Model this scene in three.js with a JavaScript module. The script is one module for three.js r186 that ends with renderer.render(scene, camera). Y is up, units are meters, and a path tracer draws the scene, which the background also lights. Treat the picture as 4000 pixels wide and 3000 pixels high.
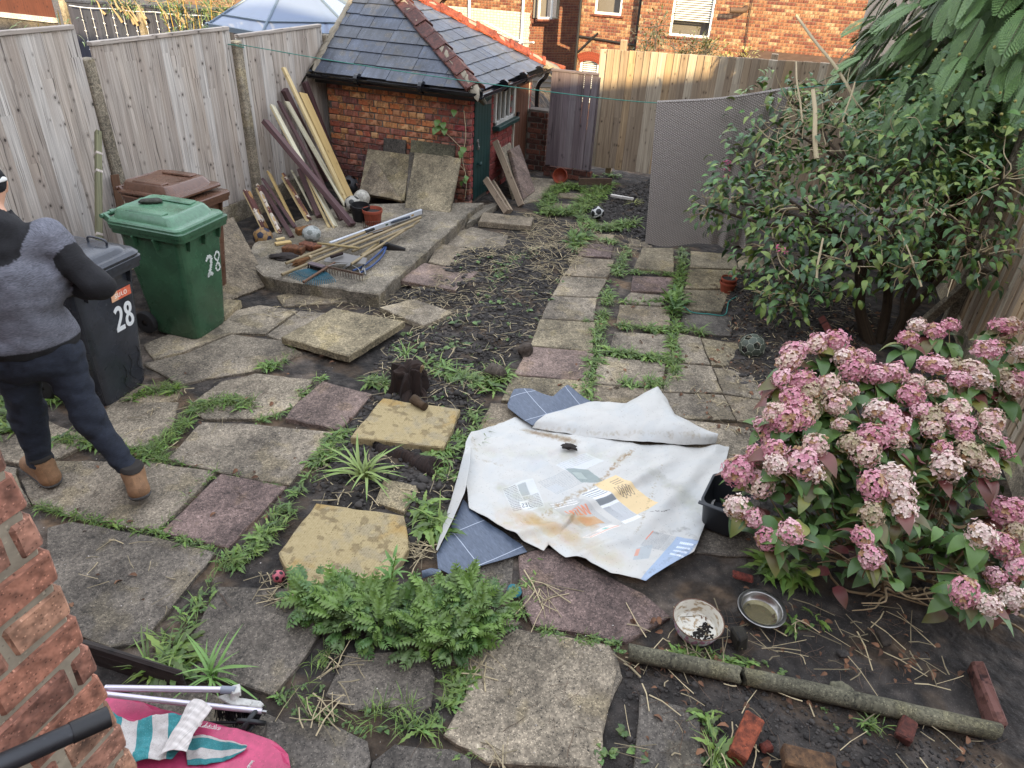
import * as THREE from 'three';
import { mergeGeometries, mergeVertices, toCreasedNormals } from 'three/addons/utils/BufferGeometryUtils.js';
import { FontLoader } from 'three/addons/loaders/FontLoader.js';
import { TextGeometry } from 'three/addons/geometries/TextGeometry.js';

// ---------- camera, sky, sun, exposure ----------
const scene = new THREE.Scene();
const camera = new THREE.PerspectiveCamera(57.22, 4 / 3, 0.05, 400);
camera.position.set(0, 3, 0);
camera.rotation.set(-32 * Math.PI / 180, 18.5 * Math.PI / 180, 3.3 * Math.PI / 180, 'YXZ');
const renderer = new THREE.WebGLRenderer({ antialias: true });
renderer.toneMapping = THREE.LinearToneMapping;
renderer.toneMappingExposure = 2.6;
renderer.shadowMap.enabled = true;
const SUN = new THREE.Vector3(Math.sin(0.61) * Math.cos(0.35), Math.sin(0.35), Math.cos(0.61) * Math.cos(0.35));   // low, behind the camera and to the right
{
  const w = 256, h = 128, d = new Float32Array(w * h * 4);
  for (let j = 0; j < h; j++) for (let i = 0; i < w; i++) {
    const el = ((j + .5) / h - .5) * Math.PI, k = Math.max(0, Math.sin(el)), hz = Math.pow(1 - k, 3);   // clear sky, paler to the horizon
    const o = (j * w + i) * 4, g = el < 0 ? .55 : 1;
    d[o] = g * (.77 + .37 * hz); d[o + 1] = g * (.83 + .31 * hz); d[o + 2] = g * (.96 + .18 * hz); d[o + 3] = 1;
  }
  const t = new THREE.DataTexture(d, w, h, THREE.RGBAFormat, THREE.FloatType);
  t.mapping = THREE.EquirectangularReflectionMapping; t.magFilter = THREE.LinearFilter; t.needsUpdate = true;
  scene.background = t; scene.environment = t;
}
const sun = new THREE.DirectionalLight(new THREE.Color(1, .78, .46), 4.6);
sun.position.copy(SUN).multiplyScalar(60); sun.target.position.set(0, 0, -8); sun.position.z -= 8;
sun.castShadow = true; sun.shadow.mapSize.set(4096, 4096); sun.shadow.bias = -.0004;
Object.assign(sun.shadow.camera, { left: -30, right: 30, top: 30, bottom: -30, near: 1, far: 160 });
scene.add(sun, sun.target);

// ---------- helpers ----------
function RNG(s) { return () => { s |= 0; s = s + 0x6D2B79F5 | 0; let t = Math.imul(s ^ s >>> 15, 1 | s); t = t + Math.imul(t ^ t >>> 7, 61 | t) ^ t; return ((t ^ t >>> 14) >>> 0) / 4294967296; }; }
const R = RNG(7), rr = (a, b, r = R) => a + (b - a) * r(), pick = (a, r = R) => a[Math.floor(r() * a.length)];
const lerp = (a, b, t) => a + (b - a) * t, clamp = (x, a = 0, b = 1) => Math.min(b, Math.max(a, x)), sst = (a, b, x) => { const t = clamp((x - a) / (b - a)); return t * t * (3 - 2 * t); };
const V = (x, y, z) => new THREE.Vector3(x, y, z), PI = Math.PI, DEG = PI / 180;
const hash = (i, j, k = 0) => { let h = Math.imul(i, 374761393) + Math.imul(j, 668265263) + Math.imul(k, 2147483647 ^ 1274126177); h = Math.imul(h ^ h >>> 13, 1274126177); return ((h ^ h >>> 16) >>> 0) / 4294967296; };
function vn(x, y, p, s = 0) {   // value noise that repeats after p cells
  const i = Math.floor(x), j = Math.floor(y), a = x - i, b = y - j, u = a * a * (3 - 2 * a), v = b * b * (3 - 2 * b), m = (n) => ((n % p) + p) % p;
  const i0 = m(i), i1 = m(i + 1), j0 = m(j), j1 = m(j + 1);
  return lerp(lerp(hash(i0, j0, s), hash(i1, j0, s), u), lerp(hash(i0, j1, s), hash(i1, j1, s), u), v);
}
function fbm(u, v, p, oct = 4, s = 0) { let a = .5, t = 0, n = 0; for (let o = 0; o < oct; o++) { t += a * vn(u * p, v * p, p, s + o); n += a; a *= .5; p *= 2; } return t / n; }
const P4 = 1 << 20, wn = (x, z, f, s = 0, o = 3) => { let a = .5, t = 0, n = 0; for (let k = 0; k < o; k++) { t += a * vn(x * f + 500, z * f + 500, P4, s + k); n += a; a *= .5; f *= 2.03; } return t / n; };
function v3n(x, y, z, s = 0) { const k = Math.floor(z), f = z - k, u = f * f * (3 - 2 * f); return lerp(vn(x, y, P4, s + k * 7), vn(x, y, P4, s + (k + 1) * 7), u); }

// textures: fn(u, v) returns sRGB 0..1 (or one number for a height); size is metres covered by one repeat
function tex(n, m, sx, sy, fn, colour = true) {
  const d = new Uint8Array(n * m * 4);
  for (let j = 0; j < m; j++) for (let i = 0; i < n; i++) {
    let c = fn((i + .5) / n, (j + .5) / m); if (typeof c === 'number') c = [c, c, c];
    const o = (j * n + i) * 4; d[o] = clamp(c[0]) * 255; d[o + 1] = clamp(c[1]) * 255; d[o + 2] = clamp(c[2]) * 255; d[o + 3] = 255;
  }
  const t = new THREE.DataTexture(d, n, m); t.wrapS = t.wrapT = THREE.RepeatWrapping; t.magFilter = THREE.LinearFilter; t.minFilter = THREE.LinearMipmapLinearFilter; t.generateMipmaps = true;
  t.repeat.set(1 / sx, 1 / sy); if (colour) t.colorSpace = THREE.SRGBColorSpace; t.needsUpdate = true; return t;
}
function canvasTex(w, h, draw, sx = 1, sy = 1) {
  const c = document.createElement('canvas'); c.width = w; c.height = h; draw(c.getContext('2d'), w, h);
  const t = new THREE.CanvasTexture(c); t.colorSpace = THREE.SRGBColorSpace; t.wrapS = t.wrapT = THREE.RepeatWrapping; t.repeat.set(1 / sx, 1 / sy); return t;
}
const mix3 = (a, b, t) => [lerp(a[0], b[0], t), lerp(a[1], b[1], t), lerp(a[2], b[2], t)], hex = (h) => [(h >> 16 & 255) / 255, (h >> 8 & 255) / 255, (h & 255) / 255];
function mat(color, o = {}) { return new THREE.MeshStandardMaterial({ color, roughness: .85, ...o }); }

// geometry
function uvOf(g, fn) { const p = g.attributes.position, n = g.attributes.normal, u = new Float32Array(p.count * 2); for (let i = 0; i < p.count; i++) { const q = fn(p.getX(i), p.getY(i), p.getZ(i), n.getX(i), n.getY(i), n.getZ(i)); u[i * 2] = q[0]; u[i * 2 + 1] = q[1]; } g.setAttribute('uv', new THREE.BufferAttribute(u, 2)); return g; }
const boxUV = (g, ox = 0, oy = 0) => uvOf(g, (x, y, z, a, b, c) => { const A = Math.abs(a), B = Math.abs(b), C = Math.abs(c); return B >= A && B >= C ? [x + ox, z + oy] : A >= C ? [z + ox, y + oy] : [x + ox, y + oy]; });
const grainUV = (g, ax = 'y', ox = 0, oy = 0) => uvOf(g, (x, y, z) => ax === 'y' ? [x + z * .97 + ox, y + oy] : ax === 'x' ? [y + z * .97 + ox, x + oy] : [x + y * .97 + ox, z + oy]);
function poly(tris, quads, pts) {   // flat shaded from a point list
  const a = []; const push = (i) => a.push(...pts[i]);
  for (const t of tris) t.forEach(push);
  for (const [p, q, r, s] of quads) { [p, q, r, p, r, s].forEach(push); }
  const g = new THREE.BufferGeometry(); g.setAttribute('position', new THREE.Float32BufferAttribute(a, 3)); g.computeVertexNormals(); return g;
}
function chamfer(w, h, d, b = .004, jit = 0, r = R) {   // 44 triangles, edges cut at 45 degrees
  const P = [], idx = {}; b = Math.min(b, w * .45, h * .45, d * .45);
  for (const sx of [-1, 1]) for (const sy of [-1, 1]) for (const sz of [-1, 1]) {
    const j = () => jit ? (r() - .5) * 2 * jit : 0, jx = j(), jy = j(), jz = j(), x = sx * w / 2 + jx, y = sy * h / 2 + jy, z = sz * d / 2 + jz, k = `${sx}${sy}${sz}`;
    idx[k + 'x'] = P.push([x, y - sy * b, z - sz * b]) - 1; idx[k + 'y'] = P.push([x - sx * b, y, z - sz * b]) - 1; idx[k + 'z'] = P.push([x - sx * b, y - sy * b, z]) - 1;
  }
  const I = (a, b2, c, f) => idx[`${a}${b2}${c}${f}`], tris = [], quads = [];
  for (const s of [-1, 1]) {
    const q = (a) => s > 0 ? a : a.reverse();
    quads.push(q([I(s, -1, -1, 'x'), I(s, 1, -1, 'x'), I(s, 1, 1, 'x'), I(s, -1, 1, 'x')]));
    quads.push(q([I(-1, s, -1, 'y'), I(-1, s, 1, 'y'), I(1, s, 1, 'y'), I(1, s, -1, 'y')]));
    quads.push(q([I(-1, -1, s, 'z'), I(1, -1, s, 'z'), I(1, 1, s, 'z'), I(-1, 1, s, 'z')]));
  }
  for (const a of [-1, 1]) for (const c of [-1, 1]) {
    const f = a * c > 0, q = (l) => f ? l : l.reverse();
    quads.push(q([I(a, c, -1, 'x'), I(a, c, -1, 'y'), I(a, c, 1, 'y'), I(a, c, 1, 'x')]));
    quads.push(q([I(-1, a, c, 'y'), I(-1, a, c, 'z'), I(1, a, c, 'z'), I(1, a, c, 'y')]));
    quads.push(q([I(a, -1, c, 'z'), I(a, -1, c, 'x'), I(a, 1, c, 'x'), I(a, 1, c, 'z')]));
  }
  for (const a of [-1, 1]) for (const c of [-1, 1]) for (const e of [-1, 1]) { const t = [I(a, c, e, 'x'), I(a, c, e, 'y'), I(a, c, e, 'z')]; tris.push(a * c * e > 0 ? t : t.reverse()); }
  return poly(tris, quads, P);
}
const TR = (g, x = 0, y = 0, z = 0, rx = 0, ry = 0, rz = 0) => { g.applyMatrix4(new THREE.Matrix4().compose(V(x, y, z), new THREE.Quaternion().setFromEuler(new THREE.Euler(rx, ry, rz, 'YXZ')), V(1, 1, 1))); return g; };
function MG(list) { const norm = list.map((g) => { g = g.index ? g.toNonIndexed() : g; for (const k of Object.keys(g.attributes)) if (!['position', 'normal', 'uv', 'color'].includes(k)) g.deleteAttribute(k); if (!g.attributes.uv) boxUV(g); return g; }); const hasC = norm.some((g) => g.attributes.color); if (hasC) norm.forEach((g) => { if (!g.attributes.color) tint(g, [1, 1, 1]); }); return mergeGeometries(norm, false); }
function tint(g, c) { const n = g.attributes.position.count, a = new Float32Array(n * 3); for (let i = 0; i < n; i++) { a[i * 3] = c[0]; a[i * 3 + 1] = c[1]; a[i * 3 + 2] = c[2]; } g.setAttribute('color', new THREE.BufferAttribute(a, 3)); return g; }
function tube(pts, r, seg = 8, n = 0, closed = false, caps = true) {   // r: number or function of t
  const c = pts.length === 2 ? new THREE.LineCurve3(pts[0], pts[1]) : new THREE.CatmullRomCurve3(pts, closed, 'catmullrom', .5), m = n || (pts.length === 2 ? 1 : pts.length * 4);
  const g = new THREE.TubeGeometry(c, m, 1, seg, closed), p = g.attributes.position, fr = typeof r === 'function' ? r : () => r;
  for (let i = 0; i <= m; i++) { const t = i / m, q = c.getPointAt(t), s = fr(t); for (let j = 0; j <= seg; j++) { const k = i * (seg + 1) + j; p.setXYZ(k, q.x + (p.getX(k) - q.x) * s, q.y + (p.getY(k) - q.y) * s, q.z + (p.getZ(k) - q.z) * s); } }
  const L = c.getLength(), u = g.attributes.uv; for (let i = 0; i < u.count; i++) u.setXY(i, u.getY(i) * 2 * PI * fr(0), u.getX(i) * L);
  if (!caps || closed) return g;
  const out = [g];
  for (const e of [0, 1]) { const cg = new THREE.CircleGeometry(fr(e), seg); const d = c.getTangentAt(e).multiplyScalar(e ? 1 : -1); cg.applyQuaternion(new THREE.Quaternion().setFromUnitVectors(V(0, 0, 1), d)); const q = c.getPointAt(e); cg.translate(q.x, q.y, q.z); out.push(cg); }
  return MG(out);
}
function bar(a, b, w, h, bev = .003, up = V(0, 1, 0), jit = 0) {   // rectangular bar from a to b; w across, h along up
  const d = b.clone().sub(a), L = d.length(); d.normalize(); let x = up.clone().cross(d); if (x.lengthSq() < 1e-6) x = V(1, 0, 0); x.normalize(); const y = d.clone().cross(x);
  const g = chamfer(w, h, L, bev, jit); grainUV(g, 'z', R() * 7, R() * 7); g.applyMatrix4(new THREE.Matrix4().makeBasis(x, y, d).setPosition(a.clone().add(b).multiplyScalar(.5))); return g;
}
const lathe = (pts, seg = 24) => new THREE.LatheGeometry(pts.map(([r, y]) => new THREE.Vector2(r, y)), seg);
function rough(g, a, f, s = 0) { g = mergeVertices((() => { g.deleteAttribute('uv'); g.deleteAttribute('normal'); return g; })(), 1e-5); const p = g.attributes.position; for (let i = 0; i < p.count; i++) { const x = p.getX(i), y = p.getY(i), z = p.getZ(i), l = Math.hypot(x, y, z) || 1, k = 1 + a * (v3n(x * f, y * f, z * f, s) * 1.4 + v3n(x * f * 2.3, y * f * 2.3, z * f * 2.3, s + 3) * .6 - 1) ; p.setXYZ(i, x * k, y * k, z * k); } g.computeVertexNormals(); return boxUV(g); }
const stoneG = (sx, sy, sz, s, a = .35, det = 3, f = 1.5) => { const g = rough(new THREE.IcosahedronGeometry(1, det), a, f, s); g.scale(sx, sy, sz); g.computeVertexNormals(); return boxUV(g); };
function nets(f, lo, hi, c) {   // naive surface nets of f < 0
  const n = lo.map((l, k) => Math.ceil((hi[k] - l) / c) + 1), S = [1, n[0], n[0] * n[1]], F = new Float32Array(n[0] * n[1] * n[2]), id = new Int32Array(F.length).fill(-1), vs = [], ix = [];
  for (let k = 0; k < n[2]; k++) for (let j = 0; j < n[1]; j++) for (let i = 0; i < n[0]; i++) F[i + j * S[1] + k * S[2]] = f(lo[0] + i * c, lo[1] + j * c, lo[2] + k * c);
  for (let k = 0; k < n[2] - 1; k++) for (let j = 0; j < n[1] - 1; j++) for (let i = 0; i < n[0] - 1; i++) {
    const b = i + j * S[1] + k * S[2]; let cx = 0, cy = 0, cz = 0, m = 0;
    const E = (o1, o2, ax, ay, az, dx, dy, dz) => { const p = F[b + o1], q = F[b + o2]; if ((p < 0) !== (q < 0)) { const t = p / (p - q); cx += ax + dx * t; cy += ay + dy * t; cz += az + dz * t; m++; } };
    for (let a = 0; a < 2; a++) for (let d = 0; d < 2; d++) { E(a * S[1] + d * S[2], 1 + a * S[1] + d * S[2], 0, a, d, 1, 0, 0); E(a + d * S[2], a + S[1] + d * S[2], a, 0, d, 0, 1, 0); E(a + d * S[1], a + d * S[1] + S[2], a, d, 0, 0, 0, 1); }
    if (m) { id[b] = vs.length / 3; vs.push(lo[0] + (i + cx / m) * c, lo[1] + (j + cy / m) * c, lo[2] + (k + cz / m) * c); }
  }
  for (let k = 1; k < n[2] - 1; k++) for (let j = 1; j < n[1] - 1; j++) for (let i = 1; i < n[0] - 1; i++) {
    const b = i + j * S[1] + k * S[2], v = F[b] < 0;
    for (let a = 0; a < 3; a++) { if (v === (F[b + S[a]] < 0)) continue; const s1 = S[(a + 1) % 3], s2 = S[(a + 2) % 3], q = [id[b], id[b - s1], id[b - s1 - s2], id[b - s2]]; if (q.some((w) => w < 0)) continue; if (v) ix.push(q[0], q[1], q[2], q[0], q[2], q[3]); else ix.push(q[0], q[2], q[1], q[0], q[3], q[2]); }
  }
  const g = new THREE.BufferGeometry(); g.setAttribute('position', new THREE.Float32BufferAttribute(vs, 3)); g.setIndex(ix); g.computeVertexNormals(); return boxUV(g);
}
// leaf: lies along +z, face up (+y); tooth > 0 gives a lobed edge
function leafG(L, W, { seg = 5, droop = .25, fold = .25, tooth = 0, tip = .5, c0 = [1, 1, 1], c1 = c0 } = {}) {
  const p = [], col = [], ix = [];
  for (let i = 0; i <= seg; i++) {
    const t = i / seg, z = L * t, y = -droop * L * t * t + .12 * L * Math.sin(PI * t) * (droop > 0 ? 1 : 0); let w = W * .5 * Math.pow(Math.sin(PI * Math.pow(clamp(t * .94 + .06), tip === .5 ? .8 : tip)), .8);
    if (tooth) w *= i % 2 ? 1 : 1 - tooth; if (i === seg) w = 0;
    p.push(-w, y + w * fold, z - (tooth ? w * .25 : 0), 0, y, z, w, y + w * fold, z - (tooth ? w * .25 : 0)); const c = mix3(c0, c1, t); col.push(...mix3(c, c1, .35), ...c, ...mix3(c, c1, .35));
    if (i) { const a = (i - 1) * 3, b = i * 3; ix.push(a, b + 1, a + 1, a, b, b + 1, a + 1, b + 2, a + 2, a + 1, b + 1, b + 2); }
  }
  const g = new THREE.BufferGeometry(); g.setAttribute('position', new THREE.Float32BufferAttribute(p, 3)); g.setAttribute('color', new THREE.Float32BufferAttribute(col, 3)); g.setIndex(ix); g.computeVertexNormals();
  return uvOf(g, (x, y, z) => [x, z]);
}
function slabG(P, top = 0, th = .05, bev = .006, o = {}) {   // flagstone: polygon [x, z], optional tilt(x, z), nibbled edges
  const r = RNG(o.seed ?? 1), jit = o.jit ?? .006, pts = [], n = P.length, tilt = o.tilt || (() => 0);
  let ar = 0; for (let i = 0; i < n; i++) { const a = P[i], b = P[(i + 1) % n]; ar += a[0] * b[1] - b[0] * a[1]; } if (ar < 0) P = P.slice().reverse();
  for (let i = 0; i < n; i++) { const a = P[i], b = P[(i + 1) % n], L = Math.hypot(b[0] - a[0], b[1] - a[1]), m = Math.max(1, Math.round(L / (o.step ?? .09))); for (let k = 0; k < m; k++) { const t = k / m, j = k ? jit : jit * .4; pts.push([lerp(a[0], b[0], t) + (r() - .5) * 2 * j, lerp(a[1], b[1], t) + (r() - .5) * 2 * j]); } }
  const m = pts.length, cx = pts.reduce((s, q) => s + q[0], 0) / m, cz = pts.reduce((s, q) => s + q[1], 0) / m, inn = pts.map(([x, z]) => { const l = Math.hypot(x - cx, z - cz), k = bev * rr(.6, 2.2, r) / l; return [x + (cx - x) * k, z + (cz - z) * k]; });
  const a = [], Y = (q, y) => [q[0], y + tilt(q[0], q[1]), q[1]], tri = (x, y, z) => a.push(...x, ...y, ...z);
  for (const f of THREE.ShapeUtils.triangulateShape(inn.map((q) => new THREE.Vector2(q[0], q[1])), [])) tri(Y(inn[f[0]], top), Y(inn[f[2]], top), Y(inn[f[1]], top));
  for (let i = 0; i < m; i++) { const j = (i + 1) % m, q = (A, B, C, D) => { tri(A, B, C); tri(A, C, D); }; q(Y(inn[i], top), Y(inn[j], top), Y(pts[j], top - bev), Y(pts[i], top - bev)); q(Y(pts[i], top - bev), Y(pts[j], top - bev), Y(pts[j], top - th), Y(pts[i], top - th)); }
  for (const f of THREE.ShapeUtils.triangulateShape(pts.map((q) => new THREE.Vector2(q[0], q[1])), [])) tri(Y(pts[f[0]], top - th), Y(pts[f[1]], top - th), Y(pts[f[2]], top - th));
  const g = new THREE.BufferGeometry(); g.setAttribute('position', new THREE.Float32BufferAttribute(a, 3)); g.computeVertexNormals(); return boxUV(g, r() * 5, r() * 5);
}
// scene objects
const taken = {};
function numbered(n) { const k = taken[n] = (taken[n] ?? -1) + 1; return k ? `${n}_${String(k).padStart(3, '0')}` : n; }
function sh(o) { o.castShadow = o.receiveShadow = true; return o; }
function part(name, g, m, parent, pos, rot) { const o = sh(new THREE.Mesh(g, m)); o.name = name; if (pos) o.position.set(...pos); if (rot) o.rotation.set(rot[0], rot[1], rot[2], 'YXZ'); parent.add(o); return o; }
function tag(o, label, category, group) { o.userData.label = label; o.userData.category = category; if (group) o.userData.group = group; return o; }
function thing(name, label, category, pos = [0, 0, 0], ry = 0, group) { const o = new THREE.Group(); o.name = numbered(name); o.position.set(...pos); o.rotation.y = ry; scene.add(o); return tag(o, label, category, group); }
function solo(name, label, category, g, m, pos, rot, group) { const o = part(numbered(name), g, m, scene, pos, rot); return tag(o, label, category, group); }
function struct(name, g, m, label) { const o = g ? sh(new THREE.Mesh(g, m)) : new THREE.Group(); o.name = numbered(name); o.userData.kind = 'structure'; if (label) o.userData.label = label; scene.add(o); return o; }
function stuff(name, label, category, g, m, mats, cols, parent) {   // many copies too small to count, as one InstancedMesh
  const o = sh(new THREE.InstancedMesh(g, m, mats.length)); mats.forEach((q, i) => o.setMatrixAt(i, q)); if (cols) { const c = new THREE.Color(); cols.forEach((q, i) => o.setColorAt(i, c.setRGB(...q))); }
  o.name = parent ? name : numbered(name); o.userData.kind = 'stuff'; if (!parent) { o.userData.label = label; o.userData.category = category; } (parent || scene).add(o); return o;
}
const XF = (x, y, z, ry = 0, s = 1, rx = 0, rz = 0) => new THREE.Matrix4().compose(V(x, y, z), new THREE.Quaternion().setFromEuler(new THREE.Euler(rx, ry, rz, 'YXZ')), Array.isArray(s) ? V(...s) : V(s, s, s));
const inPoly = (x, z, P) => { let c = false; for (let i = 0, j = P.length - 1; i < P.length; j = i++) if ((P[i][1] > z) !== (P[j][1] > z) && x < (P[j][0] - P[i][0]) * (z - P[i][1]) / (P[j][1] - P[i][1]) + P[i][0]) c = !c; return c; };
function inside(P, n, fn, r = R) { let a = 1e9, b = -1e9, c = 1e9, d = -1e9; for (const [x, z] of P) { a = Math.min(a, x); b = Math.max(b, x); c = Math.min(c, z); d = Math.max(d, z); } for (let k = 0, t = 0; k < n && t < n * 20; t++) { const x = rr(a, b, r), z = rr(c, d, r); if (inPoly(x, z, P)) { fn(x, z); k++; } } }

// ---------- procedural materials ----------
const spk = (u, v, n, s) => hash(Math.floor(u * n), Math.floor(v * n), s);
const T = {};
T.conc = tex(1024, 1024, 1.6, 1.6, (u, v) => {   // exposed aggregate concrete: pale and dark grains over blotches
  const b = fbm(u, v, 5, 4, 1), f = fbm(u, v, 40, 2, 9), s = spk(u, v, 360, 3), s2 = fbm(u, v, 150, 1, 5); let k = .60 + (b - .5) * .34 + (f - .5) * .16 + (s2 - .5) * .22;
  if (s > .93) k += .2; if (s < .07) k -= .2; const l = sst(.58, .72, fbm(u, v, 9, 4, 33)), d = sst(.6, .68, fbm(u, v, 14, 4, 71));
  return mix3(mix3([k * 1.02, k * .985, k * .92], [k * 1.08, k * 1.02, k * .84], l * .45), [.3, .28, .26], d * .22);
});
T.concB = tex(512, 512, .8, .8, (u, v) => .5 + (fbm(u, v, 60, 2, 4) - .5) * .7 + (spk(u, v, 180, 3) > .9 ? .25 : 0) - (spk(u, v, 180, 8) > .93 ? .3 : 0), false);
T.soil = tex(512, 512, .9, .9, (u, v) => { const k = .2 + (fbm(u, v, 12, 5, 2) - .5) * .26, g = spk(u, v, 250, 3) > .965 ? .1 : 0, w = sst(.5, .68, fbm(u, v, 4, 3, 40)); return mix3([k * 1.02 + g, k * .93 + g, k * .85 + g], [k * 1.3, k * 1.08, k * .86], w); });
T.soilB = tex(512, 512, .5, .5, (u, v) => fbm(u, v, 14, 5, 6), false);
function woodTex(n, m, sx, sy, pal, seed, o = {}) {
  const r = RNG(seed), kn = []; for (let i = 0; i < (o.knots ?? 16); i++) kn.push([r(), r(), rr(.005, .012, r), rr(.35, 1, r)]);
  const H = new Float32Array(n * m);
  const t = tex(n, m, sx, sy, (u, v) => {
    let w = (fbm(u, v, 3, 3, seed) - .5) * .06, dark = 0, ring = 0;
    for (const k of kn) { let du = u - k[0], dv = v - k[1]; du -= Math.round(du); dv -= Math.round(dv); const d = Math.hypot(du * sx / k[2], dv * sy / (k[2] * 1.5)); if (d < 7) { w += du * sx * .5 * Math.exp(-d * d * .08) / .6; dark = Math.max(dark, sst(1.15, .55, d) * k[3]); ring = Math.max(ring, sst(2.4, 1.2, d) * .5); } }
    const x = u + w, g1 = vn(x * 46, v * 3, 1 << 16, seed + 2), g2 = vn(x * 150, v * 7, 1 << 16, seed + 5), g3 = vn(x * 400, v * 22, 1 << 16, seed + 6), bl = fbm(u, v, 3, 4, seed + 9), ck = sst(.80, .9, vn(x * 120, v * 5, 1 << 16, seed + 12)) * .8;
    let k = g1 * .4 + g2 * .38 + g3 * .22; let c = mix3(pal[0], pal[1], clamp((k - .5) * 1.5 + .5)); c = mix3(c, pal[2], clamp((bl - .42) * 2.2) * (o.blot ?? .6)); c = mix3(c, pal[3], Math.max(dark, ck * (o.crack ?? .5), ring * .4));
    const s = spk(u * sx, v * sy, 420, 8); if (o.speck && s > .985) c = c.map((q) => q + .12); return c;
  });
  return t;
}
T.wgrey = woodTex(512, 1024, .6, 2.4, [hex(0x9c968f), hex(0xdcd6cd), hex(0xb0a294), hex(0x443d38)], 11, { speck: 1, knots: 44, crack: .75, blot: .75 });
T.wold = woodTex(512, 1024, .6, 2.4, [hex(0x6d6464), hex(0x958d8b), hex(0x5d5156), hex(0x2e292a)], 23, { knots: 26, crack: .8 });
T.wtan = woodTex(512, 1024, .6, 2.4, [hex(0x978a78), hex(0xc4b69f), hex(0x857766), hex(0x463a31)], 31, { knots: 30 });
T.wnew = woodTex(512, 1024, .5, 2, [hex(0xb39a6a), hex(0xd8c496), hex(0xa8935f), hex(0x6e5433)], 41, { knots: 22, crack: .12, blot: .5 });
T.wpale = woodTex(512, 1024, .5, 2, [hex(0xb0a88c), hex(0xd6cfb6), hex(0x9a9176), hex(0x5f5138)], 47, { knots: 22, crack: .2, blot: .5 });
T.wbrn = woodTex(512, 1024, .5, 2, [hex(0x4a3536), hex(0x674a49), hex(0x3d2d2f), hex(0x241a1a)], 53, { knots: 14, crack: .4 });
T.wB = tex(256, 512, .6, 2.4, (u, v) => .45 + (vn(u * 60, v * 5, 1 << 16, 3) - .5) * .5 + (vn(u * 128, v * 9, 1 << 16, 4) - .5) * .4, false);
T.peel = tex(512, 512, .45, .45, (u, v) => { const a = fbm(u, v * .5, 8, 4, 5), b = fbm(u, v, 30, 3, 7), f = sst(.50, .53, a + (b - .5) * .16), y = sst(.6, .63, fbm(u, v * .4, 10, 3, 17)); return mix3(mix3([.33 + b * .12, .22 + b * .06, .2 + b * .05], [.86 - b * .1, .81 - b * .1, .74 - b * .1], f), [.72, .56, .32], y * .8); });
T.brick = tex(512, 512, .5, .5, (u, v) => { const a = fbm(u, v, 6, 4, 3), b = fbm(u, v, 34, 3, 8), s = spk(u, v, 200, 2); const k = .72 + (a - .5) * .5 + (b - .5) * .5; let c = [k, k * .97, k * .95]; if (s > .975) c = c.map((q) => q + .25); if (s < .03) c = c.map((q) => q - .22); return c; });
T.flake = tex(512, 512, .7, .7, (u, v) => {   // old brick with the remains of limewash and red paint
  const a = fbm(u, v, 7, 5, 3), b = fbm(u, v, 40, 3, 8), k = .8 + (b - .5) * .45; let c = [k, k * .96, k * .92];
  c = mix3(c, [1, 1, 1], sst(.53, .6, fbm(u, v, 16, 5, 51)) * .85); c = mix3(c, [.30, .27, .29], sst(.60, .70, fbm(u, v, 12, 4, 61)) * .7); c = mix3(c, [.95, .62, .5], sst(.52, .6, a) * .45); return c;
});
T.brickB = tex(256, 256, .25, .25, (u, v) => fbm(u, v, 10, 4, 12), false);
T.slate = tex(512, 512, .8, .8, (u, v) => { const a = fbm(u, v, 4, 4, 3), b = vn(u * 30, v * 6, 1 << 16, 5), s = spk(u, v, 180, 4); const k = .29 + (a - .5) * .2 + (b - .5) * .08 + (s > .985 ? .25 : 0); return mix3([k * .93, k * 1.0, k * 1.13], [k * 1.2, k * 1.1, k * .95], sst(.55, .7, fbm(u, v, 7, 4, 20)) * .6); });
T.slateB = tex(256, 256, .4, .4, (u, v) => .5 + (fbm(u, v, 8, 4, 5) - .5) + (vn(u * 40, v * 6, 1 << 16, 3) - .5) * .3, false);
T.grime = tex(512, 512, .7, .7, (u, v) => { const k = .86 + (fbm(u, v, 5, 5, 3) - .5) * .3 + (fbm(u, v, 40, 2, 7) - .5) * .14 - (spk(u, v, 220, 3) > .985 ? .15 : 0) + (spk(u, v, 220, 5) > .985 ? .14 : 0); return [k, k, k]; });
T.grimeR = tex(256, 256, .7, .7, (u, v) => .5 + (fbm(u, v, 6, 5, 3) - .5) * .7, false);
T.cloth = tex(256, 256, .06, .06, (u, v) => .5 + .25 * Math.sin(u * 2 * PI * 20) * Math.cos(v * 2 * PI * 20) + (fbm(u, v, 12, 3, 2) - .5) * .5, false);
T.marl = tex(512, 512, .4, .4, (u, v) => { const k = .84 + (vn(u * 40, v * 220, 1 << 16, 3) - .5) * .3 + (fbm(u, v, 6, 3, 8) - .5) * .18; return [k, k, k * 1.01]; });
const cm = (c, o = {}) => mat(c, { map: T.conc, bumpMap: T.concB, bumpScale: .003, roughness: .92, ...o });
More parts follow.
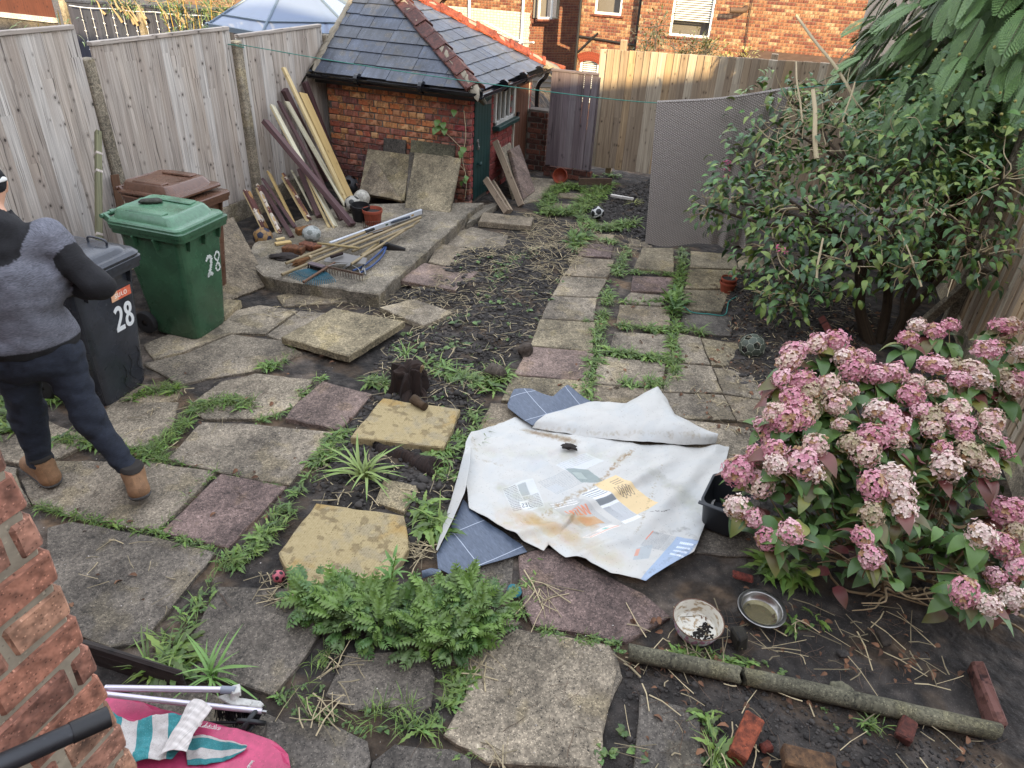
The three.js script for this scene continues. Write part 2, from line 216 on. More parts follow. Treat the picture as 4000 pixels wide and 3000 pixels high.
const MT = {
  slab: [0xd2c8b8, 0xc2b9ac, 0x9c9690, 0xc4b8a6].map((c) => cm(c)), slabY: [0xd8ccae, 0xc8bea6].map((c) => cm(c)), slabP: [0xb8a4a0, 0xac9796].map((c) => cm(c)), slabD: cm(0x8a8683), conc: cm(0xbdb6aa), concPost: cm(0xded6c6), edging: cm(0x8f8f7d),
  yellowStone: mat(0xc6c0b4, { roughness: .9, bumpMap: T.concB, bumpScale: .002, map: tex(512, 512, .62, .62, (u, v) => { const a = fbm(u, v, 3, 4, 3), b = fbm(u, v, 8, 4, 12), rl = Math.sin(u * 2 * PI * 46 + fbm(u, v, 4, 2, 6) * 5) * .02; let c = mix3([.80, .74, .58], [.78, .66, .42], sst(.44, .66, a)); c = mix3(c, [.62, .61, .59], sst(.5, .75, b) * .35); c = mix3(c, [.42, .36, .26], sst(.58, .72, fbm(u, v, 12, 4, 90)) * .4); const s = spk(u, v, 150, 4) > .985 ? -.3 : 0; return c.map((q) => q + rl + s + (fbm(u, v, 60, 2, 2) - .5) * .1); }) }),
  soil: mat(0xffffff, { vertexColors: true, map: T.soil, bumpMap: T.soilB, bumpScale: .02, roughness: 1 }),
  clod: mat(0x2c2723, { roughness: 1 }), mortar: mat(0xa59a86, { map: T.grime, bumpMap: T.brickB, bumpScale: .003, roughness: 1 }), mortarD: mat(0x7a7268, { map: T.grime, bumpMap: T.brickB, bumpScale: .003, roughness: 1 }),
  wgrey: [0xffffff, 0xf2ece6, 0xe4ded9].map((c) => mat(c, { map: T.wgrey, bumpMap: T.wB, bumpScale: .002, roughness: .85 })),
  wold: [0xffffff, 0xe6dee2, 0xd2c9cc].map((c) => mat(c, { map: T.wold, bumpMap: T.wB, bumpScale: .003, roughness: .85 })),
  wtan: [0xffffff, 0xeadfd4, 0xd8cfc8, 0xf3e2cc].map((c) => mat(c, { map: T.wtan, bumpMap: T.wB, bumpScale: .002, roughness: .85 })),
  wnew: [0xffffff, 0xf4ead6].map((c) => mat(c, { map: T.wnew, bumpMap: T.wB, bumpScale: .001, roughness: .7 })), wpale: mat(0xffffff, { map: T.wpale, bumpMap: T.wB, bumpScale: .001, roughness: .75 }),
  wbrn: [0xffffff, 0xe2d6d6].map((c) => mat(c, { map: T.wbrn, bumpMap: T.wB, bumpScale: .001, roughness: .6 })), peel: mat(0xffffff, { map: T.peel, bumpMap: T.brickB, bumpScale: .002 }), handle: mat(0xb9ab97, { map: T.wpale, roughness: .7 }),
  slate: [0xffffff, 0xe4e8f0, 0xd2d4da, 0xf4efe8].map((c) => mat(c, { map: T.slate, bumpMap: T.slateB, bumpScale: .003, roughness: .42 })),
  ridge: [0x7d4a3c, 0x6f4238, 0x84503f].map((c) => mat(c, { map: T.brick, bumpMap: T.brickB, bumpScale: .002, roughness: .7 })),
  blackPl: mat(0x15161a, { roughness: .3, roughnessMap: T.grimeR }), steel: mat(0x9a9a98, { metalness: .9, roughness: .35 }), iron: mat(0x2b2928, { roughness: .55, metalness: .4 }), rusty: mat(0x6d5747, { map: T.grime, roughness: .75, metalness: .3 }),
  white: mat(0xdcdad2, { map: T.grime, roughness: .55 }), glass: new THREE.MeshPhysicalMaterial({ color: 0xffffff, roughness: .03, transmission: 1, thickness: 0, ior: 1.5 }),
  bark: mat(0x6b5c4c, { map: T.wtan, bumpMap: T.brickB, bumpScale: .006, roughness: 1 }), twig: mat(0x9b8768, { roughness: .9 }), twigPale: mat(0xb8a888, { roughness: .9 }),
};
const bm = (c, m = T.brick, o = {}) => mat(c, { map: m, bumpMap: T.brickB, bumpScale: .003, roughness: .9, ...o });
const darkBrick = [0x7a4e40, 0x694338, 0x865443, 0x5a3f36].map((c) => bm(c)), redBrick = [0x9a4a38, 0xa9523a, 0x8a4234, 0xb05c40].map((c) => bm(c)), orangeFl = [0xd09a68, 0xc48e68, 0xd8a878, 0xba8060].map((c) => bm(c, T.flake)), redFl = [0xae7462, 0xa26a5c, 0xb47c66, 0x92645c].map((c) => bm(c, T.flake)), purpleFl = [0x866462, 0x765a5a, 0x926c62, 0xa07260].map((c) => bm(c, T.flake)), painted = [0x9c4a44, 0xa5524a, 0x94443e].map((c) => bm(c, T.grime)), maroon = [0x8f4446, 0x9a4e4c].map((c) => bm(c, T.flake));
const leafM = (o = {}) => new THREE.MeshPhysicalMaterial({ color: 0xffffff, vertexColors: true, roughness: .5, transmission: .18, thickness: 0, side: THREE.DoubleSide, ...o });

// bricks laid along +x from the origin of a parent group, face at z = 0 looking to +z
const brickGeo = {};
function bricks(parent, L, H, o) {
  const { bw = .22, bh = .07, jt = .01, dp = .06, tone, holes = [], max = 300, name = 'brick', bond = 1, y0 = 0, rest = true, seed = 5, proud = .003, bev = .006, jit = .003 } = o, r = RNG(seed), list = [];
  const rows = Math.floor(H / (bh + jt));
  for (let j = 0; j < rows; j++) {
    const head = bond === 2 ? j % 2 : j % 4 === 3, w = head ? (bw - jt) / 2 : bw, off = head ? -w * .45 : (j % 2) * (bw + jt) / 2; let x = -off;
    while (x < L - .01) { const a = Math.max(0, x), b = Math.min(L, x + w); if (b - a > .03) { const y = y0 + j * (bh + jt); if (!holes.some(([p, q, s, t]) => b > p + .002 && a < q - .002 && y + bh > s + .01 && y < t - .01)) list.push([a, b, y, j]); else for (const [p, q, s, t] of holes) if (y + bh > s + .01 && y < t - .01) { if (a < p && b > p && p - a > .03) list.push([a, p, y, j]); if (b > q && a < q && b - q > .03) list.push([q, b, y, j]); } } x += w + jt; }
  }
  const inst = {}, ms = []; let n = 0;
  for (const [a, b, y, j] of list) {
    const w = Math.round((b - a) * 100) / 100, v = Math.floor(r() * 3), k = `${w}|${bh}|${dp}|${v}|${bev}`; if (!brickGeo[k]) brickGeo[k] = boxUV(chamfer(1 * w, bh, dp, bev, jit, RNG(w * 1000 + v)), v * .37 + w, v * .21);
    const pos = [(a + b) / 2, y + bh / 2, -dp / 2 + rr(-proud, proud, r)], m = tone((a + b) / 2, y, r);
    if (n < max) { part(name, brickGeo[k], m, parent, pos); n++; } else { const q = `${v}|${ms.indexOf(m) < 0 ? ms.push(m) - 1 : ms.indexOf(m)}`; (inst[q] ??= []).push([pos, w, v]); }
  }
  if (rest) { const all = {}; for (const [q, l] of Object.entries(inst)) { const m = ms[+q.split('|')[1]]; (all[ms.indexOf(m)] ??= []).push(...l); }
    for (const [i, l] of Object.entries(all)) { const im = sh(new THREE.InstancedMesh(boxUV(chamfer(1, bh, dp, bev)), ms[i], l.length)); l.forEach(([p, w], k) => im.setMatrixAt(k, XF(...p, 0, [w, 1, 1]))); im.name = 'brickwork'; im.userData.kind = 'stuff'; parent.add(im); } }
  return list.length;
}

// ---------- ground ----------
const bedMain = [[-3.143,-5.385],[-3.217,-7.085],[-2.419,-7.502],[-2.017,-8.301],[-1.747,-7.668],[-1.739,-6.997],[-1.682,-5.911],[-1.652,-5.299],[-1.686,-4.93],[-1.74,-4.539],[-1.653,-4.018],[-1.896,-3.908],[-2.631,-4.128],[-2.755,-4.775],[-2.526,-5.687]];
const bedFar = [[-2.193,-9.882],[-1.594,-11.275],[-1.034,-8.223],[-1.55,-8.549]];
const bedRight = [[-.342,-7.545],[.405,-8.598],[1.561,-7.295],[1.042,-6.108],[.226,-5.271],[-.06,-5.594],[.002,-6.543]];
const bedFront = [[-.118,-2.38],[.325,-2.498],[1.591,-2.579],[1.541,-2.311],[.03,-1.71]];
const bedStump = [[-2.441,-3.383],[-2.521,-4.178],[-1.74,-4.539],[-1.485,-3.81],[-1.417,-3.093],[-1.382,-2.626],[-2.054,-2.715],[-2.29,-2.847]];
const patioP = [[-5.338,-2.866],[-4.876,-3.911],[-4.174,-4.86],[-3.207,-4.905],[-3.132,-4.204],[-2.501,-3.608],[-2.314,-2.075],[-2.244,-1.494],[-2.787,-1.328]], pathP = [[-1.478,-3.466],[-1.975,-7.747],[-.704,-8.41],[.247,-4.848],[.476,-3.37],[-.275,-2.083],[-1.181,-1.714]];
const edgeIn = (x, z, P, w) => { let d = 1e9; for (let i = 0; i < P.length; i++) { const a = P[i], b = P[(i + 1) % P.length], t = clamp(((x - a[0]) * (b[0] - a[0]) + (z - a[1]) * (b[1] - a[1])) / ((b[0] - a[0]) ** 2 + (b[1] - a[1]) ** 2)); d = Math.min(d, Math.hypot(x - lerp(a[0], b[0], t), z - lerp(a[1], b[1], t))); } return inPoly(x, z, P) ? sst(0, w, d) : 0; };
function groundY(x, z) {
  let y = -.028 + (wn(x, z, 1.3, 3) - .5) * .02 + (wn(x, z, 9, 7) - .5) * .012;
  if (z > -11.6 && z < 0 && x > -6.2 && x < 3.5) {
    const lump = (wn(x, z, 5, 11, 4) - .3);
    y += edgeIn(x, z, bedMain, .3) * (.05 + lump * .12) + edgeIn(x, z, bedFar, .5) * (.07 + lump * .2) + edgeIn(x, z, bedRight, .3) * (.045 + lump * .06) + edgeIn(x, z, bedFront, .2) * (lump * .06) + edgeIn(x, z, bedStump, .2) * (.03 + lump * .07);
  }
  if (z < -11.4) y = lerp(y, -1.75, sst(-11.4, -14.5, z)); if (x < -6) y = lerp(y, -.5, sst(-6, -7.5, x));
  return y;
}
{
  const ax = (parts) => { const a = []; for (const [s, e, n] of parts) for (let i = 0; i < n; i++) a.push(lerp(s, e, i / n)); a.push(parts[parts.length - 1][1]); return a; };
  const xs = ax([[-180, -20, 10], [-20, -6.2, 20], [-6.2, 3.4, 240], [3.4, 20, 20], [20, 180, 10]]), zs = ax([[-260, -40, 10], [-40, -11.6, 36], [-11.6, 0, 290], [0, 6, 10], [6, 120, 8]]);
  const p = [], ix = [], nx = xs.length, nz = zs.length; for (const z of zs) for (const x of xs) p.push(x, groundY(x, z), z);
  for (let j = 0; j < nz - 1; j++) for (let i = 0; i < nx - 1; i++) { const a = j * nx + i; ix.push(a, a + nx, a + 1, a + 1, a + nx, a + nx + 1); }
  const g = new THREE.BufferGeometry(); g.setAttribute('position', new THREE.Float32BufferAttribute(p, 3)); g.setIndex(ix); g.computeVertexNormals(); uvOf(g, (x, y, z) => [x, z]); { const c = []; for (const z of zs) for (const x of xs) { const d = inPoly(x, z, patioP) || inPoly(x, z, pathP) ? .35 + .9 * sst(.35, .65, wn(x, z, 6, 21)) : 0, far = z < -11.3 || x < -6.2 ? .6 : 0, k = 1 + d + far; c.push(k, k * (1 - d * .05), k * (1 - d * .12)); } g.setAttribute('color', new THREE.Float32BufferAttribute(c, 3)); }
  struct('ground', g, MT.soil);
}
// paving: every flag is its own piece of the pavement
const paving = struct('pavement'), flags = [];
function flag(P, m, top = 0, o = {}) { flags.push(P); const c = P.reduce((s, q) => [s[0] + q[0] / P.length, s[1] + q[1] / P.length], [0, 0]), r = RNG(flags.length * 13), tx = rr(-.012, .012, r), tz = rr(-.012, .012, r); return part('paving_slab', slabG(P, top, .05, .006, { seed: flags.length, tilt: (x, z) => (x - c[0]) * tx + (z - c[1]) * tz, ...o }), m, paving); }
const S = MT.slab, SY = MT.slabY, SP = MT.slabP;
for (const [P, m, t] of [
  // right-hand path, far to near: left column
  [[[-1.832,-7.924],[-1.495,-8.006],[-1.437,-7.603],[-1.798,-7.487]], SP[1]], [[[-1.802,-7.445],[-1.38,-7.558],[-1.338,-7.017],[-1.787,-6.867]], S[3]], [[[-1.786,-6.837],[-1.332,-6.99],[-1.308,-6.492],[-1.737,-6.317]], S[0]], [[[-1.742,-6.287],[-1.308,-6.456],[-1.209,-5.955],[-1.678,-5.776]], S[1]], [[[-1.682,-5.75],[-1.185,-5.927],[-1.071,-5.367],[-1.599,-5.226]], SY[1]], [[[-1.598,-5.206],[-1.049,-5.357],[-.965,-4.87],[-1.568,-4.706]], SP[0]], [[[-1.566,-4.683],[-.957,-4.854],[-.926,-4.444],[-1.519,-4.304]], SY[1]],
  // middle column
  [[[-1.167,-8.114],[-.82,-8.258],[-.692,-7.498],[-1.13,-7.425]], SY[1]], [[[-1.094,-7.201],[-.665,-7.355],[-.611,-6.942],[-1.029,-6.791]], SP[1]], [[[-1.022,-6.757],[-.667,-6.831],[-.67,-6.571],[-1.06,-6.45]], S[0]], [[[-1.062,-6.414],[-.582,-6.575],[-.51,-6.136],[-.997,-5.967]], S[3]], [[[-.973,-5.808],[-.488,-5.984],[-.404,-5.57],[-.929,-5.433]], S[1]], [[[-.981,-5.3],[-.432,-5.427],[-.388,-5.007],[-.922,-4.853]], S[0]], [[[-.922,-4.83],[-.377,-4.984],[-.334,-4.586],[-.911,-4.438]], S[3]],
  // right column
  [[[-.618,-8.264],[-.114,-8.39],[-.038,-7.925],[-.552,-7.73]], SY[1]], [[[-.553,-7.696],[-.032,-7.895],[.025,-7.39],[-.519,-7.106]], SY[0]], [[[-.529,-7.077],[-.067,-7.277],[-.093,-6.708],[-.453,-6.592]], SY[1]], [[[-.459,-6.546],[.025,-6.648],[.049,-6.215],[-.405,-6.08]], MT.slabD], [[[-.412,-6.054],[-.218,-6.05],[-.07,-5.58],[-.391,-5.488]], S[0]], [[[-.205,-6.042],[.119,-6.091],[.24,-5.677],[-.058,-5.58]], SY[1]], [[[-.398,-5.459],[-.052,-5.551],[.082,-5.144],[-.374,-4.968]], S[0]], [[[-.038,-5.532],[.26,-5.602],[.423,-5.184],[.093,-5.143]], S[1]],
  [[[-.376,-4.945],[.088,-5.119],[.218,-4.785],[-.343,-4.567]], S[1]], [[[.098,-5.118],[.429,-5.165],[.565,-4.844],[.231,-4.786]], S[3]], [[[-.102,-8.391],[.21,-8.462],[.272,-8.038],[-.028,-7.93]], SY[1]],
  [[[-1.579,-4.229],[-.652,-4.476],[-.653,-3.914],[-1.479,-3.549]], S[3]], [[[-.623,-4.509],[-.186,-4.652],[-.067,-4.088],[-.623,-3.927]], S[1]], [[[-.154,-4.633],[.326,-4.716],[.459,-4.154],[-.033,-4.075]], S[0]],
  // far end
  [[[-2.728,-9.747],[-2.358,-9.881],[-2.307,-9.638],[-2.679,-9.519]], S[3], -.01], [[[-2.671,-9.193],[-2.28,-9.325],[-2.23,-9.009],[-2.658,-8.823]], S[3]], [[[-1.998,-8.706],[-1.662,-8.828],[-1.637,-8.666],[-1.977,-8.542]], S[1], -.02], [[[-1.83,-8.34],[-1.59,-8.426],[-1.538,-8.097],[-1.848,-7.986]], S[3], -.02], [[[-1.391,-8.383],[-1.109,-8.465],[-1.065,-8.23],[-1.328,-8.093]], S[3], -.02], [[[-3.355,-10.268],[-2.941,-10.352],[-2.838,-9.96],[-2.857,-9.261],[-3.016,-9.002],[-3.217,-9.792]], S[0], -.01], [[[-2.941,-10.352],[-2.73,-10.35],[-2.701,-9.894],[-2.838,-9.96]], S[3], -.02],
  // between the concrete pad and the bed
  [[[-3.334,-7.014],[-2.647,-7.072],[-2.637,-6.477],[-3.204,-6.47]], S[3], .03], [[[-3.208,-6.382],[-2.596,-6.416],[-2.615,-5.879],[-3.244,-5.854]], SP[0], .055], [[[-3.343,-7.262],[-3.351,-7.859],[-2.764,-7.779],[-2.628,-7.234],[-3.315,-7.124]], S[1], -.02], [[[-3.124,-5.267],[-2.917,-5.578],[-2.456,-5.467],[-2.592,-5.114]], S[0], .03], [[[-4.178,-5.126],[-3.999,-5.396],[-3.401,-5.369],[-3.983,-4.964]], S[3], -.01], [[[-3.764,-4.414],[-3.782,-4.94],[-3.4,-5.02],[-3.541,-4.389]], S[1]],
  [[[-4.454,-4.462],[-4.186,-4.881],[-3.805,-4.929],[-3.785,-4.427],[-4.101,-4.29]], S[0]], [[[-2.902,-4.282],[-2.709,-4.94],[-2.463,-4.942],[-2.408,-4.589],[-2.622,-4.338]], S[1], -.03],
  // patio on the left
  [[[-4.563,-3.843],[-4.455,-4.326],[-4.057,-4.77],[-3.789,-4.924],[-3.82,-4.489],[-4.055,-4.323],[-4.183,-3.892],[-4.318,-3.697]], S[0]], [[[-4.33,-3.601],[-4.153,-3.858],[-4.025,-4.296],[-3.587,-4.38],[-3.312,-4.287],[-3.43,-3.932],[-3.746,-3.621],[-3.863,-3.476]], S[1]], [[[-3.606,-3.283],[-3.606,-3.635],[-3.438,-3.845],[-2.98,-3.952],[-2.893,-3.578],[-3.041,-3.346],[-3.388,-3.189]], S[0]], [[[-2.893,-3.957],[-2.452,-3.957],[-2.426,-3.454],[-2.853,-3.409],[-2.896,-3.592]], SP[0], .01], [[[-3.868,-2.707],[-4.134,-3.08],[-3.696,-3.28],[-3.518,-3.016],[-3.485,-2.731]], S[0]], [[[-3.283,-2.72],[-3.368,-3.14],[-3.015,-3.283],[-2.457,-3.418],[-2.408,-2.82],[-2.875,-2.745]], S[1]], [[[-3.951,-2.2],[-3.911,-2.424],[-3.394,-2.652],[-2.906,-2.731],[-2.847,-2.178],[-2.976,-2.138],[-3.334,-2.077],[-3.697,-2.069]], S[1]], [[[-2.866,-2.734],[-2.41,-2.805],[-2.396,-2.222],[-2.832,-2.169]], SP[1]], [[[-3.433,-1.945],[-3.355,-2.037],[-2.841,-2.126],[-2.435,-2.165],[-2.359,-1.542],[-2.484,-1.464],[-2.896,-1.452]], S[2]], [[[-4.9,-2.624],[-4.877,-2.854],[-4.325,-2.733],[-3.863,-2.688],[-3.936,-2.432],[-4.093,-2.305],[-4.42,-2.258]], S[0]], [[[-4.435,-2.212],[-4.072,-2.276],[-3.961,-2.196],[-3.706,-2.065],[-3.823,-1.854]], S[1]], [[[-4.164,-2.992],[-4.103,-3.366],[-3.816,-3.478],[-3.729,-3.301],[-3.958,-2.907]], S[3]],
  // foreground
  [[[-2.26,-1.972],[-1.867,-2.12],[-1.586,-1.911],[-1.583,-1.71],[-1.595,-1.545],[-2.107,-1.495]], S[2]], [[[-1.406,-1.871],[-1.053,-2.038],[-.949,-1.921],[-.897,-1.775],[-.961,-1.675],[-1.037,-1.718],[-1.215,-1.618],[-1.375,-1.638],[-1.395,-1.759]], S[2], -.01], [[[-.865,-2.061],[-.679,-2.329],[-.203,-2.422],[-.135,-2.285],[-.118,-1.934],[-.085,-1.77],[-.558,-1.621],[-.781,-1.658],[-.77,-1.884]], S[0]], [[[-.841,-2.812],[-.715,-2.946],[-.11,-2.821],[.061,-2.721],[-.135,-2.465],[-.608,-2.379],[-.703,-2.503]], SP[1]], [[[-1.386,-2.036],[-.785,-2.406],[-.672,-2.392],[-.876,-2.024],[-.947,-2.016],[-1.021,-2.051]], S[1], -.02], [[[-1.54,-1.422],[-1.377,-1.488],[-1.228,-1.522],[-1.081,-1.511],[-1.02,-1.436],[-1.012,-1.336],[-1.41,-1.177]], MT.slabD], [[[-1.014,-1.438],[-.961,-1.543],[-.849,-1.571],[-.729,-1.619],[-.636,-1.614],[-.576,-1.51],[-.986,-1.346]], MT.slabD], [[[-2.271,-1.27],[-2.025,-1.435],[-1.61,-1.464],[-1.398,-1.442],[-1.514,-1.337],[-1.989,-1.146],[-2.238,-1.137]], S[2], -.01], [[[-1.323,-2.647],[-.892,-2.953],[-.765,-2.924],[-.866,-2.801],[-.784,-2.504],[-1.04,-2.466]], S[2], -.02],
  [[[-.001,-2.194],[.272,-2.21],[.33,-1.938],[.05,-1.794]], MT.slabD, .0], [[[.089,-4.39],[.412,-4.414],[.502,-3.381],[.11,-3.256]], S[2], -.02], [[[-.438,-2.236],[-.17,-2.405],[-.102,-2.261],[-.138,-1.987],[-.418,-2.024]], S[1], -.01],
]) flag(P, m, t);
// clods of earth, grit and crumbs over the beds
{
  const g = [0, 1, 2].map((s) => rough(new THREE.IcosahedronGeometry(1, 1), .5, 1.6, s)), ms = [[], [], []], cs = [[], [], []], r = RNG(91);
  const sow = (P, n, a, b) => inside(P, n, (x, z) => { const k = Math.floor(r() * 3), s = rr(a, b, r) * (r() < .08 ? 2 : 1), c = rr(.02, .065, r); ms[k].push(XF(x, groundY(x, z) + s * .2, z, r() * 6, [s, s * rr(.5, .9, r), s * rr(.7, 1.2, r)])); cs[k].push([c, c * .88, c * .78]); }, r);
  sow(bedMain, 7000, .004, .015); sow(bedFar, 2400, .006, .02); sow(bedRight, 2600, .005, .014); sow(bedFront, 1500, .002, .009); sow(bedStump, 1600, .005, .018);
  g.forEach((q, k) => stuff('soil_clods', 'dark crumbly clods of dug earth over the beds', 'earth', q, mat(0xffffff, { roughness: 1 }), ms[k], cs[k]));
}
// raised concrete pad in front of the outhouse
const PAD = .12, padP = [[-3.338,-8.394],[-3.36,-8.145],[-3.173,-5.341],[-3.953,-5.248],[-4.338,-5.212],[-4.827,-5.492],[-5.052,-6.038],[-5.027,-6.82],[-4.862,-7.456],[-4.129,-7.979]], pad = struct('concrete_pad', slabG(padP, PAD, .22, .012, { seed: 77, jit: .012, step: .07 }), MT.conc);
part('door_step', slabG([[-3.446,-8.374],[-3.285,-8.714],[-3.233,-8.656],[-3.269,-7.975],[-3.295,-7.728]], .05, .12, .01, { seed: 78 }), MT.conc, pad);

// ---------- fences ----------
function board(w, y0, y1, th, seed) { const r = RNG(seed); const g = chamfer(w, y1 - y0, th, .003, .003, r); g.translate(0, (y0 + y1) / 2, 0); return grainUV(g, 'y', r() * 9, r() * 9); }
const boardVar = {};
function fenceRun(o, n, pitch, w, y0, top, mats, opt = {}) {   // overlapping upright boards along local +x, face to +z
  const r = RNG(opt.seed ?? 3);
  for (let i = 0; i < n; i++) { const y1 = typeof top === 'function' ? top(i * pitch) : top, yb = y0 + rr(-.008, .008, r); const m = part('board', board(w + rr(-.006, .006, r), yb, y1 + rr(-.004, .004, r), opt.th ?? .016, i * 31 + (opt.seed ?? 3)), pick(mats, r), o, [(i + .5) * pitch, 0, (opt.alt ? (i % 2 ? 0 : -.018) : 0) + rr(-.003, .003, r)], [0, (opt.turn ?? .09) + rr(-.02, .02, r), rr(-.004, .004, r)]); }
}
const FX = -5.88;
for (const [z0, z1, top, label] of [[-3.15, -5.06, 2.22, 'tall grey close-board fence panel nearest the person'], [-5.2, -7.02, 2.075, 'grey close-board fence panel behind the wheelie bins'], [-7.16, -8.8, 1.985, 'grey close-board fence panel with timber leaning on it']]) {
  const o = thing('fence_panel', label, 'fence panel', [FX, 0, z0], PI / 2, 'close-board panels of the left fence'), L = z0 - z1, n = Math.round(L / .112);
  fenceRun(o, n, L / n, .128, .2, top - .035, MT.wgrey, { seed: Math.round(-z0 * 10), turn: -.15, th: .019 });
  part('capping_rail', grainUV(chamfer(L + .01, .035, .06, .004), 'x', z0), MT.wgrey[2], o, [L / 2, top - .015, 0]);
  part('gravel_board', boxUV(chamfer(L, .26, .045, .006)), MT.concPost, o, [L / 2, .07, -.005]);
  for (const y of [.45, 1.1, 1.75]) part('back_rail', grainUV(chamfer(L, .07, .035, .003), 'x', y), MT.wgrey[1], o, [L / 2, y, -.045]);
}
for (const [z, top, label] of [[-5.13, 1.95, 'short concrete fence post behind the brown wheelie bin'], [-7.09, 1.93, 'concrete fence post with the washing line tied round it'], [-8.87, 1.86, 'pale concrete fence post next to the outhouse wall']]) {
  const g = chamfer(.1, top + .3, .115, .012, .004, RNG(4)); g.translate(0, (top - .3) / 2, 0); solo('concrete_post', label, 'fence post', boxUV(g, z), MT.concPost, [FX + .03, 0, z], [0, 0, z === -5.13 ? .02 : 0], 'concrete posts of the left fence');
}
{ // lapped fence at the end of the garden and the gate beside it
  const o = thing('close_board_fence', 'tall close-board fence at the end of the garden, sunlit along its top', 'fence', [-2.62, 0, -11]), top = (x) => 1.77 + x * .03;
  fenceRun(o, 46, .107, .122, .1, top, MT.wtan, { seed: 51, th: .02, turn: .17 });
  for (const y of [.4, 1.05, 1.6]) part('back_rail', grainUV(chamfer(4.95, .08, .05, .003), 'x', y), MT.wtan[2], o, [2.46, y, -.07]);
  for (const x of [.3, 2.4, 4.6]) part('post', boxUV(chamfer(.09, 2, .09, .005)), MT.wtan[1], o, [x, .9, -.14]);
  const gt = thing('wooden_gate', 'dark weathered plank gate between the outhouse and the lapped fence', 'gate', [-3.17, 0, -10.47]);
  fenceRun(gt, 7, .098, .096, .16, 1.485, MT.wold, { seed: 61, turn: 0, th: .022 }); part('top_rail', grainUV(chamfer(.7, .03, .05, .004), 'x'), MT.wold[2], gt, [.34, 1.5, 0]);
  for (const y of [.35, 1.25]) part('cross_rail', grainUV(chamfer(.68, .09, .03, .003), 'x', y), MT.wold[1], gt, [.34, y, -.03]);
  for (const x of [.02, .66]) part('gate_post', grainUV(chamfer(.07, 1.5, .07, .004), 'y', x), MT.wold[2], gt, [x, .7, -.08]);
  const pl = thing('brick_plinth', 'low dark red brick plinth under the gate', 'wall', [-3.2, -.1, -10.5]); bricks(pl, .75, .24, { tone: (x, y, r) => pick(darkBrick, r), dp: .1, seed: 8 }); part('mortar_core', boxUV(chamfer(.75, .22, .09, .004)), MT.mortarD, pl, [.375, .11, -.056]);
}
{ // fence on the right, mostly behind the shrub
  const o = thing('shaded_fence', 'shaded close-board fence behind the big shrub on the right', 'fence', [2.1, 0, -10.9], -PI / 2);
  fenceRun(o, 62, .108, .122, .12, 1.8, MT.wtan, { seed: 71, turn: -.1 }); for (const y of [.4, 1.1, 1.6]) part('back_rail', grainUV(chamfer(6.7, .08, .05, .003), 'x', y), MT.wtan[2], o, [3.35, y, -.05]);
  part('gravel_board', boxUV(chamfer(6.7, .24, .045, .006)), MT.concPost, o, [3.35, .02, -.004]);
  for (const [z, l] of [[-7.42, 'grey concrete post of the shaded fence behind the shrub'], [-9.3, 'concrete post of the shaded fence under the conifer']]) { const g = chamfer(.1, 2.1, .11, .01); g.translate(0, .85, 0); solo('concrete_post', l, 'fence post', boxUV(g), MT.concPost, [2.04, 0, z], undefined, 'concrete posts of the right fence'); }
  const s = chamfer(.09, .9, .06, .006); solo('concrete_strut', 'pale concrete strut leaning on the shaded fence by the shrub', 'strut', boxUV(s), MT.concPost, [1.86, .36, -7.05], [.25, .3, -.35]);
}

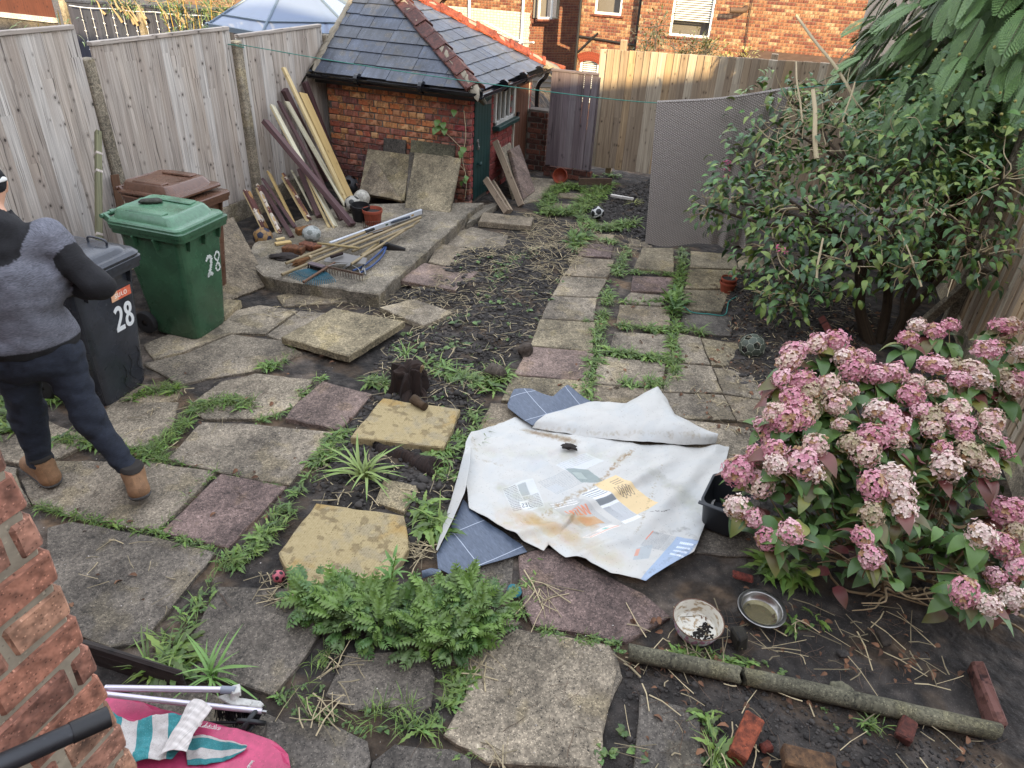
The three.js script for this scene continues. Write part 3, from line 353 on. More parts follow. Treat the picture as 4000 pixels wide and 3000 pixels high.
// ---------- brick outhouse ----------
const shed = thing('brick_outhouse', 'small brick outhouse with slate roof, green door and black gutters', 'outhouse');
const SX = -3.62, SZ = -8.58, SL = -5.7, SB = -10.95, EY = 1.42;
{
  const core = part('wall', boxUV(chamfer(SX - SL - .024, EY + .35, SZ - SB - .024, .004)), MT.mortarD, shed, [(SX + SL) / 2, (EY - .35) / 2, (SZ + SB) / 2]);
  const sub = (p, r) => { const o = new THREE.Group(); o.name = 'brick_face'; o.position.set(...p); o.rotation.y = r; shed.add(o); return o; };
  const f = sub([SL, -.2, SZ], 0); f.name = 'front_brick_face';
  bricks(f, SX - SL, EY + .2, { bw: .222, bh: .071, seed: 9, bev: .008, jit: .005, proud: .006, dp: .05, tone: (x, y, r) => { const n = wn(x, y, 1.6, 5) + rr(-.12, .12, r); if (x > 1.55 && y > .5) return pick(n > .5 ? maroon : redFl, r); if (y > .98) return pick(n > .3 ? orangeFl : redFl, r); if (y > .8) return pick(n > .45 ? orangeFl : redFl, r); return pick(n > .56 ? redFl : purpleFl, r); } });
  const s = sub([SX, -.2, SZ - .0], PI / 2); s.name = 'side_brick_face';
  bricks(s, SZ - SB, EY + .2, { bw: .222, bh: .071, seed: 10, bev: .006, dp: .05, bond: 2, holes: [[.12, .63, 0, 2], [.79, 1.56, 1.03, 2], [1.58, 2.22, 0, 2]], tone: (x, y, r) => y < .35 && r() < .6 ? pick(purpleFl, r) : x < .1 ? pick(maroon, r) : pick(painted, r) });
  // green door
  const teal = mat(0x1f4340, { map: T.grime, bumpMap: T.wB, bumpScale: .001, roughness: .5 }), d = new THREE.Group(); d.name = 'green_door'; d.position.set(SX, 0, SZ); d.rotation.y = PI / 2; shed.add(d);
  d.userData.label = 'dark green plank door with padlock';
  for (let i = 0; i < 5; i++) part('plank', boxUV(chamfer(.0975, 1.36, .03, .004)), teal, d, [.175 + i * .1, .72, .004]);
  for (const y of [.17, 1.22]) part('hinge', (() => { const g = new THREE.ExtrudeGeometry(new THREE.Shape([[0, -.03], [.2, -.008], [.2, .008], [0, .03]].map((q) => new THREE.Vector2(...q))), { depth: .006, bevelEnabled: false }); return boxUV(g.rotateY(PI).translate(.62, 0, .03)); })(), MT.steel, d, [0, y, 0]);
  part('hasp', MG([chamfer(.06, .03, .01, .002), TR(chamfer(.02, .05, .012, .002), 0, -.03, .01), TR(new THREE.TorusGeometry(.014, .004, 6, 12), 0, -.06, .016), TR(chamfer(.035, .045, .018, .004), 0, -.09, .016)]), MT.steel, d, [.17, .8, .03]);
  part('knob', MG([lathe([[0, 0], [.02, 0], [.016, .02], [.032, .04], [.03, .06], [0, .068]], 14).rotateX(PI / 2)]), teal, d, [.2, .5, .02]);
  part('frame', MG([chamfer(.04, 1.4, .05, .003).translate(.125, .72, -.01), chamfer(.035, 1.4, .05, .003).translate(.645, .72, -.01)]), teal, d);
  // window
  const w = new THREE.Group(); w.name = 'window'; w.position.copy(d.position); w.rotation.y = PI / 2; shed.add(w);
  part('frame', MG([chamfer(.05, .52, .06, .004).translate(.815, 1.13, 0), chamfer(.05, .52, .06, .004).translate(1.535, 1.13, 0), chamfer(.77, .04, .06, .004).translate(1.175, 1.385, 0), chamfer(.77, .05, .06, .004).translate(1.175, .89, 0)]), MT.white, w);
  for (const x of [1.0, 1.175, 1.35]) part('glazing_bar', chamfer(x === 1.175 ? .05 : .03, .46, .05, .004).translate(x, 1.13, 0), MT.white, w);
  for (const x of [.92, 1.09, 1.26, 1.44]) part('pane', boxUV(new THREE.PlaneGeometry(.16, .45)), MT.glass, w, [x, 1.13, .005]);
  part('sill', boxUV(chamfer(.82, .06, .13, .008)), teal, w, [1.175, .84, .04]);
  part('curtain', boxUV(new THREE.PlaneGeometry(.74, .46, 24, 1)), mat(0x8f8a80, { map: T.grime }), w, [1.175, 1.13, -.012]);
  // brown door
  const b = new THREE.Group(); b.name = 'brown_door'; b.position.copy(d.position); b.rotation.y = PI / 2; shed.add(b);
  const wd = mat(0x8a5a42, { map: T.wtan, bumpMap: T.wB, bumpScale: .002 });
  for (let i = 0; i < 5; i++) part('plank', grainUV(chamfer(.114, 1.38, .03, .004), 'y', i * .3, i), wd, b, [1.655 + i * .117, .74, .004]);
  part('frame', MG([chamfer(.035, 1.42, .06, .003).translate(1.588, .74, -.006), chamfer(.035, 1.42, .06, .003).translate(2.205, .74, -.006)]), mat(0xc9c0ad, { map: T.grime }), b);
  part('latch', MG([chamfer(.03, .1, .02, .003), TR(new THREE.TorusGeometry(.025, .006, 6, 12), 0, .03, .02)]), MT.iron, b, [1.68, .86, .03]);
  // roof: front slope, right hip end, back slope
  const O = .14, y0 = 1.47, A = V(-5.39, 2.45, -9.8), FL = V(SL - .1, y0, SZ + O), FR = V(SX + O, y0, SZ + O), BR = V(SX + O, y0, SB - O), BL = V(SL - .1, y0, SB - O), RL = V(SL - .1, 2.45, -9.8);
  const roof = part('roof', poly([[0, 1, 4], [1, 2, 4], [0, 4, 5], [2, 3, 5], [2, 5, 4]], [], [FL, FR, BR, BL, A, RL].map((q) => [q.x, q.y - .02, q.z])), MT.iron, shed);
  const clip = (P, Q) => { let out = P; for (let i = 0; i < Q.length && out.length; i++) { const a = Q[i], c = Q[(i + 1) % Q.length], inn = (p) => (c[0] - a[0]) * (p[1] - a[1]) - (c[1] - a[1]) * (p[0] - a[0]) >= 0, src = out; out = []; for (let k = 0; k < src.length; k++) { const p = src[k], q = src[(k + 1) % src.length], ip = inn(p), iq = inn(q); if (ip) out.push(p); if (ip !== iq) { const d1 = (c[0] - a[0]) * (p[1] - a[1]) - (c[1] - a[1]) * (p[0] - a[0]), d2 = (c[0] - a[0]) * (q[1] - a[1]) - (c[1] - a[1]) * (q[0] - a[0]), t = d1 / (d1 - d2); out.push([lerp(p[0], q[0], t), lerp(p[1], q[1], t)]); } } } return out; };
  function slates(P0, P1, pts, exp, wid, seed, mats) {   // eave from P0 to P1, face corners pts
    const ux = P1.clone().sub(P0).normalize(), n = ux.clone().cross(pts[pts.length - 1].clone().sub(P0)).normalize(), us = n.clone().cross(ux), to = (q) => { const d = q.clone().sub(P0); return [d.dot(ux), d.dot(us)]; }, Q = pts.map(to), W = to(P1)[0], Hh = Math.max(...Q.map((q) => q[1])), r = RNG(seed);
    for (let j = 0, s = -.03; s < Hh; j++, s += exp) {
      let x = -rr(0, wid, r); while (x < W) {
        const w = wid * rr(.72, 1.35, r), dn = rr(-.008, .008, r), C = clip([[x + .003, s + dn], [x + w - .003, s + dn + rr(-.004, .004, r)], [x + w - .003, s + exp + .06], [x + .003, s + exp + .06]], [[-.04, -.06], [W + .04, -.06], ...Q.slice(2)]); x += w;
        if (C.length < 3) continue; const lift = rr(.012, .017, r), at = ([a, b], h) => P0.clone().addScaledVector(ux, a).addScaledVector(us, b).addScaledVector(n, h + lift * clamp(1 - (b - s) / (exp + .06)) + .004), a = [], tri = (p, q, t) => a.push(...p.toArray(), ...q.toArray(), ...t.toArray());
        for (let k = 1; k < C.length - 1; k++) tri(at(C[0], .006), at(C[k], .006), at(C[k + 1], .006));
        for (let k = 0; k < C.length; k++) { const p = C[k], q = C[(k + 1) % C.length]; tri(at(p, .006), at(p, -.002), at(q, -.002)); tri(at(p, .006), at(q, -.002), at(q, .006)); }
        const g = new THREE.BufferGeometry(); g.setAttribute('position', new THREE.Float32BufferAttribute(a, 3)); g.computeVertexNormals(); boxUV(g, r() * 4, r() * 4); part('slate', g, pick(mats, r), roof);
      }
    }
  }
  slates(FL, FR, [FL, FR, A, RL], .215, .4, 5, MT.slate); slates(FR, BR, [FR, BR, A], .22, .25, 6, MT.slate); slates(BR, BL, [BR, BL, RL, A], .21, .34, 7, MT.slate);
  function hipTiles(a, b, n, mats, seed, leg = .13) {   // angular hip and ridge tiles, each with a rolled collar
    const d = b.clone().sub(a), L = d.length() / n; d.normalize(); const side = d.clone().cross(V(0, 1, 0)).normalize(), up = side.clone().cross(d), r = RNG(seed);
    for (let i = 0; i < n; i++) {
      const pl = (l0, l1, h, t) => { const q = [], s = .62; for (const l of [l0, l1]) for (const [u, v] of [[-leg, -leg * s], [0, 0], [leg, -leg * s], [leg, -leg * s - t], [0, -t * 1.3], [-leg, -leg * s - t]]) q.push([u, v + h, l]); const qd = []; for (let k = 0; k < 6; k++) qd.push([k, (k + 1) % 6, (k + 1) % 6 + 6, k + 6]); return poly([], [...qd, [5, 4, 1, 0], [4, 3, 2, 1], [6, 7, 10, 11], [7, 8, 9, 10]], q); };
      const g = MG([pl(0, L + .02, .012 * (i % 2), .02), pl(0, .05, .02, .045)]); boxUV(g, r() * 3, r() * 3);
      g.applyMatrix4(new THREE.Matrix4().makeBasis(side.clone().negate(), up, d)); part('ridge_tile', g, pick(mats, r), roof, a.clone().addScaledVector(d, i * L).addScaledVector(V(0, 1, 0), .085 + rr(0, .008, r)).toArray(), [0, rr(-.02, .02, r), 0]);
    }
    const bed = rough(new THREE.CylinderGeometry(.085, .085, d.length() * L * n, 10, 60), .4, 14, seed); bed.applyQuaternion(new THREE.Quaternion().setFromUnitVectors(V(0, 1, 0), d)); const m = a.clone().add(b).multiplyScalar(.5); part('mortar_bed', boxUV(bed), MT.mortar, roof, [m.x, m.y - .022, m.z]);
  }
  hipTiles(FR, A, 9, [MT.ridge[0], MT.ridge[1]], 3); hipTiles(BR, A, 9, [bm(0xb0583a), bm(0xa85238)], 4); hipTiles(A, RL, 1, MT.ridge, 5);
  part('verge_mortar', boxUV(rough(new THREE.CylinderGeometry(.04, .05, 1.7, 8, 40), .5, 20, 2).applyQuaternion(new THREE.Quaternion().setFromUnitVectors(V(0, 1, 0), RL.clone().sub(FL).normalize()))), MT.mortar, roof, FL.clone().add(RL).multiplyScalar(.5).toArray());
  // gutters
  const gut = (a, b) => { const c = []; for (let i = 0; i <= 10; i++) { const t = PI + PI * i / 10; c.push([Math.cos(t) * .068, Math.sin(t) * .068]); } for (let i = 10; i >= 0; i--) { const t = PI + PI * i / 10; c.push([Math.cos(t) * .061, Math.sin(t) * .061]); } const L = a.distanceTo(b), g = new THREE.ExtrudeGeometry(new THREE.Shape(c.map((q) => new THREE.Vector2(...q))), { depth: L, bevelEnabled: false, curveSegments: 1 }), d = b.clone().sub(a).normalize(), s = V(0, 1, 0).cross(d).normalize(); g.applyMatrix4(new THREE.Matrix4().makeBasis(s, V(0, 1, 0), d).setPosition(a)); return g; };
  const gy = 1.455, g0 = V(SL - .12, gy, SZ + .205), g1 = V(SX + .215, gy, SZ + .205), g2 = V(SX + .215, gy - .01, SB - .16);
  const gu = part('gutter', MG([gut(g0, g1), gut(g1.clone().add(V(0, 0, .05)), g2)]), MT.blackPl, shed);
  for (const [a, b] of [[V(-5.1, gy, g0.z), 1], [V(-4.2, gy, g0.z), 1], [V(g1.x, gy, -9.15), 0], [V(g1.x, gy, -9.9), 0], [V(g1.x, gy, -10.6), 0]]) { part('bracket', boxUV(b ? new THREE.CylinderGeometry(.073, .073, .05, 14).rotateZ(PI / 2).translate(0, -.014, 0) : new THREE.CylinderGeometry(.073, .073, .05, 14).rotateX(PI / 2).translate(0, -.014, 0)), MT.blackPl, gu, a.toArray()); }
  part('fascia', MG([chamfer(SX - SL + .2, .14, .03, .003).translate((SX + SL) / 2, 1.4, SZ + .1), chamfer(.03, .14, SZ - SB + .2, .003).translate(SX + .1, 1.4, (SZ + SB) / 2)]), mat(0x1b1c20, { roughness: .5 }), shed);
  part('soffit', MG([chamfer(SX - SL + .18, .02, .13, .002).translate((SX + SL) / 2, 1.425, SZ + .045), chamfer(.13, .02, SZ - SB, .002).translate(SX + .045, 1.424, (SZ + SB) / 2)]), MT.white, shed);
  part('downpipe', MG([tube([V(g2.x, gy - .05, SB - .1), V(g2.x - .05, gy - .16, SB - .12), V(SX + .06, gy - .3, SB - .12), V(SX + .06, .8, SB - .12)], .034, 10)]), MT.blackPl, shed);
  part('lower_pipe', tube([V(SX + .06, .8, SB - .12), V(SX + .06, .1, SB - .12)], .045, 12), MT.white, shed);
}
{ // low pier between outhouse and gate
  const o = thing('brick_pier', 'low dark brick wall end between the outhouse and the gate', 'wall', [-3.58, -.1, -10.72]); bricks(o, .32, 1.02, { tone: (x, y, r) => pick(darkBrick, r), dp: .09, bond: 2, seed: 12, bev: .008 }); part('mortar_core', boxUV(chamfer(.31, .98, .2, .004)), MT.mortarD, o, [.16, .49, -.11]);
}

// ---------- houses and gardens beyond ----------
const houseBrick = [0xb57e5e, 0xab7255, 0xc69a74, 0xba8562, 0x9c6650, 0xd4b08c, 0x90584a].map((c) => bm(c, T.brick)), upvc = mat(0xdfe0dd, { roughness: .4 }), darkRoom = mat(0x6f6a64, { roughness: .9 }), slateFar = mat(0x6b6660, { map: T.slate, roughness: .7 });
function houseWall(o, name, p, ry, L, H, holes, max, seed, tone) {   // brick face with a solid wall behind it
  const g = new THREE.Group(); g.name = name; g.position.set(...p); g.rotation.y = ry; o.add(g);
  bricks(g, L, H, { tone: tone || ((x, y, r) => pick(houseBrick, r)), holes, max, seed, bw: .222, bh: .068, dp: .05, bev: .004, jit: .002, proud: .002 });
  const sh2 = new THREE.Shape([[0, 0], [L, 0], [L, H], [0, H]].map((q) => new THREE.Vector2(...q))); for (const [a, b, c, d] of holes) { const h = new THREE.Path([[a, c], [a, d], [b, d], [b, c]].map((q) => new THREE.Vector2(...q))); sh2.holes.push(h); }
  part('wall', boxUV(new THREE.ExtrudeGeometry(sh2, { depth: .2, bevelEnabled: false }).translate(0, 0, -.212)), MT.mortar, o).position.set(...p); o.children[o.children.length - 1].rotation.y = ry; return g;
}
function houseWindow(o, p, ry, w, h, blind) {
  const g = new THREE.Group(); g.name = 'window'; g.position.set(...p); g.rotation.y = ry; o.add(g); const f = .06;
  part('frame', MG([chamfer(w, f, .07, .006).translate(w / 2, f / 2, 0), chamfer(w, f, .07, .006).translate(w / 2, h - f / 2, 0), chamfer(f, h - 2 * f, .07, .006).translate(f / 2, h / 2, 0), chamfer(f, h - 2 * f, .07, .006).translate(w - f / 2, h / 2, 0)]), upvc, g);
  part('pane', boxUV(new THREE.PlaneGeometry(w - f, h - f)), MT.glass, g, [w / 2, h / 2, 0]);
  part('sill', boxUV(chamfer(w + .14, .05, .14, .006)), blind === 2 ? upvc : bm(0x8a5040), g, [w / 2, -.03, .05]);
  if (blind) for (let i = 0; i < 16; i++) part('blind_slat', boxUV(chamfer(w - .14, .012, .05, .002)), upvc, g, [w / 2, h - .1 - i * .055, -.06], [.5, 0, 0]);
  part('room', boxUV(new THREE.BoxGeometry(w, h, .02)), darkRoom, g, [w / 2, h / 2, -.35]);
}
const GB = -1.9;   // level of the gardens behind
{ // house with two white windows
  const o = thing('brick_house', 'sunlit brick house with white windows behind the lapped fence', 'house', [0, GB, 0]);
  houseWall(o, 'front_brick_face', [-6.0, 0, -22], 0, 1.86, 6.6, [[.46, 1.24, 3.32, 4.6], [.18, .76, 1.0, 2.12]], 300, 21);
  houseWall(o, 'projecting_brick_face', [-4.14, 0, -21.55], 0, 5.6, 6.6, [[.85, 1.95, 2.98, 4.3]], 300, 22);
  houseWall(o, 'splayed_brick_face', [-8.2, 0, -24.2], 45 * DEG, 3.111, 6.6, [[.55, 1.05, 2.9, 4.4]], 250, 23, (x, y, r) => pick([houseBrick[1], houseBrick[4], houseBrick[6]], r));
  houseWindow(o, [-5.54, 3.32, -22.06], 0, .78, 1.28, 0); houseWindow(o, [-5.82, 1.0, -22.06], 0, .58, 1.12, 2); houseWindow(o, [-3.29, 2.98, -21.61], 0, 1.1, 1.32, 1); houseWindow(o, [-7.85, 2.9, -23.93], 45 * DEG, .5, 1.5, 0);
  part('end_wall', boxUV(new THREE.BoxGeometry(.2, 6.6, 6)), MT.mortar, o, [1.36, 3.3, -24.6]); part('return_wall', boxUV(new THREE.BoxGeometry(.05, 6.6, .44)), houseBrick[0], o, [-4.12, 3.3, -21.79]);
  part('roof', poly([], [[0, 1, 2, 3]], [[-9, 6.5, -24.8], [1.7, 6.5, -21.2], [1.7, 8.6, -25.5], [-9, 8.6, -27]]), slateFar, o);
  const arch = new THREE.Group(); arch.name = 'window_arch'; arch.position.set(-5.53, 1.6, -21.995); o.add(arch); for (let i = 0; i < 11; i++) { const a = (i - 5) * .105; part('arch_brick', boxUV(chamfer(.07, .24, .03, .004)), bm(0xb5563a), arch, [Math.sin(a) * .62, Math.cos(a) * .62, .012], [0, 0, -a]); }
  part('soil_pipe', MG([tube([V(-4.22, 0, -21.9), V(-4.22, 6.5, -21.9)], .055, 12), tube([V(-5.9, 2.72, -21.93), V(-4.22, 2.62, -21.93)], .03, 8), tube([V(-5.88, 2.3, -21.9), V(-5.3, 2.86, -21.7)], .03, 8)]), MT.iron, o); part('rain_pipe', tube([V(-5.94, 0, -21.93), V(-5.94, 6.5, -21.93)], .04, 10), MT.iron, o); part('boiler_flue', tube([V(-4.62, 2.36, -22), V(-4.55, 2.34, -21.6), V(-4.35, 2.2, -21.45)], .07, 12), MT.white, o);
  part('waste_pipe', tube([V(-1.4, 3.78, -21.6), V(-1.42, 3.74, -21.2), V(-1.75, 3.72, -21.1)], .07, 12), MT.rusty, o); part('cable', tube([V(-1.2, 6, -21.52), V(-1.28, 4, -21.5), V(-1.22, 2.5, -21.5), V(-1.3, 1, -21.5)], .012, 6), MT.iron, o);
  part('lean_to_roof', boxUV(chamfer(2.6, .12, 1.6, .01)), MT.rusty, o, [.2, 2.62, -20.6], [.2, 0, 0]); part('lean_to_wall', boxUV(chamfer(2.3, 2.4, .1, .01)), mat(0x6d5140, { map: T.wtan }), o, [.3, 1.3, -20.1]);
}
{ // house with whitewashed wall
  const o = thing('whitewashed_house', 'brick house with a whitewashed lower wall behind the outhouse roof', 'house', [0, GB, 0]), wht = [0xdedad0, 0xd4d0c8].map((c) => bm(c, T.grime));
  houseWall(o, 'front_brick_face', [-13.2, 0, -24.2], 0, 5.0, 6.2, [[1.3, 2.0, 3.25, 4.4]], 300, 31, (x, y, r) => y < 3.02 && x > .5 ? pick(wht, r) : pick(houseBrick, r)); houseWindow(o, [-11.9, 3.25, -24.26], 0, .7, 1.15, 0);
  part('rain_pipe', MG([tube([V(-8.42, 0, -24.1), V(-8.42, 6, -24.1)], .045, 10), TR(chamfer(.16, .16, .14, .02), -8.42, 2.1, -24.08), tube([V(-8.42, 2.2, -24.06), V(-9.5, 2.75, -23.4)], .03, 8), tube([V(-8.42, 2.15, -24.06), V(-7.7, 2.3, -23.2)], .03, 8)]), upvc, o); part('drain_pipe', tube([V(-10.3, 0, -24.12), V(-10.3, 6, -24.12)], .05, 10), upvc, o);
  part('roof', poly([], [[0, 1, 2, 3]], [[-13.4, 6.1, -23.9], [-8, 6.1, -23.9], [-8, 8.2, -27], [-13.4, 8.2, -27]]), slateFar, o);
}
{ // neighbours' small roofs
  const tiled = (name, label, c, a, b, d, e, n) => { const o = thing(name, label, 'roof'); const P = [a, b, d, e].map((q) => V(...q)), rows = n; for (let i = 0; i < rows; i++) { const t0 = i / rows, t1 = (i + 1.12) / rows, L = (t) => P[0].clone().lerp(P[3], t), Rr = (t) => P[1].clone().lerp(P[2], t), up = V(0, .025, 0); const l0 = L(t0).add(up), r0 = Rr(t0).add(up), l1 = L(t1), r1 = Rr(t1); part('tile_course', poly([], [[0, 1, 2, 3], [4, 5, 1, 0]], [l0, r0, r1, l1, l0.clone().sub(up), r0.clone().sub(up)].map((q) => q.toArray())), c, o); } part('ridge', tube([P[3], P[2]], .07, 8), bm(0xb05a3a), o); return o; };
  tiled('tiled_roof', 'small roof with orange ridge tiles between the outhouse and the gate', mat(0x8a7d74, { map: T.slate }), [-4.719,.555,-14.4], [-4.106,.618,-14.4], [-4.339,.846,-15.2], [-5.162,1,-15.2], 5);
  tiled('brown_roof', 'sunlit brown tiled roof beyond the blue fence', bm(0xa07a55), [-18, 1.0, -19], [-9.4, 1.0, -19], [-9.4, 2.6, -22], [-18, 2.6, -22], 16);
  tiled('grey_roof', 'grey felt garden roof between the gazebo and the outhouse', mat(0x8d938f, { map: T.grime }), [-8.2, 1.35, -11.7], [-6.4, 1.35, -11.7], [-6.4, 2.2, -13.4], [-8.2, 2.2, -13.4], 2);
}
{ // blue fence, brown fence
  const blue = [0x7d8fa8, 0x8898b2, 0x73849c].map((c) => mat(c, { map: T.wold, bumpMap: T.wB, bumpScale: .002 })), o = thing('blue_fence', 'blue-grey painted fence in the next garden', 'fence', [-14.5, 0, -12.5]); fenceRun(o, 30, .16, .17, -.5, (x) => 1.52 + x * .02, blue, { seed: 81, turn: .1, th: .02 });
  part('capping_rail', boxUV(chamfer(4.9, .05, .08, .006)), blue[0], o, [2.42, 1.58, 0], [0, 0, .02]); for (const x of [-.05, 1.98, 4.0]) part('post', boxUV(chamfer(.12, 2.1, .12, .01)), MT.concPost, o, [x, .55, .04]);
  const b = thing('brown_fence', 'red-brown fence above a concrete base in the next garden', 'fence', [-17.4, 0, -12.3]), br = [0x7d4a3c, 0x744437].map((c) => mat(c, { map: T.wtan })); fenceRun(b, 17, .16, .17, 1.2, 2.3, br, { seed: 83, turn: .1, th: .02 }); part('rail', boxUV(chamfer(2.75, .1, .1, .006)), MT.wgrey[0], b, [1.35, 1.16, .02]); part('base_panel', boxUV(chamfer(2.7, 1.6, .06, .006)), MT.slabD, b, [1.35, .32, -.02]);
  solo('white_post', 'white painted post at the left edge beyond the fence', 'post', boxUV(chamfer(.12, 1.9, .12, .01)), MT.white, [-8.75, .95, -5.6]);
  const sl = thing('string_lights', 'white icicle string lights hanging on the blue fence', 'string lights'), wm = mat(0xe4e6ea, { roughness: .4 }); const pts = []; for (let i = 0; i <= 16; i++) { const x = -14.3 + i * .28, y = 1.46 + i * .005 - .02 * Math.abs(Math.sin(i * .8)); pts.push(V(x, y, -12.38)); if (i % 1 === 0 && i) { const l = [.55, .8, .65, .9][i % 4]; part('strand', MG([tube([V(x, y, -12.38), V(x + .01, y - l, -12.38)], .004, 4), ...[.3, .55, .8, 1].map((t) => TR(chamfer(.045, .014, .014, .002), x + .015, y - l * t, -12.37, 0, 0, -.3))]), wm, sl); } } part('cable', tube(pts, .008, 5), wm, sl);
}
{ // gazebo with clear roof
  const o = thing('gazebo', 'hexagonal gazebo with clear plastic roof panels behind the fence', 'gazebo', [-7.45, 0, -10.55]), al = mat(0x5f6d7a, { roughness: .4, metalness: .3 }), pc = new THREE.MeshPhysicalMaterial({ color: 0x9fb0cc, roughness: .2, transmission: .6, thickness: 0, bumpMap: T.slateB, bumpScale: .004 }), Rg = 1.35, ey = 1.72, ay = 2.5, ph = .3;
  const v = []; for (let i = 0; i < 6; i++) v.push(V(Math.cos(i * PI / 3 + ph) * Rg, ey, Math.sin(i * PI / 3 + ph) * Rg)); const ap = V(0, ay, 0);
  for (let i = 0; i < 6; i++) { const a = v[i], b = v[(i + 1) % 6], m = (q, t) => q.clone().lerp(ap, t); part('roof_panel', poly([[0, 2, 1]], [], [a, b, ap].map((q) => q.toArray())), pc, o); part('rib', tube([a, ap], .022, 6), al, o); part('eave_rail', MG([bar(a, b, .05, .07), bar(m(a, .18).add(V(0, .01, 0)), m(b, .18).add(V(0, .01, 0)), .03, .02)]), al, o); part('post', tube([V(a.x * .93, -.5, a.z * .93), V(a.x * .93, ey, a.z * .93)], .035, 8), bm(0x7d2a2a), o); part('side_screen', boxUV(chamfer(.9, 1.4, .03, .004)), MT.wtan[i % 4], o, [(a.x + b.x) * .45, .4, (a.z + b.z) * .45], [0, PI / 2 - (i + .5) * PI / 3 - ph, 0]); }
}
// ---------- the terrace at the photographer's back: it shades the garden ----------
{
  const hb = bm(0x9a5a44, T.brick), o = thing('terraced_house', 'brick terraced house behind the camera that shades the garden', 'house');
  part('wall', boxUV(new THREE.BoxGeometry(26, 5.4, 8)), hb, o, [-1, 2.6, 6.2]);
  part('roof', poly([[0, 3, 4], [1, 5, 2]], [[0, 1, 5, 4], [3, 2, 5, 4]].map((q, i) => i ? [q[1], q[0], q[3], q[2]] : q), [[-14.2, 5.3, 1.9], [7, 5.3, 1.9], [7, 5.3, 10.5], [-14.2, 5.3, 10.5], [-14.2, 9.2, 6.2], [7, 9.2, 6.2]]), slateFar, o);
  const n = thing('end_house', 'taller house with hipped roof next to the terrace behind the camera', 'house'); part('wall', boxUV(new THREE.BoxGeometry(9, 5.4, 8)), hb, n, [10.7, 2.6, 6.2]);
  part('roof', poly([], [[0, 1, 2, 3]], [[7, 8.46, 6.2], [20, 11, 6.2], [20, 5.2, 10.6], [7, 5.2, 10.6]]), slateFar, n); part('roof_front', poly([], [[0, 1, 2, 3]], [[7, 5.2, 1.9], [20, 5.2, 1.9], [20, 11, 6.2], [7, 8.46, 6.2]]), slateFar, n);
}
{ // brick corner and handrail beside the steps
  const o = thing('brick_corner', 'rough red brick house corner in the near left foreground', 'wall', [-.9, 1.2, 1.45], 0), nb = [0xc89680, 0xba8672, 0xd2a488, 0xb07e6c, 0xc88e76].map((c) => bm(c, T.brick, { bumpScale: .006 }));
  const f = new THREE.Group(); f.name = 'brick_face'; f.rotation.y = PI / 2; o.add(f); bricks(f, 1.95, 2.2, { tone: (x, y, r) => pick(nb, r), bw: .215, bh: .066, jt: .01, dp: .1, bev: .006, jit: .0025, proud: .003, seed: 41, bond: 1, max: 300 });
  const e = new THREE.Group(); e.name = 'end_brick_face'; e.position.set(-.1, 0, -1.96); e.rotation.y = PI; o.add(e); bricks(e, .4, 2.2, { tone: (x, y, r) => pick(nb, r), bw: .215, bh: .066, jt: .01, dp: .09, bev: .006, jit: .0025, proud: .003, seed: 42, bond: 2 });
  part('mortar_core', boxUV(chamfer(.42, 2.2, 1.93, .004)), MT.mortar, o, [-.2145, 1.1, -.975]); part('lower_wall', boxUV(chamfer(.42, 1.24, 1.93, .004)), nb[1], o, [-.212, -.62, -.97]);
  const h = thing('handrail', 'worn black handrail end in front of the brick corner', 'handrail'), rb = mat(0x2a2b2e, { map: T.grime, roughness: .45 }); const E = V(-.631,2.138,-.34), Bk = V(-.681,2.161,-.239), d = Bk.clone().sub(E).normalize();
  part('tube', tube([E.clone().addScaledVector(d, .04), E.clone().addScaledVector(d, .9)], .0125, 18), mat(0x3a3c40, { map: T.grime, roughness: .4, metalness: .3 }), h); part('end_cap', MG([tube([E, E.clone().addScaledVector(d, .042)], .0135, 18)]), mat(0x17181a, { roughness: .5 }), h); part('bracket', tube([E.clone().addScaledVector(d, .3), E.clone().addScaledVector(d, .3).add(V(-.1, -.05, 0))], .006, 8), MT.iron, h);
}

// ---------- wheelie bins ----------
const font = await new FontLoader().loadAsync('fonts/droid/droid_sans_bold.typeface.json');
function loft(rings, n = 40, capB = true, capT = true, crease = .6) {   // rings: [y, width, depth, corner radius, centre z]
  const P = [], ring = ([y, w, d, r, cz = 0, cx = 0]) => { const out = []; r = Math.min(r, w / 2 - .001, d / 2 - .001); for (let i = 0; i < n; i++) { const q = Math.floor(i / (n / 4)), t = (i % (n / 4)) / (n / 4 - 1) * PI / 2, sx = [1, -1, -1, 1][q], sz = [1, 1, -1, -1][q], a = q % 2 ? PI / 2 - t : t; out.push([cx + sx * (w / 2 - r + r * Math.cos(a)), y, cz + sz * (d / 2 - r + r * Math.sin(a))]); } return out; };
  const Rg = rings.map(ring), a = [], tri = (x, y, z) => a.push(...x, ...y, ...z);
  for (let k = 0; k < Rg.length - 1; k++) for (let i = 0; i < n; i++) { const j = (i + 1) % n; tri(Rg[k][i], Rg[k + 1][i], Rg[k][j]); tri(Rg[k][j], Rg[k + 1][i], Rg[k + 1][j]); }
  const cap = (r, up) => { const c = r.reduce((s, q) => [s[0] + q[0] / n, s[1] + q[1] / n, s[2] + q[2] / n], [0, 0, 0]); for (let i = 0; i < n; i++) { const j = (i + 1) % n; up ? tri(r[i], c, r[j]) : tri(r[j], c, r[i]); } };
  if (capB) cap(Rg[0], false); if (capT) cap(Rg[Rg.length - 1], true);
  let g = new THREE.BufferGeometry(); g.setAttribute('position', new THREE.Float32BufferAttribute(a, 3)); g = toCreasedNormals(g, crease); return boxUV(g);
}
const binM = (c) => mat(c, { map: T.grime, roughness: .55, roughnessMap: T.grimeR, bumpMap: T.grimeR, bumpScale: .0015 });
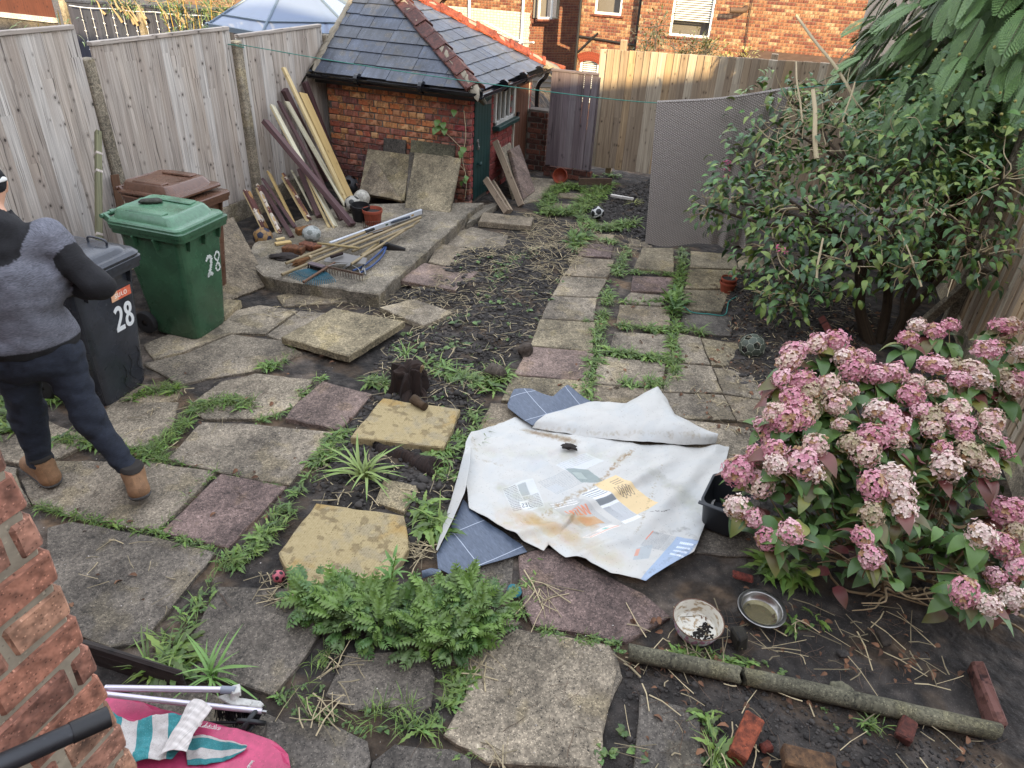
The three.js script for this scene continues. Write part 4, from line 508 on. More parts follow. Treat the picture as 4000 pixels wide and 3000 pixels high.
function wheelieBin(name, label, pos, ry, body, lid, o = {}) {   // front looks to local +z
  const t = thing(name, label, 'wheelie bin', pos, ry, 'wheelie bins by the left fence'), W = .5, D = .58;
  const b = part('body', loft([[0, .39, .43, .07, 0], [.03, .415, .455, .07, 0], [.5, .465, .535, .065, 0], [.9, .51, .60, .06], [.93, .515, .605, .06]]), body, t);
  part('rim', MG([loft([[.9, .53, .63, .05], [.908, .575, .69, .05, .005], [.94, .58, .695, .05, .005], [.943, .59, .71, .05, .005], [.978, .595, .715, .05, .005], [.985, .58, .7, .05, .005]]), ...[-.18, 0, .18].map((x) => TR(chamfer(.014, .1, .05, .003), x, .865, .31, .25, 0, 0)), ...[-1, 1].flatMap((s) => [-.12, .08].map((z) => TR(chamfer(.05, .1, .014, .003), s * .265, .865, z, 0, 0, -s * .25)))]), body, t);
  let lg;
  if (o.flat) lg = MG([loft([[.985, .59, .72, .08, 0], [1.002, .6, .73, .08, 0], [1.02, .57, .70, .08, -.005], [1.022, .50, .54, .08, .04], [1.045, .47, .5, .08, .04], [1.055, .40, .42, .08, .04]]), TR(chamfer(.5, .05, .14, .02), 0, 1.03, -.27)]);
  else lg = MG([loft([[.985, .57, .69, .06, -.01], [1.0, .575, .69, .06, -.01], [1.012, .555, .67, .06, -.01], [1.016, .5, .6, .07, -.03], [1.07, .45, .53, .05, -.05], [1.078, .43, .5, .05, -.06], [1.07, .26, .46, .03, -.07]]), TR(chamfer(.09, .02, .34, .008), -.165, 1.078, -.04), TR(chamfer(.09, .02, .34, .008), .165, 1.078, -.04)]);
  const l = part('lid', lg, lid, t); if (o.warp) { l.rotation.x = -.05; l.position.y = .02; }
  if (o.flat) part('lid_handle', tube([V(.17, 1.035, .2), V(.17, 1.085, .2), V(.17, 1.092, .07), V(.17, 1.035, .06)], .0075, 8, 24), lid, l); else { part('grip_recess', boxUV(chamfer(.13, .016, .055, .004)), mat(0x141a16, { roughness: .9 }), l, [-.12, 1.042, .215], [.7, 0, 0]); part('grip_recess', boxUV(chamfer(.13, .016, .055, .004)), mat(0x141a16, { roughness: .9 }), l, [.12, 1.042, .215], [.7, 0, 0]); }
  part('handle', MG([tube([V(-.27, 1.02, -.4), V(.27, 1.02, -.4)], .017, 12), ...[-.24, -.08, .08, .24].map((x) => bar(V(x, .95, -.3), V(x, 1.02, -.4), .025, .05)), ...[-.16, 0, .16].map((x) => tube([V(x - .02, 1.02, -.4), V(x + .02, 1.02, -.4)], .024, 12))]), lid, t);
  for (const s of [-1, 1]) { const w = part('wheel', lathe([[.028, -.025], [.088, -.028], [.1, -.018], [.1, .018], [.088, .028], [.028, .025]], 24).rotateZ(PI / 2), mat(0x1a1a1b, { roughness: .8 }), t, [s * .235, .1, -.245]); part('hub', lathe([[0, -.02], [.03, -.02], [.035, 0], [.03, .02], [0, .02]], 14).rotateZ(PI / 2), MT.iron, w); }
  part('axle', tube([V(-.23, .1, -.245), V(.23, .1, -.245)], .012, 8), MT.iron, t);
  return t;
}
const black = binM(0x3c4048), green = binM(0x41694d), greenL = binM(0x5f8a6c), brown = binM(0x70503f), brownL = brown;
{
  const yb = PI / 2 - .1, b = wheelieBin('brown_bin', 'brown wheelie bin against the fence behind the green bin', [-4.86, 0, -4.82], PI / 2 - .05, brown, brownL, { warp: 1 });
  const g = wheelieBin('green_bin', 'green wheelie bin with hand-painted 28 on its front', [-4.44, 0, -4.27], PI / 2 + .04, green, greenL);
  const k = wheelieBin('black_bin', 'black wheelie bin with bold white 28 and orange sticker', [-4.33, 0, -3.2], PI / 2 + .05, black, black, { flat: 1 });
  // numbers and sticker on the sloping fronts
  const front = (y) => lerp(.225, .3025, y / .93) + .004, tilt = Math.atan((.3025 - .225) / .93);
  const tg = new TextGeometry('28', { font, size: .155, depth: .0015, curveSegments: 6 }); tg.scale(.72, 1.18, 1); tg.computeBoundingBox(); tg.translate(-(tg.boundingBox.max.x + tg.boundingBox.min.x) / 2, 0, 0);
  part('house_number', tg, mat(0xdfe2e2, { roughness: .5 }), k, [.09, .5, front(.5)], [tilt, 0, 0]);
  const st = canvasTex(256, 104, (c, w, h) => { c.fillStyle = '#d9694a'; c.fillRect(0, 0, w, h); c.fillStyle = '#e2b08a'; c.fillRect(0, 0, w * .34, h); c.fillStyle = '#f2e9df'; c.font = 'bold 66px sans-serif'; c.fillText('SULO', 40, 76); const r = RNG(5); for (let i = 0; i < 60; i++) { c.fillStyle = r() < .6 ? '#d98a6a' : '#e8c9ad'; c.globalAlpha = .6; c.fillRect(r() * w, r() * h, rr(3, 16, r), rr(2, 9, r)); } c.globalAlpha = 1; c.fillStyle = '#2b2320'; c.fillRect(128, 70, 6, 14); });
  const sg = chamfer(.17, .066, .0015, .0004); uvOf(sg, (x, y) => [x / .17 + .5, y / .066 + .5]); part('sticker', sg, mat(0xffffff, { map: st, roughness: .6 }), k, [.1, .755, front(.755) + .001], [tilt, 0, 0]);
  // hand-painted number: broken brush strokes
  const wp = mat(0xd8ded8, { roughness: .7 }), stroke = (pts, w, seed) => { const r = RNG(seed), c = new THREE.CatmullRomCurve3(pts.map((q) => V(q[0], q[1], 0))), gs = []; for (let i = 0; i < 60; i++) { if (r() < .08) continue; const p = c.getPointAt(i / 60), d = c.getTangentAt(i / 60), ww = w * rr(.5, 1.15, r); gs.push(TR(chamfer(.009, ww, .0012, .0003), p.x + rr(-.003, .003, r), p.y + rr(-.003, .003, r), 0, 0, 0, Math.atan2(d.y, d.x) + rr(-.2, .2, r))); } return MG(gs); };
  const hn = part('house_number', MG([stroke([[-.075, .075], [-.05, .105], [-.02, .09], [-.02, .04], [-.06, -.05], [-.075, -.065], [-.04, -.05], [-.01, -.07]], .028, 3), stroke([[.06, .02], [.03, .07], [.055, .11], [.085, .08], [.06, .02], [.03, -.03], [.05, -.06], [.085, -.04], [.06, .015]], .017, 4)]), wp, g, [.09, .58, front(.58)], [tilt, 0, 0]);
  k.scale.setScalar(1.05); const r = RNG(3); for (const [bn, x, y, s] of [[k, .06, .3, 1], [k, .14, .33, 1], [k, .0, .25, 1]]) part('scratch', tube([V(x, y, front(y)), V(x + .02, y - .07, front(y - .07)), V(x - .015, y - .15, front(y - .15)), V(x + .03, y - .22, front(y - .22))].map((q) => q.add(V(0, 0, .001))), .0018, 4), mat(0x0c0c0e), bn);
  solo('flat_stone', 'flat mossy stone lying on the green bin lid', 'stone', stoneG(.085, .022, .05, 4, .4), bm(0x4e5348), [-4.62, 1.086, -4.3], [0, .7, 0]);
}

// ---------- person walking away on the left ----------
{
  const o = thing('person', 'person in grey hoodie with black sleeves, navy trousers and tan boots', 'person', [-3.52, 0, -2.3]), B = V(-3.4, 0, -2.25), J = {};
  for (const [k, x, y, z] of [['head', -3.66, 1.79, -2.43], ['crown', -3.69, 1.83, -2.44], ['neck', -3.59, 1.63, -2.37], ['chest', -3.50, 1.38, -2.31], ['belly', -3.50, 1.12, -2.31], ['shR', -3.37, 1.535, -2.49], ['shL', -3.65, 1.53, -2.12], ['elR', -3.15, 1.30, -2.53], ['wrR', -3.62, 1.16, -2.58], ['haR', -3.72, 1.15, -2.55], ['elL', -3.74, 1.27, -1.98], ['wrL', -3.93, 1.1, -2.16], ['haL', -4.02, 1.08, -2.24], ['hip', -3.51, .97, -2.30], ['hipR', -3.43, .90, -2.37], ['hipL', -3.60, .89, -2.23], ['knR', -3.285, .5, -2.33], ['anR', -3.05, .15, -2.32], ['knL', -3.67, .49, -2.24], ['anL', -3.65, .12, -2.2], ['toeL', -3.84, .05, -2.24], ['heelL', -3.61, .05, -2.19], ['toeR', -3.17, .04, -2.4], ['heelR', -2.98, .1, -2.27]]) J[k] = V(x, y, z).sub(B);
  const cap = (a, b, ra, rb) => { const A = J[a] || a, Bv = J[b] || b, dx = Bv.x - A.x, dy = Bv.y - A.y, dz = Bv.z - A.z, l2 = dx * dx + dy * dy + dz * dz; return (x, y, z) => { const px = x - A.x, py = y - A.y, pz = z - A.z, t = clamp((px * dx + py * dy + pz * dz) / l2); return Math.hypot(px - dx * t, py - dy * t, pz - dz * t) - lerp(ra, rb, t); }; };
  const smin = (a, b, k) => { const h = clamp(.5 + .5 * (b - a) / k); return lerp(b, a, h) - k * h * (1 - h); }, un = (fs, k) => (x, y, z) => { let d = 1e3; for (const f of fs) d = smin(d, f(x, y, z), k); return d; };
  const bounds = (lo, hi) => [lo, hi];
  // body: one continuous figure (face, neck and hands show)
  const fw = V(-.83, 0, -.56).normalize(), face = (k, dx, dy, df) => J[k].clone().add(V(.56 * dx, dy, -.83 * dx)).addScaledVector(fw, df);
  const fingers = []; for (const [h, w, s] of [['haR', 'wrR', 1], ['haL', 'wrL', -1]]) { const d = J[h].clone().sub(J[w]).normalize(), side = d.clone().cross(V(0, 1, 0)).normalize(); for (let i = 0; i < 4; i++) { const a = J[h].clone().addScaledVector(side, (i - 1.5) * .021), m = a.clone().addScaledVector(d, .045 - Math.abs(i - 1.3) * .006).add(V(0, -.012, 0)), e = m.clone().addScaledVector(d, .025).add(V(0, -.03, 0)); fingers.push(cap(a, m, .0095, .009), cap(m, e, .009, .0075)); } const a = J[w].clone().addScaledVector(d, .04), m = a.clone().addScaledVector(side, s * .045).addScaledVector(d, .03); fingers.push(cap(a, m, .013, .011), cap(m, m.clone().addScaledVector(d, .035), .011, .008)); }
  const core = un([cap('head', 'crown', .095, .092), cap(face('head', 0, -.07, .02), face('head', 0, -.03, .035), .062, .07), cap('neck', 'head', .062, .06), cap('neck', 'chest', .09, .13), cap('chest', 'hip', .14, .13), cap('shR', 'shL', .075, .075), cap('shR', 'elR', .055, .045), cap('elR', 'wrR', .043, .028), cap('shL', 'elL', .055, .045), cap('elL', 'wrL', .043, .028), cap('wrR', 'haR', .03, .034), cap('wrL', 'haL', .03, .034), cap('hipR', 'knR', .085, .055), cap('knR', 'anR', .052, .036), cap('hipL', 'knL', .085, .055), cap('knL', 'anL', .052, .036)], .04);
  const nose = cap(face('head', 0, .0, .098), face('head', 0, -.025, .115), .008, .014), earR = cap(face('head', .092, -.02, 0), face('head', .098, .02, -.01), .014, .018), earL = cap(face('head', -.092, -.02, 0), face('head', -.098, .02, -.01), .014, .018), eyes = [-1, 1].map((s) => cap(face('head', s * .034, .005, .09), face('head', s * .034, .006, .091), .011, .011)), lips = cap(face('head', -.02, -.06, .088), face('head', .02, -.06, .088), .007, .007), fin = un(fingers, .008);
  const skinF = (x, y, z) => { let d = core(x, y, z); if (y > 1.6) { d = smin(d, nose(x, y, z), .012); d = smin(d, earR(x, y, z), .008); d = smin(d, earL(x, y, z), .008); d = smin(d, lips(x, y, z), .008); d = Math.max(d, -eyes[0](x, y, z) + .004, -eyes[1](x, y, z) + .004); } else if (y > .95) d = smin(d, fin(x, y, z), .01); return d; };
  const skin = mat(0xc79a80, { roughness: .6 });
  part('body', nets(skinF, [-.75, .08, -.62], [.45, 1.98, .4], .0105), skin, o);
  part('eye', MG(eyes.map((_, i) => TR(new THREE.SphereGeometry(.011, 10, 8), ...face('head', (i ? 1 : -1) * .034, .005, .083).toArray()))), mat(0xe8e4dc, { roughness: .2 }), o);
  // trousers
  const fold = (x, y, z, a, f) => (v3n(x * f, y * f * 1.7, z * f, 4) - .5) * a + (v3n(x * f * 2.4, y * f * 3, z * f * 2.4, 9) - .5) * a * .5;
  const trous = un([cap('hip', V(J.hip.x, J.hip.y - .04, J.hip.z), .165, .17), cap('hipR', 'knR', .115, .08), cap('knR', 'anR', .078, .062), cap('hipL', 'knL', .122, .088), cap('knL', 'anL', .086, .068), cap('hipR', 'hipL', .13, .13)], .06);
  const navy = mat(0x232a37, { map: T.marl, bumpMap: T.cloth, bumpScale: .0006, roughness: .9 });
  const tr = part('trousers', nets((x, y, z) => Math.max(trous(x, y, z) + fold(x, y, z, .022, 11), y - 1.06, .15 - y + (x > .2 ? .05 : 0)), [-.5, .06, -.34], [.55, 1.1, .3], .012), navy, o);
  const dab = (n, c, l, w, yr, seed) => { const r = RNG(seed); for (let i = 0; i < n; i++) part('paint_spot', stoneG(l * rr(.5, 1, r), .008, w, i + seed, .6, 2, 2.5), mat(0xaeb6c4, { roughness: .8 }), tr, c(r), [rr(-.5, .5, r), r() * 3, rr(.9, 1.5, r)]); };
  // hoodie
  const inTorso = un([cap('chest', 'belly', .165, .165), cap('belly', 'hip', .165, .16), cap('neck', 'chest', .1, .175), cap('shR', 'shL', .102, .102), cap(V(J.hip.x + .06, .99, J.hip.z - .09), V(J.hip.x - .06, .99, J.hip.z + .09), .13, .13), cap(V(J.chest.x + .07, 1.3, J.chest.z - .1), V(J.chest.x - .07, 1.3, J.chest.z + .1), .13, .13)], .08), flat = (f) => (x, y, z) => f(x, y, z);
  const hood = un([cap(V(J.neck.x + .06, J.neck.y - .02, J.neck.z + .04), V(J.neck.x - .03, J.neck.y + .03, J.neck.z), .125, .12), cap(V(J.neck.x + .12, J.neck.y - .12, J.neck.z + .09), V(J.neck.x + .04, J.neck.y - .03, J.neck.z + .02), .06, .1)], .05);
  const sleeves = un([cap('shR', 'elR', .085, .07), cap('elR', 'wrR', .068, .048), cap('shL', 'elL', .098, .082), cap('elL', 'wrL', .08, .052)], .04);
  const grey = mat(0x797b86, { map: T.marl, bumpMap: T.cloth, bumpScale: .0006, roughness: .95 }), blk = mat(0x202124, { map: T.marl, bumpMap: T.cloth, bumpScale: .0006, roughness: .95 });
  const hfield = (x, y, z) => Math.max(smin(smin(inTorso(x, y, z), sleeves(x, y, z), .05), Math.max(hood(x, y, z), -cap('neck', 'head', .085, .1)(x, y, z)), .02) + fold(x, y, z, .026, 7.5), .945 - y), hg = nets(hfield, [-.75, .92, -.62], [.45, 1.85, .5], .0105), hp = hg.attributes.position, hc = [];
  for (let i = 0; i < hp.count; i++) { const x = hp.getX(i), y = hp.getY(i), z = hp.getZ(i), dark = sleeves(x, y, z) < inTorso(x, y, z) - .012 || hood(x, y, z) < .045 || y < 1.005; hc.push(...(dark ? [.016, .016, .018] : [.19, .195, .225])); } hg.setAttribute('color', new THREE.Float32BufferAttribute(hc, 3));
  part('hoodie', hg, mat(0xffffff, { vertexColors: true, map: T.marl, bumpMap: T.cloth, bumpScale: .0006, roughness: .95 }), o);
  // beanie with a white band
  const be = part('beanie', nets((x, y, z) => { const d = un([cap(V(J.head.x, J.head.y + .035, J.head.z), V(J.crown.x, J.crown.y + .045, J.crown.z), .112, .1)], .02)(x, y, z) + fold(x, y, z, .01, 20); return Math.max(d, (J.head.y + .0 - y) + (x - J.head.x) * -.15); }, [-.5, 1.65, -.45], [-.05, 2.05, .1], .008), mat(0x15161a, { bumpMap: T.cloth, bumpScale: .002, roughness: 1 }), o);
  part('stripe', nets((x, y, z) => { const d = cap(V(J.head.x, J.head.y + .02, J.head.z), V(J.crown.x, J.crown.y + .045, J.crown.z), .117, .1)(x, y, z); return Math.max(d, Math.abs(y - J.head.y - .035 + (x - J.head.x) * -.15) - .014); }, [-.5, 1.7, -.45], [-.05, 1.95, .1], .007), mat(0xd8d8d4, { roughness: 1 }), be);
  // boots
  const tan = mat(0x9c7654, { map: T.grime, bumpMap: T.concB, bumpScale: .0015, roughness: .8 }), sole = mat(0x55524f, { map: T.grime, roughness: .9 });
  for (const [s, a, t, h] of [['L', 'anL', 'toeL', 'heelL'], ['R', 'anR', 'toeR', 'heelR']]) {
    const up = un([cap(J[a].clone().add(V(0, .05, 0)), J[h].clone().add(V(0, .02, 0)), .066, .058), cap(J[h], J[t], .054, .05), cap(J[a].clone().add(V(0, .02, 0)), J[t].clone().add(V(0, .02, 0)), .055, .044)], .03), d = J[t].clone().sub(J[h]), sl = (x, z) => { const q = ((x - J[h].x) * d.x + (z - J[h].z) * d.z) / (d.x * d.x + d.z * d.z); return lerp(J[h].y, J[t].y, q) - .045; }, c = J[a], lo = [c.x - .32, -.02, c.z - .25], hi = [c.x + .25, .3, c.z + .25];
    const bo = part('boot', nets((x, y, z) => Math.max(up(x, y, z), sl(x, z) + .022 - y, y - c.y - .095), lo, hi, .008), tan, o); part('sole', nets((x, y, z) => Math.max(up(x, y, z) - .008, sl(x, z) - y, y - sl(x, z) - .028), lo, hi, .008), sole, bo);
    part('collar', nets((x, y, z) => Math.max(up(x, y, z) - .006, Math.abs(y - c.y - .082) - .014), lo, hi, .008), mat(0x2a2622, { roughness: .9 }), bo);
  }
}

// ---------- leaning slabs, timber, tools and toys ----------
function quadSlab(TL, TR, BR, BL, th, seed = 1) {   // flagstone from its four front corners; th goes behind the face
  const n = BR.clone().sub(BL).cross(TL.clone().sub(BL)).normalize().multiplyScalar(-th), u = BR.clone().sub(BL).normalize(), v = TL.clone().sub(BL), r = RNG(seed), N = 7, a = [], fr = [], bk = [];
  const P = (s, t) => { const l = BL.clone().lerp(TL, t), q = BR.clone().lerp(TR, t); return l.lerp(q, s); };
  const ring = []; for (let i = 0; i < N; i++) ring.push([i / N, 0]); for (let i = 0; i < N; i++) ring.push([1, i / N]); for (let i = 0; i < N; i++) ring.push([1 - i / N, 1]); for (let i = 0; i < N; i++) ring.push([0, 1 - i / N]);
  for (const [s, t] of ring) { const j = () => rr(-.006, .006, r), e = .012; fr.push(P(clamp(s, e, 1 - e) + j() * .6, clamp(t, e, 1 - e) + j() * .6)); bk.push([P(s + j() * .6, t + j() * .6).addScaledVector(n, .12), P(s, t).add(n)]); }
  const c = P(.5, .5), M = ring.length, tri = (x, y, z) => a.push(...x.toArray(), ...y.toArray(), ...z.toArray()), cb = c.clone().add(n);
  for (let i = 0; i < M; i++) { const k = (i + 1) % M; tri(fr[i], fr[k], c); tri(fr[i], bk[i][0], fr[k]); tri(fr[k], bk[i][0], bk[k][0]); tri(bk[i][0], bk[i][1], bk[k][0]); tri(bk[k][0], bk[i][1], bk[k][1]); tri(bk[k][1], bk[i][1], cb); }
  const g = new THREE.BufferGeometry(); g.setAttribute('position', new THREE.Float32BufferAttribute(a, 3)); g.computeVertexNormals(); const ux = u, uy = v.clone().normalize(); return uvOf(g, (x, y, z) => { const q = V(x, y, z); return [q.dot(ux) + seed, q.dot(uy)]; });
}
const lean = (label, TL, TR, BR, BL, th, m, seed, group) => solo('leaning_slab', label, 'slab', quadSlab(V(...TL), V(...TR), V(...BR), V(...BL), th, seed), m, undefined, undefined, group), gs = 'paving slabs leaning on walls';
lean('mossy slab with a diagonal broken front leaning on the outhouse, left of the pair', [-5.09, .56, -8.5], [-4.44, .57, -8.5], [-4.28, .12, -7.98], [-4.93, .12, -7.95], .045, MT.slabY[1], 3, gs);
lean('large pale slab leaning on the outhouse, right of the pair', [-4.36, .62, -8.46], [-3.70, .63, -8.46], [-3.56, .12, -7.82], [-4.14, .12, -7.72], .05, MT.slabY[1], 4, gs);
lean('dark slab standing edge-on between the two leaning slabs', [-4.47, .6, -8.52], [-4.38, .6, -8.5], [-4.2, .12, -7.96], [-4.26, .12, -7.99], .05, MT.slabD, 5, gs);
lean('small dark square slab behind the left leaning slab', [-4.865, .72, -8.555], [-4.54, .73, -8.555], [-4.52, .3, -8.44], [-4.86, .3, -8.44], .035, MT.slabD, 6, gs);
lean('long mossy slab behind the right leaning slab', [-4.46, .745, -8.555], [-3.83, .75, -8.555], [-3.8, .3, -8.42], [-4.44, .3, -8.42], .04, MT.edging, 7, gs);
solo('broken_slab', 'triangular broken half of a mossy slab lying in front of the left one', 'slab', (() => { const g = slabG([[0, 0], [.66, 0], [.62, -.04], [.05, -.5], [0, -.52]], 0, .045, .006, { seed: 12 }); const n = V(0, .76, .65), x = V(1, 0, .06).normalize(), z = x.clone().cross(n).normalize(); n.copy(z).cross(x); g.applyMatrix4(new THREE.Matrix4().makeBasis(x, n, z)); return g; })(), MT.slab[3], [-4.9, .16, -7.88]);
lean('pinkish slab leaning on the red painted side wall', [-3.45, .53, -9.62], [-3.45, .51, -10.02], [-3.03, .0, -9.62], [-3.05, .0, -9.16], .05, MT.slabP[0], 8, gs);
lean('grey slab tucked behind the pinkish slab on the side wall', [-3.55, .56, -9.5], [-3.55, .56, -9.9], [-3.16, .0, -9.5], [-3.16, .0, -9.12], .05, MT.slab[0], 9, gs);
lean('stained slab leaning against the fence beside the green bin', [-5.15, .44, -5.28], [-5.12, .43, -5.78], [-4.38, .0, -5.3], [-4.51, .0, -4.78], .045, MT.slab[3], 10, gs);
solo('stone_slab', 'thick pale stone slab lying beside the green bin', 'slab', slabG([[-4.54,-4.764],[-4.327,-4.806],[-4.241,-4.468],[-4.417,-4.411]], .05, .09, .01, { seed: 14 }), MT.slabY[0]);
// loose flags lying proud of the others
solo('loose_slab', 'thick yellow-grey slab lying on top of the paving, left of the earth bed', 'slab', slabG([[-3.523,-4.31],[-3.416,-4.953],[-2.712,-4.999],[-2.849,-4.273]], .09, .065, .008, { seed: 21, tilt: (x, z) => (z + 4.6) * -.02 }), MT.slabY[0], undefined, undefined, 'loose slabs');
solo('loose_slab', 'yellow slab with a log stub on its far edge', 'slab', slabG([[-2.301,-3.85],[-1.711,-3.953],[-1.628,-3.479],[-2.26,-3.328]], .075, .06, .008, { seed: 22 }), MT.yellowStone, undefined, undefined, 'loose slabs');
solo('loose_slab', 'pale yellow five-sided slab behind the big leafy weed', 'slab', slabG([[-2.114,-2.693],[-1.576,-2.808],[-1.422,-2.569],[-1.44,-2.266],[-1.869,-2.103],[-2.078,-2.264]], .05, .06, .008, { seed: 23 }), MT.yellowStone, undefined, undefined, 'loose slabs');
solo('loose_slab', 'small square pale slab beside the strappy plant', 'slab', slabG([[-1.851,-3.058],[-1.608,-3.089],[-1.588,-2.83],[-1.799,-2.848]], .05, .05, .007, { seed: 24 }), MT.slabY[0], undefined, undefined, 'loose slabs');
solo('loose_slab', 'grey slab set down in front of the green door', 'slab', slabG([[-3.283,-8.241],[-2.625,-8.353],[-2.567,-8.033],[-3.202,-7.882]], .05, .07, .007, { seed: 25 }), MT.slab[3], undefined, undefined, 'loose slabs');
// timber
function plank(label, b, t, w, th, m, o = {}) {
  const B = V(...b), T2 = V(...t), up = o.up ? V(...o.up) : V(1, .2, 0), g = bar(B, T2, w, th, .003, up, .002), one = solo(o.name || 'timber_plank', label, 'plank', g, m, undefined, undefined, o.group || 'timber leaning on the left fence');
  if (o.edge) part('plank_edge', bar(B.clone().add(V(0, 0, w * .52)), T2.clone().add(V(0, 0, w * .52)), .006, th * .98, .001, up), MT.wnew[0], one); return one;
}
plank('thick dark brown beam leaning diagonally across the other timber', [-4.333,.15,-6.806], [-5.62,1.091,-7.13], .1, .055, MT.wbrn[0]);
plank('white-faced plank with a yellow edge behind the dark beam', [-4.506,.12,-6.732], [-5.72,1.212,-7.43], .085, .022, MT.wpale, { edge: 1 });
plank('slim dark brown strip between two pale planks', [-4.571,.12,-6.948], [-5.76,1.221,-7.614], .06, .03, MT.wbrn[1]);
plank('pale grey plank in the middle of the tall timber', [-4.807,.12,-7.432], [-5.76,1.198,-7.765], .085, .022, MT.wpale);
plank('longest yellow timber, reaching highest up the fence', [-4.815,.14,-7.475], [-5.74,1.59,-7.75], .06, .035, MT.wnew[0]);
plank('wide rough-sawn yellow board nearest the outhouse', [-4.876,.12,-7.67], [-5.7,1.265,-8.032], .15, .022, MT.wnew[1]);
plank('short-topped dark brown post behind the rough-sawn board', [-5.442,.12,-8.353], [-5.8,1.362,-8.241], .075, .06, MT.wbrn[1]);
plank('dark brown post end poking up behind the pale planks', [-5.605,.12,-8.258], [-5.8,1.33,-7.798], .085, .06, MT.wbrn[0]);
plank('leftmost short board with flaking white paint', [-5.287,.06,-6.458], [-5.66,.384,-6.682], .1, .03, MT.peel, { edge: 1 });
plank('second short board with flaking white paint, half behind brown strips', [-4.92,.1,-6.276], [-5.64,.381,-6.887], .1, .03, MT.peel, { edge: 1 });
plank('front dark brown strip among the short boards', [-4.738,.12,-6.218], [-5.6,.385,-6.895], .055, .045, MT.wbrn[1]);
plank('upper dark brown strip among the short boards', [-4.882,.12,-6.485], [-5.64,.446,-6.977], .055, .03, MT.wbrn[0]);
plank('short yellow board behind the brown strips', [-5.015,.12,-6.63], [-5.74,.455,-7.224], .075, .022, MT.wnew[1]);
plank('third short board with flaking paint, under the tall timber', [-4.893,.12,-6.791], [-5.68,.37,-7.443], .1, .035, MT.peel, { edge: 1 });
plank('short weathered board beside the third flaking board', [-5.014,.12,-7.039], [-5.76,.337,-7.723], .075, .022, MT.wpale);
plank('dark brown post foot below the crossing beam', [-4.839,.12,-6.901], [-5.72,.327,-7.832], .09, .06, MT.wbrn[0]);
plank('thin yellow batten standing behind the flaking boards', [-4.56,.12,-6.672], [-5.6,.243,-7.772], .03, .03, MT.wnew[0]);
for (const [l, a, b] of [['tall grey plank leaning on the red painted wall', [-2.981,0,-8.871], [-3.56,.685,-9.316]], ['left of two short planks beside the green door', [-3.062,0,-8.525], [-3.5,.293,-8.843]], ['right of two short planks beside the green door', [-3.025,0,-8.552], [-3.47,.206,-9.009]]]) plank(l, a, b, .085, .045, MT.wtan[2], { group: 'planks leaning on the outhouse side', up: [0, .2, 1] });
{ const o = thing('mossy_post', 'mossy square post leaning upright by the green bin handle', 'post'), m = mat(0x8f9272, { map: T.wgrey }); const a = V(-5.7,1.384,-4.905), b = V(-5.2,.841,-4.262), k = a.y / (a.y - b.y), at = (t) => a.clone().lerp(b, t * k); part('shaft', bar(at(1), at(0), .05, .05, .006, V(0, 0, 1)), m, o); for (const t of [.1, .18, .45]) part('ring', bar(at(t), at(t + .012), .056, .056, .004, V(0, 0, 1)), MT.wgrey[2], o); }
plank('broken brown fence slat behind the green bin', [-5.74, .25, -4.95], [-5.8, .95, -5.05], .09, .016, mat(0x8a6b58, { map: T.wtan }), { group: 'broken slats' });
